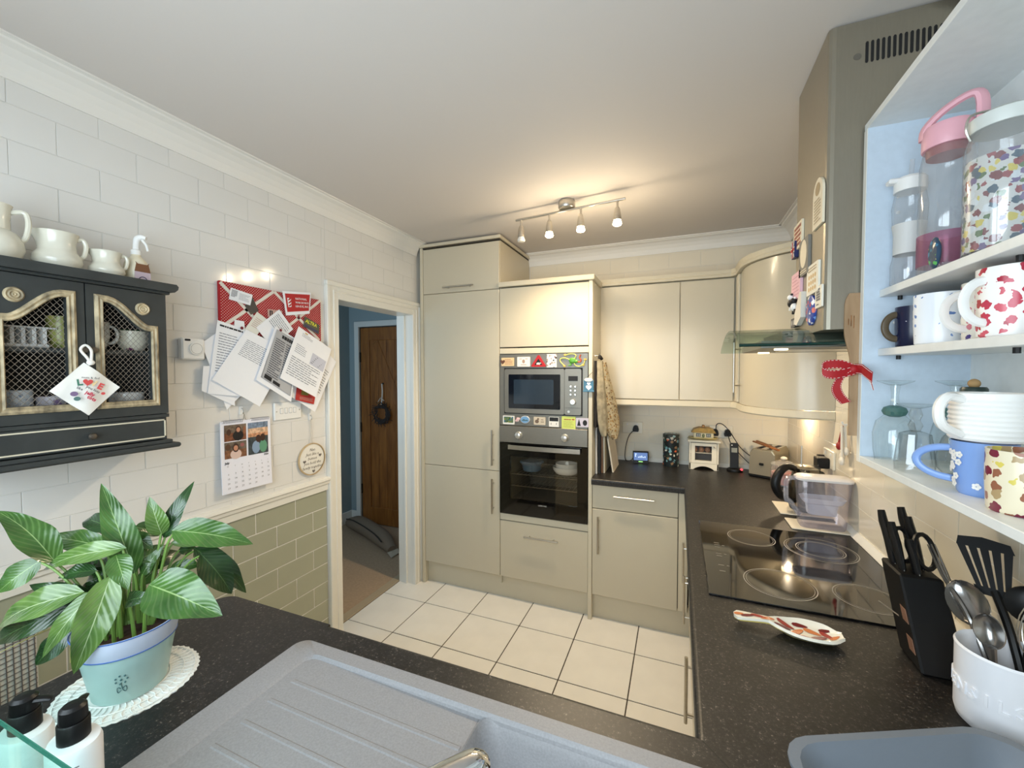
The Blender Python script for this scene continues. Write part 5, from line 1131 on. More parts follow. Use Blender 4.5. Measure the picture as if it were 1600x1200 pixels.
slabmag('magnet', 'black and white photo collage magnet, fourth along the top', km(-.759, 1.643), .066, .086, .005, spots('collage_print', (226, 222, 216), [(40, 38, 38), (170, 150, 140), (232, 230, 226), (120, 90, 84)], 62, .45))
t = thing('lizard_magnet', 'green wire lizard magnet with curly yellow tail and legs', 'magnet', (-.62, FY-.012, 1.60), GK)
M_LG = mat('lizard_green', (90, 158, 56), .4); M_LY = mat('lizard_yellow', (206, 206, 110), .4); M_LR = mat('lizard_red', (190, 84, 50), .4)
yz = FY-.010
b = MB(); b.sphere((-.622, yz, 1.642), (.024, .008, .019), 16, 10); b.sphere((-.600, yz, 1.636), (.014, .007, .011), 12, 8); b.build('body', M_LG, t)
def wire(pts, m, r=.0035): MB().tube([(x, yz, z) for x, z in pts], r, 7).build('leg', m, t)
wire([(-.610, 1.655), (-.600, 1.672), (-.615, 1.684), (-.645, 1.683), (-.665, 1.676)], M_LY); wire([(-.640, 1.648), (-.670, 1.658), (-.698, 1.655), (-.703, 1.640), (-.690, 1.624), (-.675, 1.610)], M_LY)
wire([(-.612, 1.626), (-.600, 1.610), (-.575, 1.606), (-.550, 1.622), (-.545, 1.640)], M_LY); wire([(-.64, 1.628), (-.63, 1.615), (-.65, 1.612)], M_LG)
wire([(-.592, 1.636), (-.575, 1.632), (-.568, 1.645), (-.578, 1.660), (-.570, 1.678)], M_LR, .004)
for x, z in ((-.670, 1.676), (-.675, 1.606), (-.542, 1.646), (-.555, 1.612)):
    b = MB(); b.sphere((x, yz, z), (.007, .004, .006), 10, 6)
    for a in (0, 1.2, 2.4): b.sphere((x+.008*math.cos(a+.3), yz, z+.008*math.sin(a+.3)), .003, 8, 6)
    b.build('foot', mat('lizard_foot', (214, 180, 84), .4), t)
M_LAND = spots('landscape_print', (90, 116, 90), [(70, 110, 150), (120, 130, 70), (60, 90, 60), (190, 190, 150)], 70, .5)
slabmag('magnet', 'white framed lake photo magnet, lower left of the microwave', km(-1.060, 1.247), .084, .058, .004, mk('white_card', (236, 232, 224)), [('photo', flat([R4(-.034, .034, -.018, .022)]), M_LAND)], GK)
o = MB(); o.sphere((0, 0, .004), (.012, .015, .004), 12, 6); o.sphere((-.010, -.008, .004), (.008, .008, .004), 10, 6); o.sphere((.010, .006, .004), (.008, .008, .004), 10, 6); o.xf(km(-.995, 1.252)); tag(o.build('flower_magnet', spots('pinkred', (226, 190, 190), [(200, 70, 80), (236, 226, 224)], 90, .4)), 'tiny pink and red figure magnet beside the oval one', 'magnet', GK)
o = MB(); o.lathe([(.0, 0), (1, 0), (1, .004), (.9, .007), (0, .007)][1:], seg=26); o.xf(km(-.942, 1.254) @ Matrix.Diagonal((.034, .026, 1, 1))); o = tag(o.build('oval_magnet', mk('silver_rim', (186, 190, 196), .3)), 'oval sky blue mountain magnet under the microwave', 'magnet', GK)
flat([ell(0, 0, .029, .021)]).xf(km(-.942, 1.254) @ Matrix.Translation((0, 0, .0074))).build('sky', mk('sky_print', (112, 160, 204)), o); flat([[(-.026, -.008), (.026, -.008), (.014, .002), (.004, -.003), (-.008, .006)]]).xf(km(-.942, 1.254) @ Matrix.Translation((0, 0, .0078))).build('mountain', mk('mountain_print', (78, 110, 120)), o)
slabmag('magnet', 'beige magnet with a brown animal sketch under the microwave', km(-.841, 1.250), .080, .052, .004, mk('beige_card', (206, 192, 170)), [('sketch', flat([ell(-.018, -.004, .014, .012), ell(-.010, .012, .007, .007), R4(.008, .030, -.008, -.004), R4(.01, .026, .006, .010)]), mk('sketch_brown', (112, 92, 76)))], GK)
slabmag('magnet', 'half black half cream cartoon card magnet under the microwave', km(-.744, 1.248), .066, .064, .004, mk('white_card', (236, 232, 224)), [('picture', flat([R4(-.030, .030, .004, .029)]), M_BLACKM), ('caption', flat([R4(-.02, -.017, -.02, -.006), R4(.015, .018, -.018, -.006)]), M_INKD)], GK)
slabmag('recipe_magnet', 'lime green note magnet hanging over the oven control panel', km(-.647, 1.246), .090, .082, .004, mk('lime_note', (212, 222, 110)), [('lettering', lines(-.034, .034, -.03, .012, 6, 31, .3), mk('olive_ink', (150, 150, 70))), ('heading', lines(-.03, .02, .016, .026, 1, 32, .7), mk('rust', (160, 84, 66))), ('leaf', flat([ell(.03, .022, .010, .004)]), mk('red_leaf', (176, 60, 40)))], GK)
slabmag('magnet', 'lilac magnet with two black fir tree shapes at the right', km(-.560, 1.252), .080, .056, .004, mk('lilac_card', (206, 198, 212)), [('trees', flat([[(-.032, -.022), (-.008, -.022), (-.020, .022)], ell(.018, -.002, .014, .018)]), M_BLACKM)], GK)
for ob in list(C.objects):
    if ob.get('group') == GM and abs(ob.location.y-FY) < .02: ob['group'] = GK
t = thing('hanging_ornament', 'small blue hanging ornament with white hearts by the microwave', 'ornament', (-.517, 2.556, 1.447))
MB().box(-.549, -.487, 2.550, 2.558, 1.452, 1.520, .003).build('plaque', mat('ornament_blue', (70, 122, 152), .5), t)
MB().box(-.553, -.483, 2.549, 2.559, 1.446, 1.456, .002).build('base', mat('ornament_blue', (70, 122, 152), .5), t)
MB().lathe([(.0, 0), (1, 0), (1, .003), (0, .004)][1:], seg=20).xf(FB(-.518, 1.522, 2.549) @ Matrix.Diagonal((.026, .012, 1, 1))).build('name_oval', mk('white_card', (236, 232, 224)), t)
for z, s in ((1.497, .0007), (1.474, .0011)): flat([[(x*s, y*s) for x, y in hp[::-1]]]).xf(FB(-.517, z, 2.5492)).build('heart', M_CERAM, t)
MB().tube([(-.540, 2.554, 1.522), (-.512, 2.556, 1.552), (-.494, 2.560, 1.570)], .0012, 5).build('string', M_INKD, t)
# ================================================================ oven gloves on the end panel
t = thing('oven_gloves', 'quilted floral double oven gloves hanging beside the oven housing', 'oven gloves', (-.44, 2.72, 1.08))
M_QUILT = spots('quilt_print', (190, 174, 140), [(140, 104, 62), (206, 190, 160), (120, 96, 70), (170, 128, 70)], 70, .42, .9)
M_TRIMB = mat('black_binding', (30, 26, 24), .9)
def mitt(c0, c1, hw, m, ud):
    c0, c1, ud = Vector(c0), Vector(c1), Vector(ud).normalized(); nn = ud.cross(Vector((0, 0, 1)))
    def hwf(v): return hw*(.42+.58*smoothstep(min(1, v/.62))) if v < .74 else hw*math.sqrt(max(.03, 1-((v-.74)/.262)**2))
    def q(u, v, o_=0): return c0.lerp(c1, v)+ud*((u-.5)*2*hwf(v))+nn*(.014*math.sin(PI*u)+.0022*math.sin((u*9+v*22))*math.sin((u*9-v*22))+o_)
    b = MB(); b.sheet(lambda u, v: q(u, v), 18, 40, .020); o = b.build('mitt', m, t)
    b = MB(); b.tube([q(0, k/20) for k in range(21)]+[q(1, k/20) for k in range(20, -1, -1)], .0055, 6); b.build('binding', M_TRIMB, o)
mitt((-.466, 2.615, 1.64), (-.444, 2.650, 1.165), .048, mat('cream_quilt_back', (172, 160, 134), .9, noise=(30, .3)), (.45, .9, 0))
mitt((-.452, 2.640, 1.63), (-.392, 2.745, 1.135), .062, M_QUILT, (.62, .78, 0))
b = MB(); b.tube([(-.463, 2.615, 1.655), (-.462, 2.622, 1.668), (-.452, 2.640, 1.650)], .010, 8); b.build('hanging_loop', M_TRIMB, t)
MB().tube([(-.495, 2.62, 1.672), (-.470, 2.62, 1.672), (-.462, 2.62, 1.684)], .005, 8).build('hook', M_STEEL, t)
t = thing('tea_towel', 'dark striped cloth hanging next to the oven gloves', 'cloth', (-.478, 2.60, 1.22))
b = MB(); b.sheet(lambda u, v: (-.484+.006*math.sin(u*14), 2.588+.06*u*(.5+.7*v), 1.64-.42*v), 14, 10, .006); b.build('cloth', mat('dark_stripe_cloth', (44, 40, 40), .9, noise=(30, .8), stretch=(1, 8, .3)), t)
# boards and trays leaning on the end panel below the gloves
GB = 'trays and boards leaning at the end panel'
for k, (lb, x0, y0, y1, h, m_, lean) in enumerate((('white tray standing against the oven housing', -.492, 2.66, 2.98, .30, M_WHITE, .002), ('thick black tray standing next to the white tray', -.478, 2.68, 2.98, .33, M_BLACKM, .003), ('brown wooden board standing among the trays', -.462, 2.70, 2.96, .27, wood('board_brown', (110, 74, 46), (140, 98, 62), 5), .002), ('slim cream board standing among the trays', -.448, 2.70, 2.98, .25, mat('cream_board', (214, 204, 180), .5), .003), ('cream cutting board leaning outwards at the end of the trays', -.398, 2.74, 2.99, .24, mat('cream_board2', (222, 210, 188), .5), .038))):
    b = MB(); th_ = (.008, .014, .010, .008, .009)[k]; b.prism([(y0, 0), (y1, 0), (y1, h-.02), (y1-.02, h), (y0+.02, h), (y0, h-.02)], 0, th_, 'x')
    for v in b.v: v.x += x0-lean*(v.z/h); v.z += WT+.0005
    tag(b.build(('tray', 'tray', 'chopping_board', 'chopping_board', 'chopping_board')[k], m_), lb, 'tray' if k < 2 else 'board', GB)
# ================================================================ things on the back worktop
t = thing('smart_meter', 'small black energy display with a lit blue screen on the worktop', 'display', (-.245, 3.10, WT))
M_ = Matrix.Translation((-.250, 3.10, WT)) @ Matrix.Rotation(math.radians(8), 4, 'Z')
MB().prism([(-.018, 0), (.022, 0), (.012, .082), (-.002, .086), (-.010, .082)], -.054, .054, 'x').xf(M_).build('case', M_BLACK, t)
def scr(x0, x1, z0, z1, o_=.0008): return [M_ @ Vector((x, -.018+z*.0975-o_, z)) for x, z in ((x0, z0), (x1, z0), (x1, z1), (x0, z1))]
MB().quad(*scr(-.047, .047, .022, .076)).build('screen', mat('meter_screen', (60, 84, 130), .2, emis=((.12, .2, .42), .8)), t)
b = MB(); b.quad(*scr(-.038, -.032, .045, .07, .0012)); b.quad(*scr(-.038, -.026, .064, .068, .0012))
for k in range(5): b.quad(*scr(-.018+k*.011, -.011+k*.011, .040, .048+.004*(k % 3), .0012))
b.build('readout', mat('meter_digits', (170, 190, 220), .3, emis=((.5, .6, .8), .8)), t)
b = MB(); b.quad(*scr(-.014, .014, .010, .015)); b.build('indicator_light', mat('meter_green', (120, 200, 80), .3, emis=((.3, .9, .2), 1.5)), t)
t = thing('floral_tin', 'tall dark tin printed with blue and orange flowers', 'tin', (-.045, 3.095, WT))
MB().lathe([(.052, 0), (.053, .003), (.053, .205)], (-.045, 3.095, WT), 36).build('body', spots('floral_tin_print', (30, 38, 42), [(120, 168, 178), (226, 222, 206), (40, 60, 50), (232, 110, 66), (150, 120, 90), (40, 60, 50), (70, 110, 96)], 40, .40, .35), t)
b = MB(); b.lathe([(.0545, .190), (.0545, .222), (.048, .226), (0, .226)], (-.045, 3.095, WT), 36); b.build('lid', spots('floral_lid_print', (54, 58, 56), [(150, 180, 180), (200, 196, 180), (60, 70, 64)], 40, .4, .35), t)
# egg house: little cupboard of eggs
t = thing('egg_cupboard', 'little white wooden egg cupboard with a mesh door', 'egg cupboard', (.162, 3.09, WT))
M_EGGW = mat('cream_paint_wood', (232, 226, 208), .5)
x0, x1, y0, y1 = .072, .252, 3.035, 3.145
for xx in (x0, x1-.010): MB().box(xx, xx+.010, y0, y1, WT, WT+.185, .001).build('side', M_EGGW, t)
MB().box(x0-.012, x1+.012, y0-.012, y1+.004, WT+.185, WT+.199, .003).build('top', M_EGGW, t)
MB().box(x0+.01, x1-.01, y1-.008, y1, WT+.01, WT+.185).build('back', mat('shade_grey', (104, 102, 100), .8), t)
for z in (.048, .112): MB().box(x0+.01, x1-.01, y0+.012, y1-.008, WT+z-.004, WT+z).build('shelf', M_EGGW, t)
d = MB(); ring_prism(d, (x0+.012, x1-.012, WT+.044, WT+.180), (x0+.036, x1-.042, WT+.062, WT+.160), y0, y0+.009); d = d.build('door', M_EGGW, t)
b = MB()
for k in range(13): b.tube([(x0+.036+k*.0085, y0+.005, WT+.062), (x0+.036+k*.0085, y0+.005, WT+.160)], .0004, 4, caps=False)
for k in range(13): b.tube([(x0+.036, y0+.005, WT+.062+k*.008), (x1-.042, y0+.005, WT+.062+k*.008)], .0004, 4, caps=False)
b.build('wire_mesh', mat('grey_wire', (120, 122, 134), .4, .6), d)
MB().tube([(x1-.030, y0-.002, WT+.160), (x1-.026, y0-.010, WT+.155), (x1-.018, y0-.008, WT+.152)], .003, 6).build('latch', M_STEEL, d)
ap = [(x0, 0), (x0+.025, .0)]+[(x0+.025+.13*k/10, .024*math.sin(PI*k/10)**.8) for k in range(1, 10)]+[(x1-.025, 0), (x1, 0), (x1, .042), (x0, .042)]
MB().prism([(x, WT+z) for x, z in ap], y0, y0+.010, 'y').build('apron', M_EGGW, t)
GE = 'eggs in the egg cupboard'
for k in range(3):
    tag(MB().lathe([(.0, 0), (.010, .002), (.0175, .012), (.018, .019), (.014, .031), (.007, .038), (0, .040)], (.108+k*.040, 3.075, WT+.1125), 18).build('egg', mat('brown_egg', (176, 128, 96), .5)), ('left', 'middle', 'right')[k]+' one of three brown eggs behind the egg cupboard mesh', 'egg', GE)
# butter dish cottage
t = thing('butter_dish', 'cottage shaped butter dish with a thatched lid on the egg cupboard', 'butter dish', (.155, 3.09, WT+.199))
zc_ = WT+.1995
MB().lathe([(.052, 0), (.090, .008), (.094, .014), (.088, .014), (.05, .006), (0, .006)], (.158, 3.09, zc_), 28, 1.0, .62).build('dish', mat('butter_yellow', (206, 190, 130), .3), t)
w_ = MB().box(.098, .222, 3.055, 3.125, zc_+.010, zc_+.052, .006).build('cottage_wall', mat('cottage_cream', (224, 214, 180), .3), t)
for x in (.114, .176):
    f = MB().box(x, x+.028, 3.0525, 3.056, zc_+.020, zc_+.042).build('window', mat('cottage_line', (64, 62, 58), .5), t)
    MB().box(x+.004, x+.0125, 3.0518, 3.0527, zc_+.023, zc_+.039).build('pane', mat('cottage_pane', (168, 172, 168), .3), f); MB().box(x+.0155, x+.024, 3.0518, 3.0527, zc_+.023, zc_+.039).build('pane', mat('cottage_pane', (168, 172, 168), .3), f)
MB().sphere((.159, 3.054, zc_+.028), (.009, .003, .013), 10, 8).build('door_plant', mat('sage_plant', (110, 120, 84), .5), t)
rf = MB(); rf.prism([(-.076, 0), (.076, 0), (.060, .022), (.030, .033), (-.030, .033), (-.060, .022)], 3.046, 3.134, 'y'); rf.xf(Matrix.Translation((.16, 0, zc_+.048))); rf.build('roof', mat('thatch', (172, 138, 66), .5, noise=(60, .2)), t)
MB().box(.150, .168, 3.082, 3.098, zc_+.078, zc_+.098, .003).build('chimney', mat('chimney_brown', (140, 104, 60), .5), t)
# cordless phone
t = thing('cordless_phone', 'black cordless telephone standing in its cradle', 'phone', (.352, 3.075, WT))
MB().lathe([(.048, 0), (.050, .006), (.046, .016), (.030, .024), (0, .024)], (.352, 3.075, WT), 28, 1.0, .9).build('cradle', M_BLACK, t)
PM = Matrix.Translation((.348, 3.072, WT+.018)) @ Matrix.Rotation(math.radians(-9), 4, 'X')
h = MB().prism(rrect(-.025, .025, 0, .168, .010)[::1], -.011, .011, 'y'); h.xf(PM); h = h.build('handset', M_BLACK, t)
MB().box(-.017, .017, -.0125, -.011, .105, .135).xf(PM).build('screen', mat('phone_lcd', (150, 152, 140), .3), h)
b = MB()
for r_ in range(6):
    for c_ in range(3): b.box(-.018+c_*.013, -.009+c_*.013, -.0128, -.011, .018+r_*.0135, .026+r_*.0135, .0008)
b.build('keypad', mat('phone_keys', (146, 140, 124), .4), h)
flat([ell(0, 0, .004, .004, 10)]).xf(PM @ frame((-.014, -.0128, .152), (1, 0, 0), (0, 0, 1))).build('badge', M_WHITE, h)
MB().sphere((.388, 3.050, WT+.018), (.009, .007, .008), 12, 8).build('red_light', mat('red_led', (220, 40, 50), .3, emis=((1, .1, .12), 1.2)), t)
# sockets and plugs on the back wall
def socket(label, M, w_=.146, h_=.086):
    t = thing('wall_socket', label, 'socket', M.translation)
    MB().box(-w_/2, w_/2, -h_/2, h_/2, 0, .010, .003).xf(M).build('plate', mat('cream_white_socket', (232, 226, 210), .35), t)
    for s in ((-1, 1) if w_ > .1 else (0,)): MB().box(s*.036-.006, s*.036+.006, h_/2-.026, h_/2-.012, .010, .013, .001).xf(M).build('switch', M_WHITE, t)
    return t
def plug(label, M):
    t = thing('plug', label, 'plug', M.translation, 'black mains plugs')
    MB().prism([(-.022, -.010), (-.018, -.024), (.018, -.024), (.022, -.010), (.016, .014), (.008, .022), (-.008, .022), (-.016, .014)], 0, .026).xf(M @ Matrix.Translation((0, 0, .0105))).build('body', M_BLACK, t)
    MB().box(-.010, .010, -.008, .010, .036, .044, .003).xf(M).build('grip', M_BLACK, t)
socket('double socket behind the energy display on the back wall', FB(-.315, 1.155, YB)); socket('double socket behind the telephone on the back wall', FB(.275, 1.155, YB))
plug('black plug in the socket above the energy display', FB(-.290, 1.152, YB)); plug('black plug behind the cottage butter dish', FB(.238, 1.152, YB)); plug('black plug with adaptor above the telephone', FB(.314, 1.152, YB))
def cable(label, pts, r=.0028, m=None):
    P_ = [Vector(p) for p in pts]; out = []
    n_ = len(P_)-1
    for s in range(n_*6+1):
        tt = s/6; i = min(int(tt), n_-1); f = tt-i; p0, p1, p2, p3 = P_[max(i-1, 0)], P_[i], P_[i+1], P_[min(i+2, n_)]
        out.append(.5*((2*p1)+(-p0+p2)*f+(2*p0-5*p1+4*p2-p3)*f*f+(-p0+3*p1-3*p2+p3)*f**3))
    return tag(MB().tube(out, r, 6).build('cable', m or M_BLACK), label, 'cable')
cable('thin black cable running from the plug to the energy display', [(-.300, 3.135, 1.140), (-.335, 3.14, 1.10), (-.358, 3.14, 1.02), (-.362, 3.12, .94), (-.345, 3.10, .918), (-.315, 3.10, .925), (-.302, 3.115, .945)])
cable('black cable looping between the two plugs to the toaster', [(.240, 3.13, 1.17), (.245, 3.125, 1.21), (.275, 3.12, 1.215), (.32, 3.12, 1.17), (.39, 3.12, 1.06), (.46, 3.12, 1.0), (.49, 3.10, .98)])
cable('black cable from the adaptor plug down to the toaster base', [(.316, 3.13, 1.14), (.335, 3.14, 1.08), (.40, 3.13, 1.0), (.46, 3.11, .945), (.50, 3.10, .93)])
# toaster
t = thing('toaster', 'steel two slice toaster with wooden tongs in the slot', 'toaster', (.545, 3.05, WT), rotz=math.radians(62))
MB().box(-.135, .135, -.075, .075, 0, .022, .006).build('base', M_BLACK, t)
MB().prism([(-.070, .018), (.070, .018), (.074, .06), (.070, .15), (.055, .178), (-.055, .178), (-.070, .15), (-.074, .06)], -.125, .125, 'x').build('body', mat('toaster_steel', (200, 190, 168), .22, .9), t)
for y in (-.028, .028): MB().box(-.10, .10, y-.012, y+.012, .1775, .179).build('slot', M_BLACKM, t)
for x in (-1, 1): MB().prism([(-.072, .018), (.072, .018), (.072, .06), (.066, .15), (.05, .172), (-.05, .172), (-.066, .15), (-.072, .06)], x*.125, x*.134, 'x').build('end_cap', mat('toaster_end', (170, 160, 140), .3, .6), t)
MB().box(-.146, -.134, -.012, .012, .08, .095, .003).build('lever', M_BLACK, t)
t = thing('toast_tongs', 'pair of brown wooden toast tongs lying on the toaster', 'tongs', (.53, 3.0, WT+.18))
for k in (-1, 1): MB().tube([(.470+.012*k, 3.09+.014*k, WT+.205), (.52+.010*k, 2.99+.008*k, WT+.196), (.565, 2.91, WT+.183)], [.009, .009, .011], 8, flat=.6).build('arm', wood('tong_wood', (110, 66, 34), (150, 96, 52), 6), t)
# glass jar with lid, kettle, water jug, coasters
t = thing('glass_jar', 'squat glass jar with a domed glass lid beside the toaster', 'jar', (.572, 2.80, WT))
MB().lathe([(.058, 0), (.064, .006), (.066, .09), (.060, .115), (.058, .118)], (.572, 2.80, WT), 30, cap1=False).build('body', M_PLAST, t)
MB().lathe([(.060, .012), (.062, .075)], (.572, 2.80, WT), 30, cap0=False).build('contents', spots('pink_sweets', (196, 130, 120), [(210, 90, 90), (226, 190, 180), (180, 120, 120)], 50, .45), t)
l = MB().lathe([(.064, .117), (.066, .121), (.058, .130), (.03, .142), (.012, .146)], (.572, 2.80, WT), 30).build('lid', M_PLAST, t)
MB().sphere((.572, 2.80, WT+.156), (.018, .018, .011), 14, 8).build('knob', mat('frosted_knob', (214, 208, 192), .3), l)
M_COAST = mat('cream_coaster', (222, 214, 196), .5)
tag(MB().box(.445, .655, 2.225, 2.42, WT+.0006, WT+.006, .002).build('coaster', M_COAST), 'square cream mat under the kettle', 'coaster', 'cream mats')
tag(MB().box(.448, .655, 2.03, 2.165, WT+.0006, WT+.006, .002).build('coaster', M_COAST), 'square cream mat under the water filter jug', 'coaster', 'cream mats')
t = thing('kettle', 'steel kettle with a big round black handle behind the water jug', 'kettle', (.57, 2.33, WT+.006))
kz = WT+.0065
MB().lathe([(.066, 0), (.070, .01), (.070, .02)], (.57, 2.33, kz), 30).build('base', M_BLACK, t)
MB().lathe([(.070, .02), (.076, .04), (.070, .13), (.056, .185), (.05, .195)], (.57, 2.33, kz), 34).build('body', mat('kettle_steel', (120, 112, 100), .14, .95), t)
l = MB().lathe([(.051, .195), (.054, .198), (.045, .206), (.015, .212), (0, .212)], (.57, 2.33, kz), 28).build('lid', M_STEEL, t)
MB().tube([(.55, 2.34, kz+.21), (.55, 2.34, kz+.30)], [.004, .003], 8).build('lid_knob', M_STEEL, l)
b = MB(); b.tube([(.515, 2.30, kz+.195), (.48, 2.275, kz+.208), (.448, 2.255, kz+.188), (.428, 2.245, kz+.145), (.432, 2.245, kz+.105), (.455, 2.255, kz+.070), (.492, 2.275, kz+.050), (.505, 2.29, kz+.045)], [.013, .015, .018, .020, .020, .018, .014, .012], 12); b.build('handle', M_BLACK, t)
b = MB(); b.tube([(.625, 2.37, kz+.14), (.645, 2.385, kz+.17)], [.02, .012], 10); b.build('spout', M_STEEL, t)
t = thing('water_filter_jug', 'clear plastic water filter jug with a white lid and handle', 'jug', (.565, 2.09, WT+.006))
M_JC = glass('jug_plastic', (.84, .82, .88), .06, .07, .6, .10)
jz = WT+.0065
def sq(hx_, hy_, z, r_, ox_=0): return [(.565+ox_+x, 2.09+y, jz+z) for x, y in rr2(-hx_, hx_, -hy_, hy_, r_)]
b = MB(); pv = None
for hx_, hy_, z, r_, o_ in ((.078, .038, 0, .022, 0), (.082, .042, .008, .026, 0), (.088, .045, .10, .03, .002), (.097, .048, .20, .032, .004)):
    k = loop(b, sq(hx_, hy_, z, r_, o_))
    if pv is not None: bridge(b, pv, k, 24)
    else: b.f.append([k+i for i in range(24)][::-1]); b.sm.append(False); b.mi.append(0)
    pv = k
b.build('body', M_JC, t)
b = MB(); pv = None
for hx_, hy_, z, r_, o_ in ((.050, .030, .055, .02, .0), (.055, .034, .10, .02, 0), (.068, .040, .105, .022, 0), (.080, .042, .125, .026, .002)):
    k = loop(b, sq(hx_, hy_, z, r_, o_))
    if pv is not None: bridge(b, pv, k, 24)
    else: b.f.append([k+i for i in range(24)][::-1]); b.sm.append(False); b.mi.append(0)
    pv = k
b.build('filter_insert', glass('filter_plastic', (.92, .93, .97), .2, .05, .3, .55), t)
b = MB(); pv = None
for hx_, hy_, z, r_, o_ in ((.100, .050, .199, .032, .004), (.101, .051, .207, .032, .004), (.092, .044, .214, .03, .004), (.03, .02, .216, .015, .004)):
    k = loop(b, sq(hx_, hy_, z, r_, o_))
    if pv is not None: bridge(b, pv, k, 24)
    pv = k
b.f.append([pv+i for i in range(24)]); b.sm.append(True); b.mi.append(0); b.build('lid', mat('jug_lid_white', (222, 220, 222), .35), t)
b = MB(); b.tube([(.480, 2.085, jz+.200), (.455, 2.08, jz+.200), (.437, 2.078, jz+.190), (.434, 2.078, jz+.15), (.437, 2.078, jz+.105), (.450, 2.08, jz+.098), (.478, 2.084, jz+.055), (.488, 2.085, jz+.045)], .0072, 8, flat=1.4); b.build('handle', glass('handle_plastic', (.84, .83, .88), .1, .10, .6, .16), t)
# socket with a black plug on the right wall
socket('double socket on the right wall behind the kettle', FR(2.36, 1.16, XR)); plug('large black plug in the right wall socket', FR(2.42, 1.145, XR))
tag(MB().box(XR-.060, XR-.011, 2.33, 2.39, 1.115, 1.165, .004).build('power_adaptor', M_BLACK), 'square black power adaptor in the right wall socket', 'adaptor')
# spoon rest
t = thing('spoon_rest', 'white spoon rest painted with orange and red leaves on the worktop', 'spoon rest', (.26, 1.215, WT), rotz=math.radians(-2))
def srw(s): return (.013+.032*math.sin(max(0, min(1, (s-.36)/.70))*PI)**.8)*(1 if s < .86 else math.sqrt(max(.01, 1-((s-.86)/.142)**2))) if s > .36 else (.013+.004*math.cos(s/.36*PI))*(1 if s > .04 else math.sqrt(max(.05, 1-((.04-s)/.042)**2)))
def srz(u, s): e = abs(u-.5)*2; d_ = smoothstep(max(0, min(1, (s-.32)/.25))); return .0065+.018*(1-d_)*(.75+.25*s/.3 if s < .3 else 1)+.014*d_*max(e**3, (max(0, s-.82)/.18)**2)
b = MB(); b.sheet(lambda u, v: (-.118+.236*v, (u-.5)*2*srw(min(v, .985)), srz(u, v)+.0), 10, 30, .007); b.build('body', mat('spoon_rest_glaze', (236, 230, 214), .12, coat=.5), t)
b = MB(); mats_ = [mat('leaf_orange', (206, 120, 66), .3), mat('leaf_maroon', (112, 30, 32), .3), mat('leaf_red', (160, 50, 40), .3)]
for k, (s, u, a, L_, W_) in enumerate(((.05, .5, .2, .012, .006), (.14, .4, .3, .018, .006), (.24, .6, -.2, .018, .006), (.33, .45, .4, .018, .006), (.46, .35, .3, .020, .008), (.50, .68, -.3, .020, .008), (.60, .45, .8, .020, .008), (.64, .80, .0, .018, .006), (.66, .2, -.2, .018, .006), (.74, .6, -.4, .020, .008), (.78, .32, .5, .020, .008), (.86, .55, -.9, .018, .007), (.92, .4, .4, .012, .006), (.86, .8, .1, .014, .005))):
    b.m = k % 3; cx, cy = -.118+.236*s, (u-.5)*2*srw(s)*.9; pts = []
    for j in range(10):
        aa = 2*PI*j/10; lx, ly = L_*math.cos(aa), W_*math.sin(aa)*(1-.3*math.cos(aa)); px, py = cx+lx*math.cos(a)-ly*math.sin(a), cy+lx*math.sin(a)+ly*math.cos(a)
        ss = max(.0, min(.985, (px+.118)/.236)); uu = max(.03, min(.97, .5+py/(2*srw(ss)))); pts.append((-.118+.236*ss, (uu-.5)*2*srw(ss), srz(uu, ss)+.0046))
    b._add(pts, [tuple(range(10))])
b.build('leaf_pattern', mats_, t)
MB().sheet(lambda u, v: (-.116+.232*v, (u-.5)*1.7*srw(min(v, .985)), max(.002, srz(u, v)-.006)), 6, 20, .003).build('underside', mat('spoon_rest_yellow', (196, 176, 96), .3), t)
# ================================================================ knife block and utensil pot
t = thing('knife_block', 'black slanted knife block crammed with black handled knives and scissors', 'knife block', (.545, 1.20, WT))
SH = Matrix.Identity(4); SH[1][2] = .45; SH[0][2] = -.06
def KB(x, y, z): return Matrix.Translation((.540, 1.20, WT)) @ SH @ Vector((x, y, z))
b = MB(); b.box(-.040, .040, -.050, .050, 0, .185, .004); b.xf(Matrix.Translation((.540, 1.20, WT+.0005)) @ SH); b.build('block', mat('satin_black', (7, 7, 8), .5, spec=.3), t)
for z in (.03, .085): b = MB(); b.box(-.0412, -.0402, -.040, -.014, z, z+.028, .0003); b.xf(Matrix.Translation((.540, 1.20, WT)) @ SH); b.build('badge', mat('copper_badge', (176, 132, 110), .35, .7), t)
for k, (x, y, l) in enumerate(((-.024, .022, .105), (-.022, -.018, .09), (.020, .026, .115), (.022, .004, .10), (.0, -.034, .06))):
    b = MB(); b.tube([KB(x, y, .180), KB(x, y, .195), KB(x, y, .195+l*.5), KB(x, y+.006, .195+l*.75), KB(x, y+.004, .195+l)], [.008, .012, .0135, .014, .011], 10, flat=.65); h = b.build('knife_handle', M_BLACK, t)
    b = MB(); b.tube([KB(x, y, .172), KB(x, y, .186)], .0095, 8, flat=.5); b.build('bolster', M_STEELD, h)
for k, (x, y) in enumerate(((-.004, .010), (.026, -.022))):
    b = MB(); b.tube([KB(x+.022*math.cos(a), y-.006+.010*math.cos(a), .232+.036*math.sin(a)) for a in [2*PI*j/18 for j in range(19)]], .0055, 7); b.build('scissor_handle', M_BLACK, t)
b = MB(); b.tube([(.505, 1.235, .985), (.470, 1.285, 1.000)], .0016, 6); tag(b.build('skewer', M_STEEL), 'thin steel skewer poking out beside the knife block', 'skewer')
PX, PY, PR_ = .568, 1.035, .066
t = thing('utensil_pot', 'white ceramic utensil pot with embossed lettering', 'pot', (PX, PY, WT))
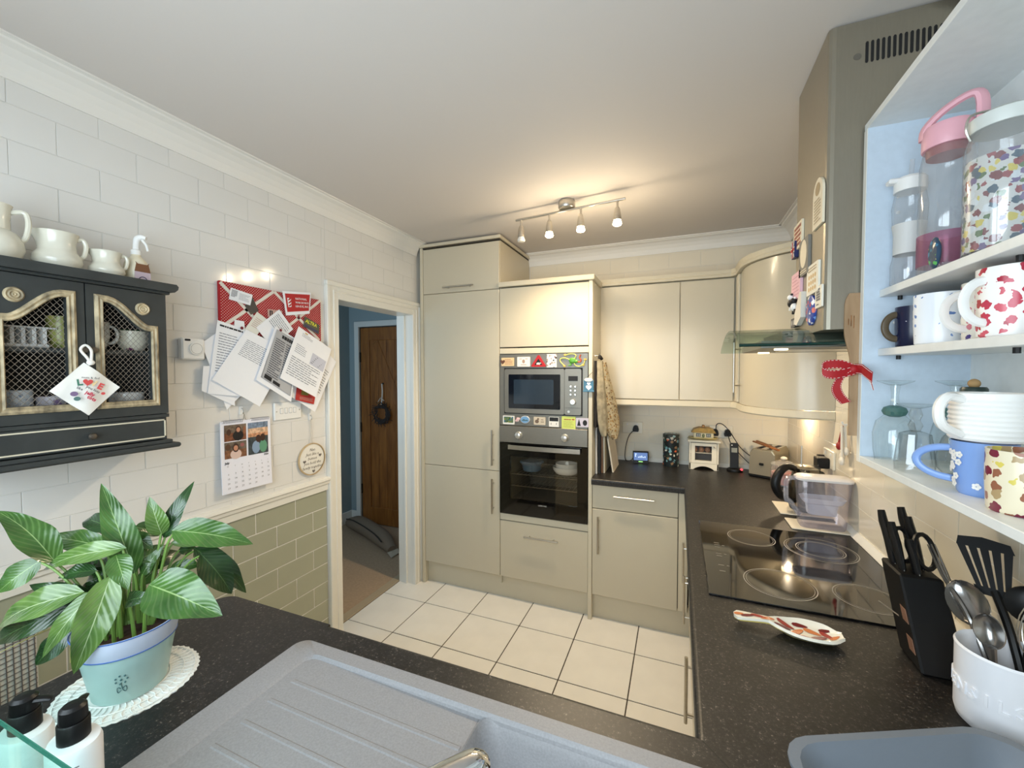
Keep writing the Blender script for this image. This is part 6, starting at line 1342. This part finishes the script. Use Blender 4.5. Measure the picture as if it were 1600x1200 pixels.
MB().lathe([(PR_*.86, 0), (PR_*.95, .006), (PR_, .02), (PR_*1.01, .135), (PR_*1.03, .143), (PR_*.99, .147), (PR_*.93, .14), (PR_*.9, .012), (0, .010)], (PX, PY, WT+.0005), 44).build('body', mat('matt_white_ceramic', (234, 234, 238), .4), t)
b = MB(); s = 'UTENSILS'
for k, ch_ in enumerate(s):
    a = PI+.30+(k-3.5)*.30; q = MB().text(ch_, .030, Matrix.Identity(4), 'CENTER', .0006, .0022)
    n_ = Vector((math.cos(a), math.sin(a), 0)); M_ = frame((PX+n_.x*PR_*1.005, PY+n_.y*PR_*1.005, WT+.062), (-math.sin(a), math.cos(a), 0), (0, 0, 1))
    o_ = len(b.v); b.v += [M_ @ v for v in q.v]; b.f += [[o_+i for i in f] for f in q.f]; b.sm += q.sm; b.mi += q.mi
b.build('embossed_lettering', mat('matt_white_ceramic', (234, 234, 238), .4), t)
GT = 'utensils standing in the white pot'
def spoon(name, label, foot, neck, head, rx, rz, m, cat='spoon'):
    t = thing(name, label, cat, foot, GT); foot, neck, head = Vector(foot), Vector(neck), Vector(head)
    MB().tube([foot, foot.lerp(neck, .6), neck], [.005, .005, .0065], 8).build('handle', m, t)
    d_ = (head-neck).normalized(); n_ = Vector((-.62, -.70, .34)).normalized(); n_ = (n_-d_*n_.dot(d_)).normalized(); w_ = d_.cross(n_); c_ = neck+d_*rz*.9
    b = MB(); b.sheet(lambda u, v: c_+d_*(rz*math.sin((v-.5)*PI)*1.0)+w_*(rx*math.cos((v-.5)*PI)*(u-.5)*2+0)-n_*(.014*math.cos((v-.5)*PI)*math.cos((u-.5)*PI)), 8, 12, .002); b.build('bowl', m, t)
    return t
M_UT = mat('worn_steel', (150, 148, 146), .22, .95)
spoon('serving_spoon', 'large worn steel serving spoon leaning out of the pot', (.585, 1.03, .93), (.560, 1.10, 1.070), (.553, 1.155, 1.125), .032, .044, M_UT)
spoon('serving_spoon', 'smaller steel spoon at the front of the pot', (.572, 1.06, .93), (.548, 1.035, 1.060), (.543, 1.050, 1.12), .021, .030, M_UT)
t = thing('meat_fork', 'two pronged steel carving fork in the pot', 'fork', (.58, 1.05, .93), GT)
MB().tube([(.58, 1.05, .93), (.556, 1.11, 1.065), (.548, 1.155, 1.105)], .005, 8).build('handle', M_UT, t)
for k in (-1, 0, 1): MB().tube([(.548, 1.155, 1.105), (.546+.006*k, 1.185+.004*k, 1.130), (.545+.008*k, 1.235+.004*k, 1.175)], [.004, .003, .0012], 6).build('prong', M_UT, t)
t = thing('slotted_spatula', 'black slotted plastic spatula standing up in the pot', 'spatula', (.60, 1.03, .93), GT)
MB().tube([(.60, 1.02, .93), (.602, 1.085, 1.06), (.602, 1.135, 1.125)], .007, 8).build('handle', M_BLACK, t)
SM = frame((.602, 1.132, 1.115), Vector((.86, -.50, 0)), Vector((0, .40, .92)).normalized())
def spw(v): return .030+.012*math.sin(v*PI*.6)
b = MB()
for k in range(5):   # five fingers with slots between
    u0 = -1+k*.4+.03; u1 = u0+.30
    b.prism([(u0*spw(.2)*.7, .012), (u1*spw(.2)*.7, .012), (u1*spw(.9), .095), (u0*spw(.9), .095)], -.002, .002)
b.prism([(-.024, 0), (.024, 0), (.028, .016), (-.028, .016)], -.0022, .0022); b.prism([(-.041, .092), (.041, .092), (.038, .110), (.0, .116), (-.036, .110)], -.0022, .0022)
b.xf(SM); b.build('blade', mat('matt_nylon', (10, 10, 11), .65, spec=.25), t)
t = spoon('ladle', 'black ladle leaning to the right of the pot', (.59, 1.04, .93), (.622, 1.075, 1.10), (.635, 1.11, 1.17), .034, .034, M_BLACK, 'ladle')
t = thing('balloon_whisk', 'steel wire balloon whisk at the back right of the pot', 'whisk', (.60, 1.06, .93), GT)
MB().tube([(.600, 1.06, .93), (.618, 1.06, 1.04)], .007, 8).build('handle', M_UT, t)
for k in range(5):
    a = k*PI/5; b = MB(); d_ = Vector((.12, .02, .99)).normalized(); e_ = Vector((math.cos(a), math.sin(a), 0)); o_ = Vector((.618, 1.06, 1.04))
    b.tube([o_+d_*(.11*(1-math.cos(s_))/2)+e_*(.026*math.sin(s_)) for s_ in [PI*j/10 for j in range(11)]], .001, 5)
    b.tube([o_+d_*(.11*(1-math.cos(s_))/2)-e_*(.026*math.sin(s_)) for s_ in [PI*j/10 for j in range(11)]], .001, 5); b.build('wire_loop', M_STEEL, t)
# grey washing up bowl beside the sink
t = thing('washing_up_bowl', 'grey plastic washing up bowl in the near right corner', 'bowl', (.40, .72, WT+.0008), rotz=math.radians(25.5))
M_WB = mat('blue_grey_plastic', (112, 120, 130), .5, bump=(300, .1))
b = MB(); pv = None
for hx_, hy_, z, r_ in ((.165, .125, .002, .05), (.175, .135, .010, .055), (.195, .155, .048, .06), (.203, .163, .050, .062), (.203, .163, .055, .062), (.190, .150, .055, .058), (.180, .140, .044, .055), (.160, .120, .012, .05)):
    k = loop(b, [(x, y, z) for x, y in rr2(-hx_, hx_, -hy_, hy_, r_)])
    if pv is not None: bridge(b, pv, k, 24)
    else: b.f.append([k+i for i in range(24)][::-1]); b.sm.append(False); b.mi.append(0)
    pv = k
b.f.append([pv+i for i in range(24)]); b.sm.append(False); b.mi.append(0); b.build('bowl', M_WB, t)
# soap dispensers
def soap(label, x, y, z, ha, txt_=None):
    t = thing('soap_dispenser', label, 'bottle', (x, y, z), 'white soap dispensers')
    e = 1.0
    MB().lathe([(.032, 0), (.036, .006), (.036, .124), (.033, .131), (.020, .133), (0, .133)], (x, y, z), 36, 1.0, .80).build('body', mat('white_bottle', (240, 240, 242), .3), t)
    c_ = MB().lathe([(.0178, .132), (.0178, .158), (.0165, .160)], (x, y, z), 28).build('collar', M_BLACK, t)
    p_ = MB().lathe([(.0150, .160), (.0158, .163), (.0150, .178), (.011, .182), (0, .183)], (x, y, z), 28).build('pump_head', M_BLACK, t)
    d_ = Vector((math.cos(ha), math.sin(ha), 0)); q = Vector((x, y, z+.173))
    MB().tube([q, q+d_*.024, q+d_*.034+Vector((0, 0, -.002))], [.007, .006, .004], 8, flat=.6).build('spout', M_BLACK, p_)
    if txt_:
        b = MB().text(txt_, .020); n0 = len(txt_)
        for v in b.v:
            s_, h_ = v.x, v.y; a = -.30+(-h_)/.036; r_ = .0365
            v.x, v.y, v.z = x+r_*math.cos(a), y+.8*r_*math.sin(a)-.0002, z+.034+s_
        b.build('lettering', mat('bottle_grey_print', (120, 120, 126), .6), t)
soap('front white soap dispenser with a black pump on the sink edge', -.805, .300, WT+.0062, PI*.75, 'collection')
soap('second white soap dispenser with a black pump behind the glass shelf', -.905, .285, WT+.0005, .6)
t = thing('glass_shelf', 'green edged glass window shelf in the near left corner', 'shelf', (-1.0, .05, 1.094))
MB().box(-1.40, -.60, -.149, .2465, 1.094, 1.102, .001).build('glass_plate', M_GLASSG, t)
MB().box(-1.40, -.60, .2462, .2474, 1.0945, 1.1015).build('edge', mat('green_glass_rim', (60, 120, 104), .1), t)
for x in (-1.30, -.70): MB().box(x-.01, x+.01, -.15, .10, 1.082, 1.094, .002).build('bracket', M_CHROME, t)
# chair with a checked mesh back at the end of the worktop
t = thing('mesh_back_chair', 'chair with a white grid mesh back standing at the worktop end', 'chair', (-1.58, .30, 0))
M_CH = mat('white_chair', (214, 208, 200), .6); M_CHG = mat('chair_grid', (96, 86, 82), .6)
def chb(y, z, o_=0): return Vector((-1.415+.02*math.sin((y-.13)/.35*PI)+o_+(z-.5)*-.02, y, z))
b = MB(); b.sheet(lambda u, v: chb(.125+.345*u, .50+.475*v-.02*(2*u-1)**4*v), 14, 10, .006); bk = b.build('backrest', M_CH, t)
b = MB()
for k in range(29): y = .13+k*.012; b.tube([chb(y, .505+.465*j/6, .0045) for j in range(7)], .0011, 4, caps=False)
for k in range(39): z = .51+k*.012; b.tube([chb(.128+.34*j/8, z, .0045) for j in range(9)], .0011, 4, caps=False)
b.build('grid', M_CHG, bk)
MB().box(-1.76, -1.41, .12, .48, .43, .47, .01).build('seat', M_CH, t)
for x in (-1.74, -1.43):
    for y in (.14, .46): MB().tube([(x, y, .44), (x, y, .0)], .013, 8).build('leg', M_CHG, t)
for y in (.14, .46): MB().tube([(-1.43, y, .44), (-1.425, y, .55)], .011, 8).build('back_post', M_CHG, t)
# ================================================================ peace lily in its pot on a doily
DX, DY = -1.083, .492
t = thing('doily', 'round white lace doily under the plant pot', 'doily', (DX, DY, WT))
b = MB(); N = 96
def dr(a): return .118+.003*abs(math.sin(a*24))
vs = [(DX, DY, WT+.0022)]
for ring, rad in enumerate((.35, .6, .8, 1.0)):
    for k in range(N): a = 2*PI*k/N; r_ = dr(a)*rad if ring == 3 else .118*rad; vs.append((DX+r_*math.cos(a), DY+r_*math.sin(a), WT+.002+(.0008*math.sin(a*12) if ring > 1 else 0)))
F = [(0, 1+k, 1+(k+1) % N) for k in range(N)]
for ring in range(3): F += [(1+ring*N+k, 1+(ring+1)*N+k, 1+(ring+1)*N+(k+1) % N, 1+ring*N+(k+1) % N) for k in range(N)]
o_ = len(vs); vs += [(v[0], v[1], WT+.0004) for v in vs[-N:]]; F += [(o_-N+k, o_+k, o_+(k+1) % N, o_-N+(k+1) % N) for k in range(N)]
b._add(vs, F); b.build('lace', spots('lace', (236, 236, 232), [(186, 190, 190), (206, 208, 206)], 210, .33, .9, rnd=.25), t)
b = MB()
for k in range(48): a = 2*PI*k/48; b.tube([(DX+r_*math.cos(a+s_), DY+r_*math.sin(a+s_), WT+.0034) for r_, s_ in ((.070, 0), (.085, .03), (.100, -.03), (.114, 0))], .0011, 4)
for r_ in (.068, .092, .112): b.tube([(DX+r_*math.cos(2*PI*k/60), DY+r_*math.sin(2*PI*k/60), WT+.0034) for k in range(61)], .0012, 4)
b.build('crochet_rows', mat('white_thread', (240, 240, 236), .9), t)
t = thing('peace_lily', 'leafy green peace lily in a pale blue painted pot on the worktop', 'plant', (-1.070, .488, WT+.0025))
PXC, PYC, PZ = -1.070, .488, WT+.0038
b = MB(); prof = [(.056, 0), (.060, .004), (.0775, .100), (.0785, .101), (.0865, .138), (.087, .140), (.083, .140), (.078, .12), (.070, .10)]
b.lathe(prof[:3], (PXC, PYC, PZ), 48, cap1=False); p = b.build('pot', mat('aqua_glaze', (176, 206, 202), .35, noise=(9, .08)), t)
MB().lathe([(.0778, .100), (.0792, .102), (.0866, .138), (.087, .140), (.083, .140), (.078, .12), (.070, .09)], (PXC, PYC, PZ), 48, cap0=False, cap1=False).build('pot_rim', mat('pale_blue_glaze', (204, 214, 234), .3), t)
for r_, z in ((.0790, .1012), (.0872, .1400)): MB().tube([(PXC+r_*math.cos(2*PI*k/48), PYC+r_*math.sin(2*PI*k/48), PZ+z) for k in range(49)], .0014, 6).build('blue_line', mat('blue_line', (72, 106, 170), .4), p)
b = MB()
def onpot(a, z, o_=0): r_ = .0603+(.0775-.060)*z/.1+o_; return (PXC+r_*math.cos(a), PYC+r_*math.sin(a), PZ+z)
for k in range(7): b.sphere(onpot(-.62+.13*math.cos(k*PI*2/7), .056+.009*math.sin(k*PI*2/7)), .0018, 6, 5)
b.sphere(onpot(-.62, .056), .0022, 6, 5); b.tube([onpot(-.62, .050), onpot(-.62, .042), onpot(-.60, .034)], .0007, 4)
for s_ in (-1, 1): b.tube([onpot(-.62+s_*(.02+.09*math.sin(PI*k/6)), .036-.003*k/6+.005*math.sin(2*PI*k/6)) for k in range(7)], .0007, 4)
b.build('painted_flower', mat('flower_ink', (70, 110, 112), .5), p)
MB().lathe([(.076, .112), (.03, .116), (0, .117)], (PXC, PYC, PZ), 30).build('soil', mat('potting_soil', (58, 38, 26), 1.0, noise=(80, .5), bump=(120, 1)), t)
def mk_leaf(name, c1, c2, cv_, dens):
    m = mat(name, c1, .25, coat=.3); n_ = NT(m); bs = n_.n['Principled BSDF']; tc = n_.add('ShaderNodeTexCoord'); sp = n_.add('ShaderNodeSeparateXYZ'); n_.link(tc.outputs['UV'], sp.inputs[0])
    au = n_.math('ABSOLUTE', n_.math('SUBTRACT', sp.outputs[0], .5)); ph = n_.math('SUBTRACT', n_.math('MULTIPLY', sp.outputs[1], 1.0), n_.math('MULTIPLY', au, .55))
    vn = n_.math('POWER', n_.math('ABSOLUTE', n_.math('SINE', n_.math('MULTIPLY', ph, dens))), 9.0)
    md = n_.math('LESS_THAN', au, .014); nz = n_.add('ShaderNodeTexNoise'); nz.inputs['Scale'].default_value = 22; n_.link(n_.coord('Object'), nz.inputs[0])
    base = n_.ramp(nz.outputs[0], ((.3, lin(c1)), (.7, lin(c2)))); f = n_.math('MAXIMUM', n_.math('MULTIPLY', vn, .10), n_.math('MULTIPLY', md, .5)); n_.link(n_.mix(f, base, lin(cv_)), bs.inputs['Base Color'])
    bp = n_.add('ShaderNodeBump'); bp.inputs['Strength'].default_value = .12; bp.inputs['Distance'].default_value = .003; n_.link(n_.math('SINE', n_.math('MULTIPLY', ph, dens*2)), bp.inputs['Height']); n_.link(bp.outputs[0], bs.inputs['Normal']); return m
LM = [mk_leaf('leaf_mid', (38, 72, 27), (66, 104, 41), (170, 196, 130), 34), mk_leaf('leaf_dark', (25, 50, 23), (40, 72, 34), (100, 136, 80), 34), mk_leaf('leaf_pale', (58, 92, 38), (98, 128, 60), (206, 220, 176), 30)]
M_STALK = mat('leaf_stalk', (104, 138, 60), .45)
LV = [((-1.089, 0.507, 1.152), (-1.155, 0.487, 1.336), 0.062, 0), ((-1.069, 0.56, 1.208), (-1.055, 0.613, 1.319), 0.036, 1), ((-1.068, 0.55, 1.218), (-1.069, 0.531, 1.304), 0.044, 2), ((-1.036, 0.563, 1.221), (-0.925, 0.66, 1.171), 0.072, 0), ((-1.075, 0.579, 1.183), (-1.012, 0.668, 1.17), 0.030, 2),
 ((-1.047, 0.61, 1.156), (-0.997, 0.691, 1.024), 0.062, 1), ((-0.993, 0.589, 1.162), (-0.971, 0.638, 1.054), 0.074, 1), ((-0.977, 0.487, 1.145), (-0.828, 0.525, 1.097), 0.100, 0), ((-1.059, 0.467, 1.2), (-1.012, 0.462, 1.143), 0.046, 0), ((-1.037, 0.473, 1.108), (-0.968, 0.49, 1.127), 0.034, 1),
 ((-1.035, 0.443, 1.166), (-1.04, 0.390, 1.014), 0.066, 2), ((-1.078, 0.435, 1.135), (-1.126, 0.38, 1.029), 0.040, 2), ((-1.194, 0.423, 1.188), (-1.303, 0.382, 1.291), 0.066, 0), ((-1.192, 0.402, 1.194), (-1.238, 0.36, 1.143), 0.050, 0), ((-1.161, 0.49, 1.195), (-1.304, 0.455, 1.207), 0.052, 0),
 ((-1.166, 0.511, 1.224), (-1.28, 0.508, 1.23), 0.046, 1), ((-1.062, 0.477, 1.211), (-1.211, 0.415, 1.169), 0.046, 2), ((-1.115, 0.431, 1.13), (-1.252, 0.363, 1.067), 0.064, 2), ((-1.157, 0.435, 1.093), (-1.303, 0.373, 1.016), 0.050, 1), ((-1.145, 0.427, 1.046), (-1.181, 0.389, 0.993), 0.046, 1),
 ((-1.157, 0.546, 1.218), (-1.153, 0.59, 1.183), 0.040, 0), ((-1.075, 0.589, 1.161), (-1.068, 0.624, 1.151), 0.028, 1), ((-1.068, 0.568, 1.128), (-1.027, 0.617, 1.126), 0.032, 0), ((-1.114, 0.521, 1.216), (-1.084, 0.542, 1.181), 0.036, 0), ((-1.181, 0.469, 1.119), (-1.127, 0.491, 1.141), 0.036, 1),
 ((-1.08, 0.521, 1.136), (-1.062, 0.552, 1.189), 0.030, 0), ((-1.215, 0.544, 1.187), (-1.318, 0.546, 1.208), 0.040, 1), ((-1.254, 0.458, 1.041), (-1.309, 0.445, 1.001), 0.036, 0), ((-1.212, 0.523, 1.177), (-1.293, 0.51, 1.133), 0.034, 1)]
rx = random.Random(11)
for k in range(9):
    a = rx.uniform(1.6, 4.4); r0 = rx.uniform(.03, .08); B_ = Vector((-1.085+r0*math.cos(a), .488+r0*math.sin(a)*.8, rx.uniform(1.10, 1.20))); l_ = rx.uniform(.06, .11)
    LV.append((tuple(B_), tuple(B_+Vector((math.cos(a)*l_, math.sin(a)*l_*.8, rx.uniform(-.05, .045)))), rx.uniform(.032, .05), rx.choice((0, 1, 1))))
rl = random.Random(5); root = Vector((PXC, PYC, PZ+.112))
for B, T, W_, mi in LV:
    B, T = Vector(B), Vector(T); d_ = T-B; L_ = d_.length; d_.normalize()
    toward = Vector((.75, -.35, .62)).normalized(); n_ = (toward-d_*toward.dot(d_)).normalized(); s_ = d_.cross(n_).normalized(); tw = rl.uniform(-.25, .25); s2 = (s_*math.cos(tw)+n_*math.sin(tw)); n2 = s2.cross(d_).normalized()
    if n2.dot(n_) < 0: n2 = -n2
    bow = L_*rl.uniform(.08, .16); B0 = B-d_*L_*.06
    def lw(v): return W_*.5*(math.sin(PI*min(1, v**.72))**.8*(1-.25*v)+.01)*.98
    def lf(u, v):
        e = (u-.5)*2; w_ = lw(v)
        return B0+d_*(L_*1.06*v)+n2*(bow*math.sin(PI*v)-abs(e)**1.5*w_*.22*-1+.13*w_*math.sin(v*13+e*2+L_*90)*abs(e))+s2*(w_*e)
    b = MB(); b.grid(lf, 8, 14, True, True); o = b.build('leaf', LM[mi], t)
    off = Vector((B.x-PXC, B.y-PYC, 0)); off = off*(.035/max(.035, off.length)); q0 = root+off+Vector((rl.uniform(-.008, .008), rl.uniform(-.008, .008), 0)); mid = q0.lerp(B0, .5)+Vector((0, 0, .02+.06*max(0, 1.2-B.z)))
    MB().tube([q0, q0.lerp(mid, .5)+Vector((0, 0, .008)), mid, mid.lerp(B0, .6)+Vector((0, 0, .004)), B0+d_*L_*.05], [.0036, .0032, .0028, .0025, .002], 6).build('stalk', M_STALK, o)
for pts in (((-1.10, .46, 1.06), (-1.20, .43, 1.045), (-1.323, .385, .985)), ((-1.12, .47, 1.05), (-1.20, .455, 1.01), (-1.21, .45, .95))):
    MB().tube([Vector(p_) for p_ in pts], [.003, .004, .0015], 6, flat=.5).build('dried_leaf', mat('dried_leaf', (198, 184, 120), .7), t)
# ================================================================ hall things
t = thing('draught_excluder', 'long grey fringed draught excluder cushion on the hall floor', 'cushion', (-2.7, 3.02, 0))
a_, c_ = Vector((-3.08, 3.22, .085)), Vector((-2.27, 2.86, .07)); b = MB(); pts = []; rad = []
for k in range(13): s_ = k/12; pts.append(a_.lerp(c_, s_)+Vector((0, .03*math.sin(PI*s_), .0))); rad.append(.085*min(1, .55+2.2*min(s_, 1-s_))*(1-.12*s_))
for k in range(13): pts[k].z = rad[k]*.92+.001
b.tube(pts, rad, 16, flat=.92, up=(0, 0, 1)); b.build('body', mat('taupe_fabric', (128, 112, 94), .9, bump=(200, .4)), t)
b = MB(); b.tube([p_+Vector((-.03, -.06, .052)) for p_ in pts[1:-1]], .006, 6); b.build('piping', mat('dark_piping', (54, 48, 42), .9), t)
for k in range(9):
    q = pts[-1]+Vector((.012, -.008, 0)); ang = -1.2+k*.3; MB().tube([q+Vector((-.03*math.sin(ang)*.5, -.05*math.sin(ang), .0)), q+Vector((.035, -.05*math.sin(ang)-.012, -.03))], .006, 5).build('tassel', mat('cream_tassel', (186, 176, 158), .9), t)
t = thing('twig_wreath', 'dark twig wreath hanging on the oak hall door', 'wreath', (-2.765, 3.345, 1.03))
M_TW = mat('dark_twigs', (56, 48, 44), .9)
for k in range(26):
    r_ = .085+rl.uniform(-.02, .02); ph = rl.uniform(0, 6); b = MB(); a0 = rl.uniform(0, 6.28); sp_ = rl.uniform(1.6, 3.2)
    b.tube([(-2.765+(r_+.012*math.sin(a*5+ph))*math.cos(a), 3.344-.010+.008*math.sin(a*4+ph), 1.15+(r_+.012*math.sin(a*5+ph))*math.sin(a)) for a in [a0+sp_*j/10 for j in range(11)]], .0042, 5); b.build('twig', M_TW, t)
for k in range(18):
    a = 2*PI*k/18+rl.uniform(-.1, .1); b = MB(); b.tube([(-2.765+.08*math.cos(a), 3.338, 1.15+.08*math.sin(a)), (-2.765+(.12+rl.uniform(0, .04))*math.cos(a+.25), 3.332, 1.15+(.12+rl.uniform(0, .03))*math.sin(a+.25))], .003, 5); b.build('twig', M_TW, t)
b = MB(); b.tube([(-2.765, 3.35, 1.45), (-2.755, 3.345, 1.36), (-2.765, 3.340, 1.24)], .006, 6); b.tube([(-2.77, 3.338, 1.31), (-2.80, 3.336, 1.27)], .008, 6, flat=.4); b.tube([(-2.76, 3.338, 1.31), (-2.73, 3.336, 1.28)], .008, 6, flat=.4); b.build('white_ribbon', mat('white_ribbon', (226, 218, 208), .7), t)
MB().lathe([(.010, 0), (.010, .006), (0, .008)], seg=12).xf(FB(-2.765, 1.452, 3.371)).build('nail', M_IRON, t)
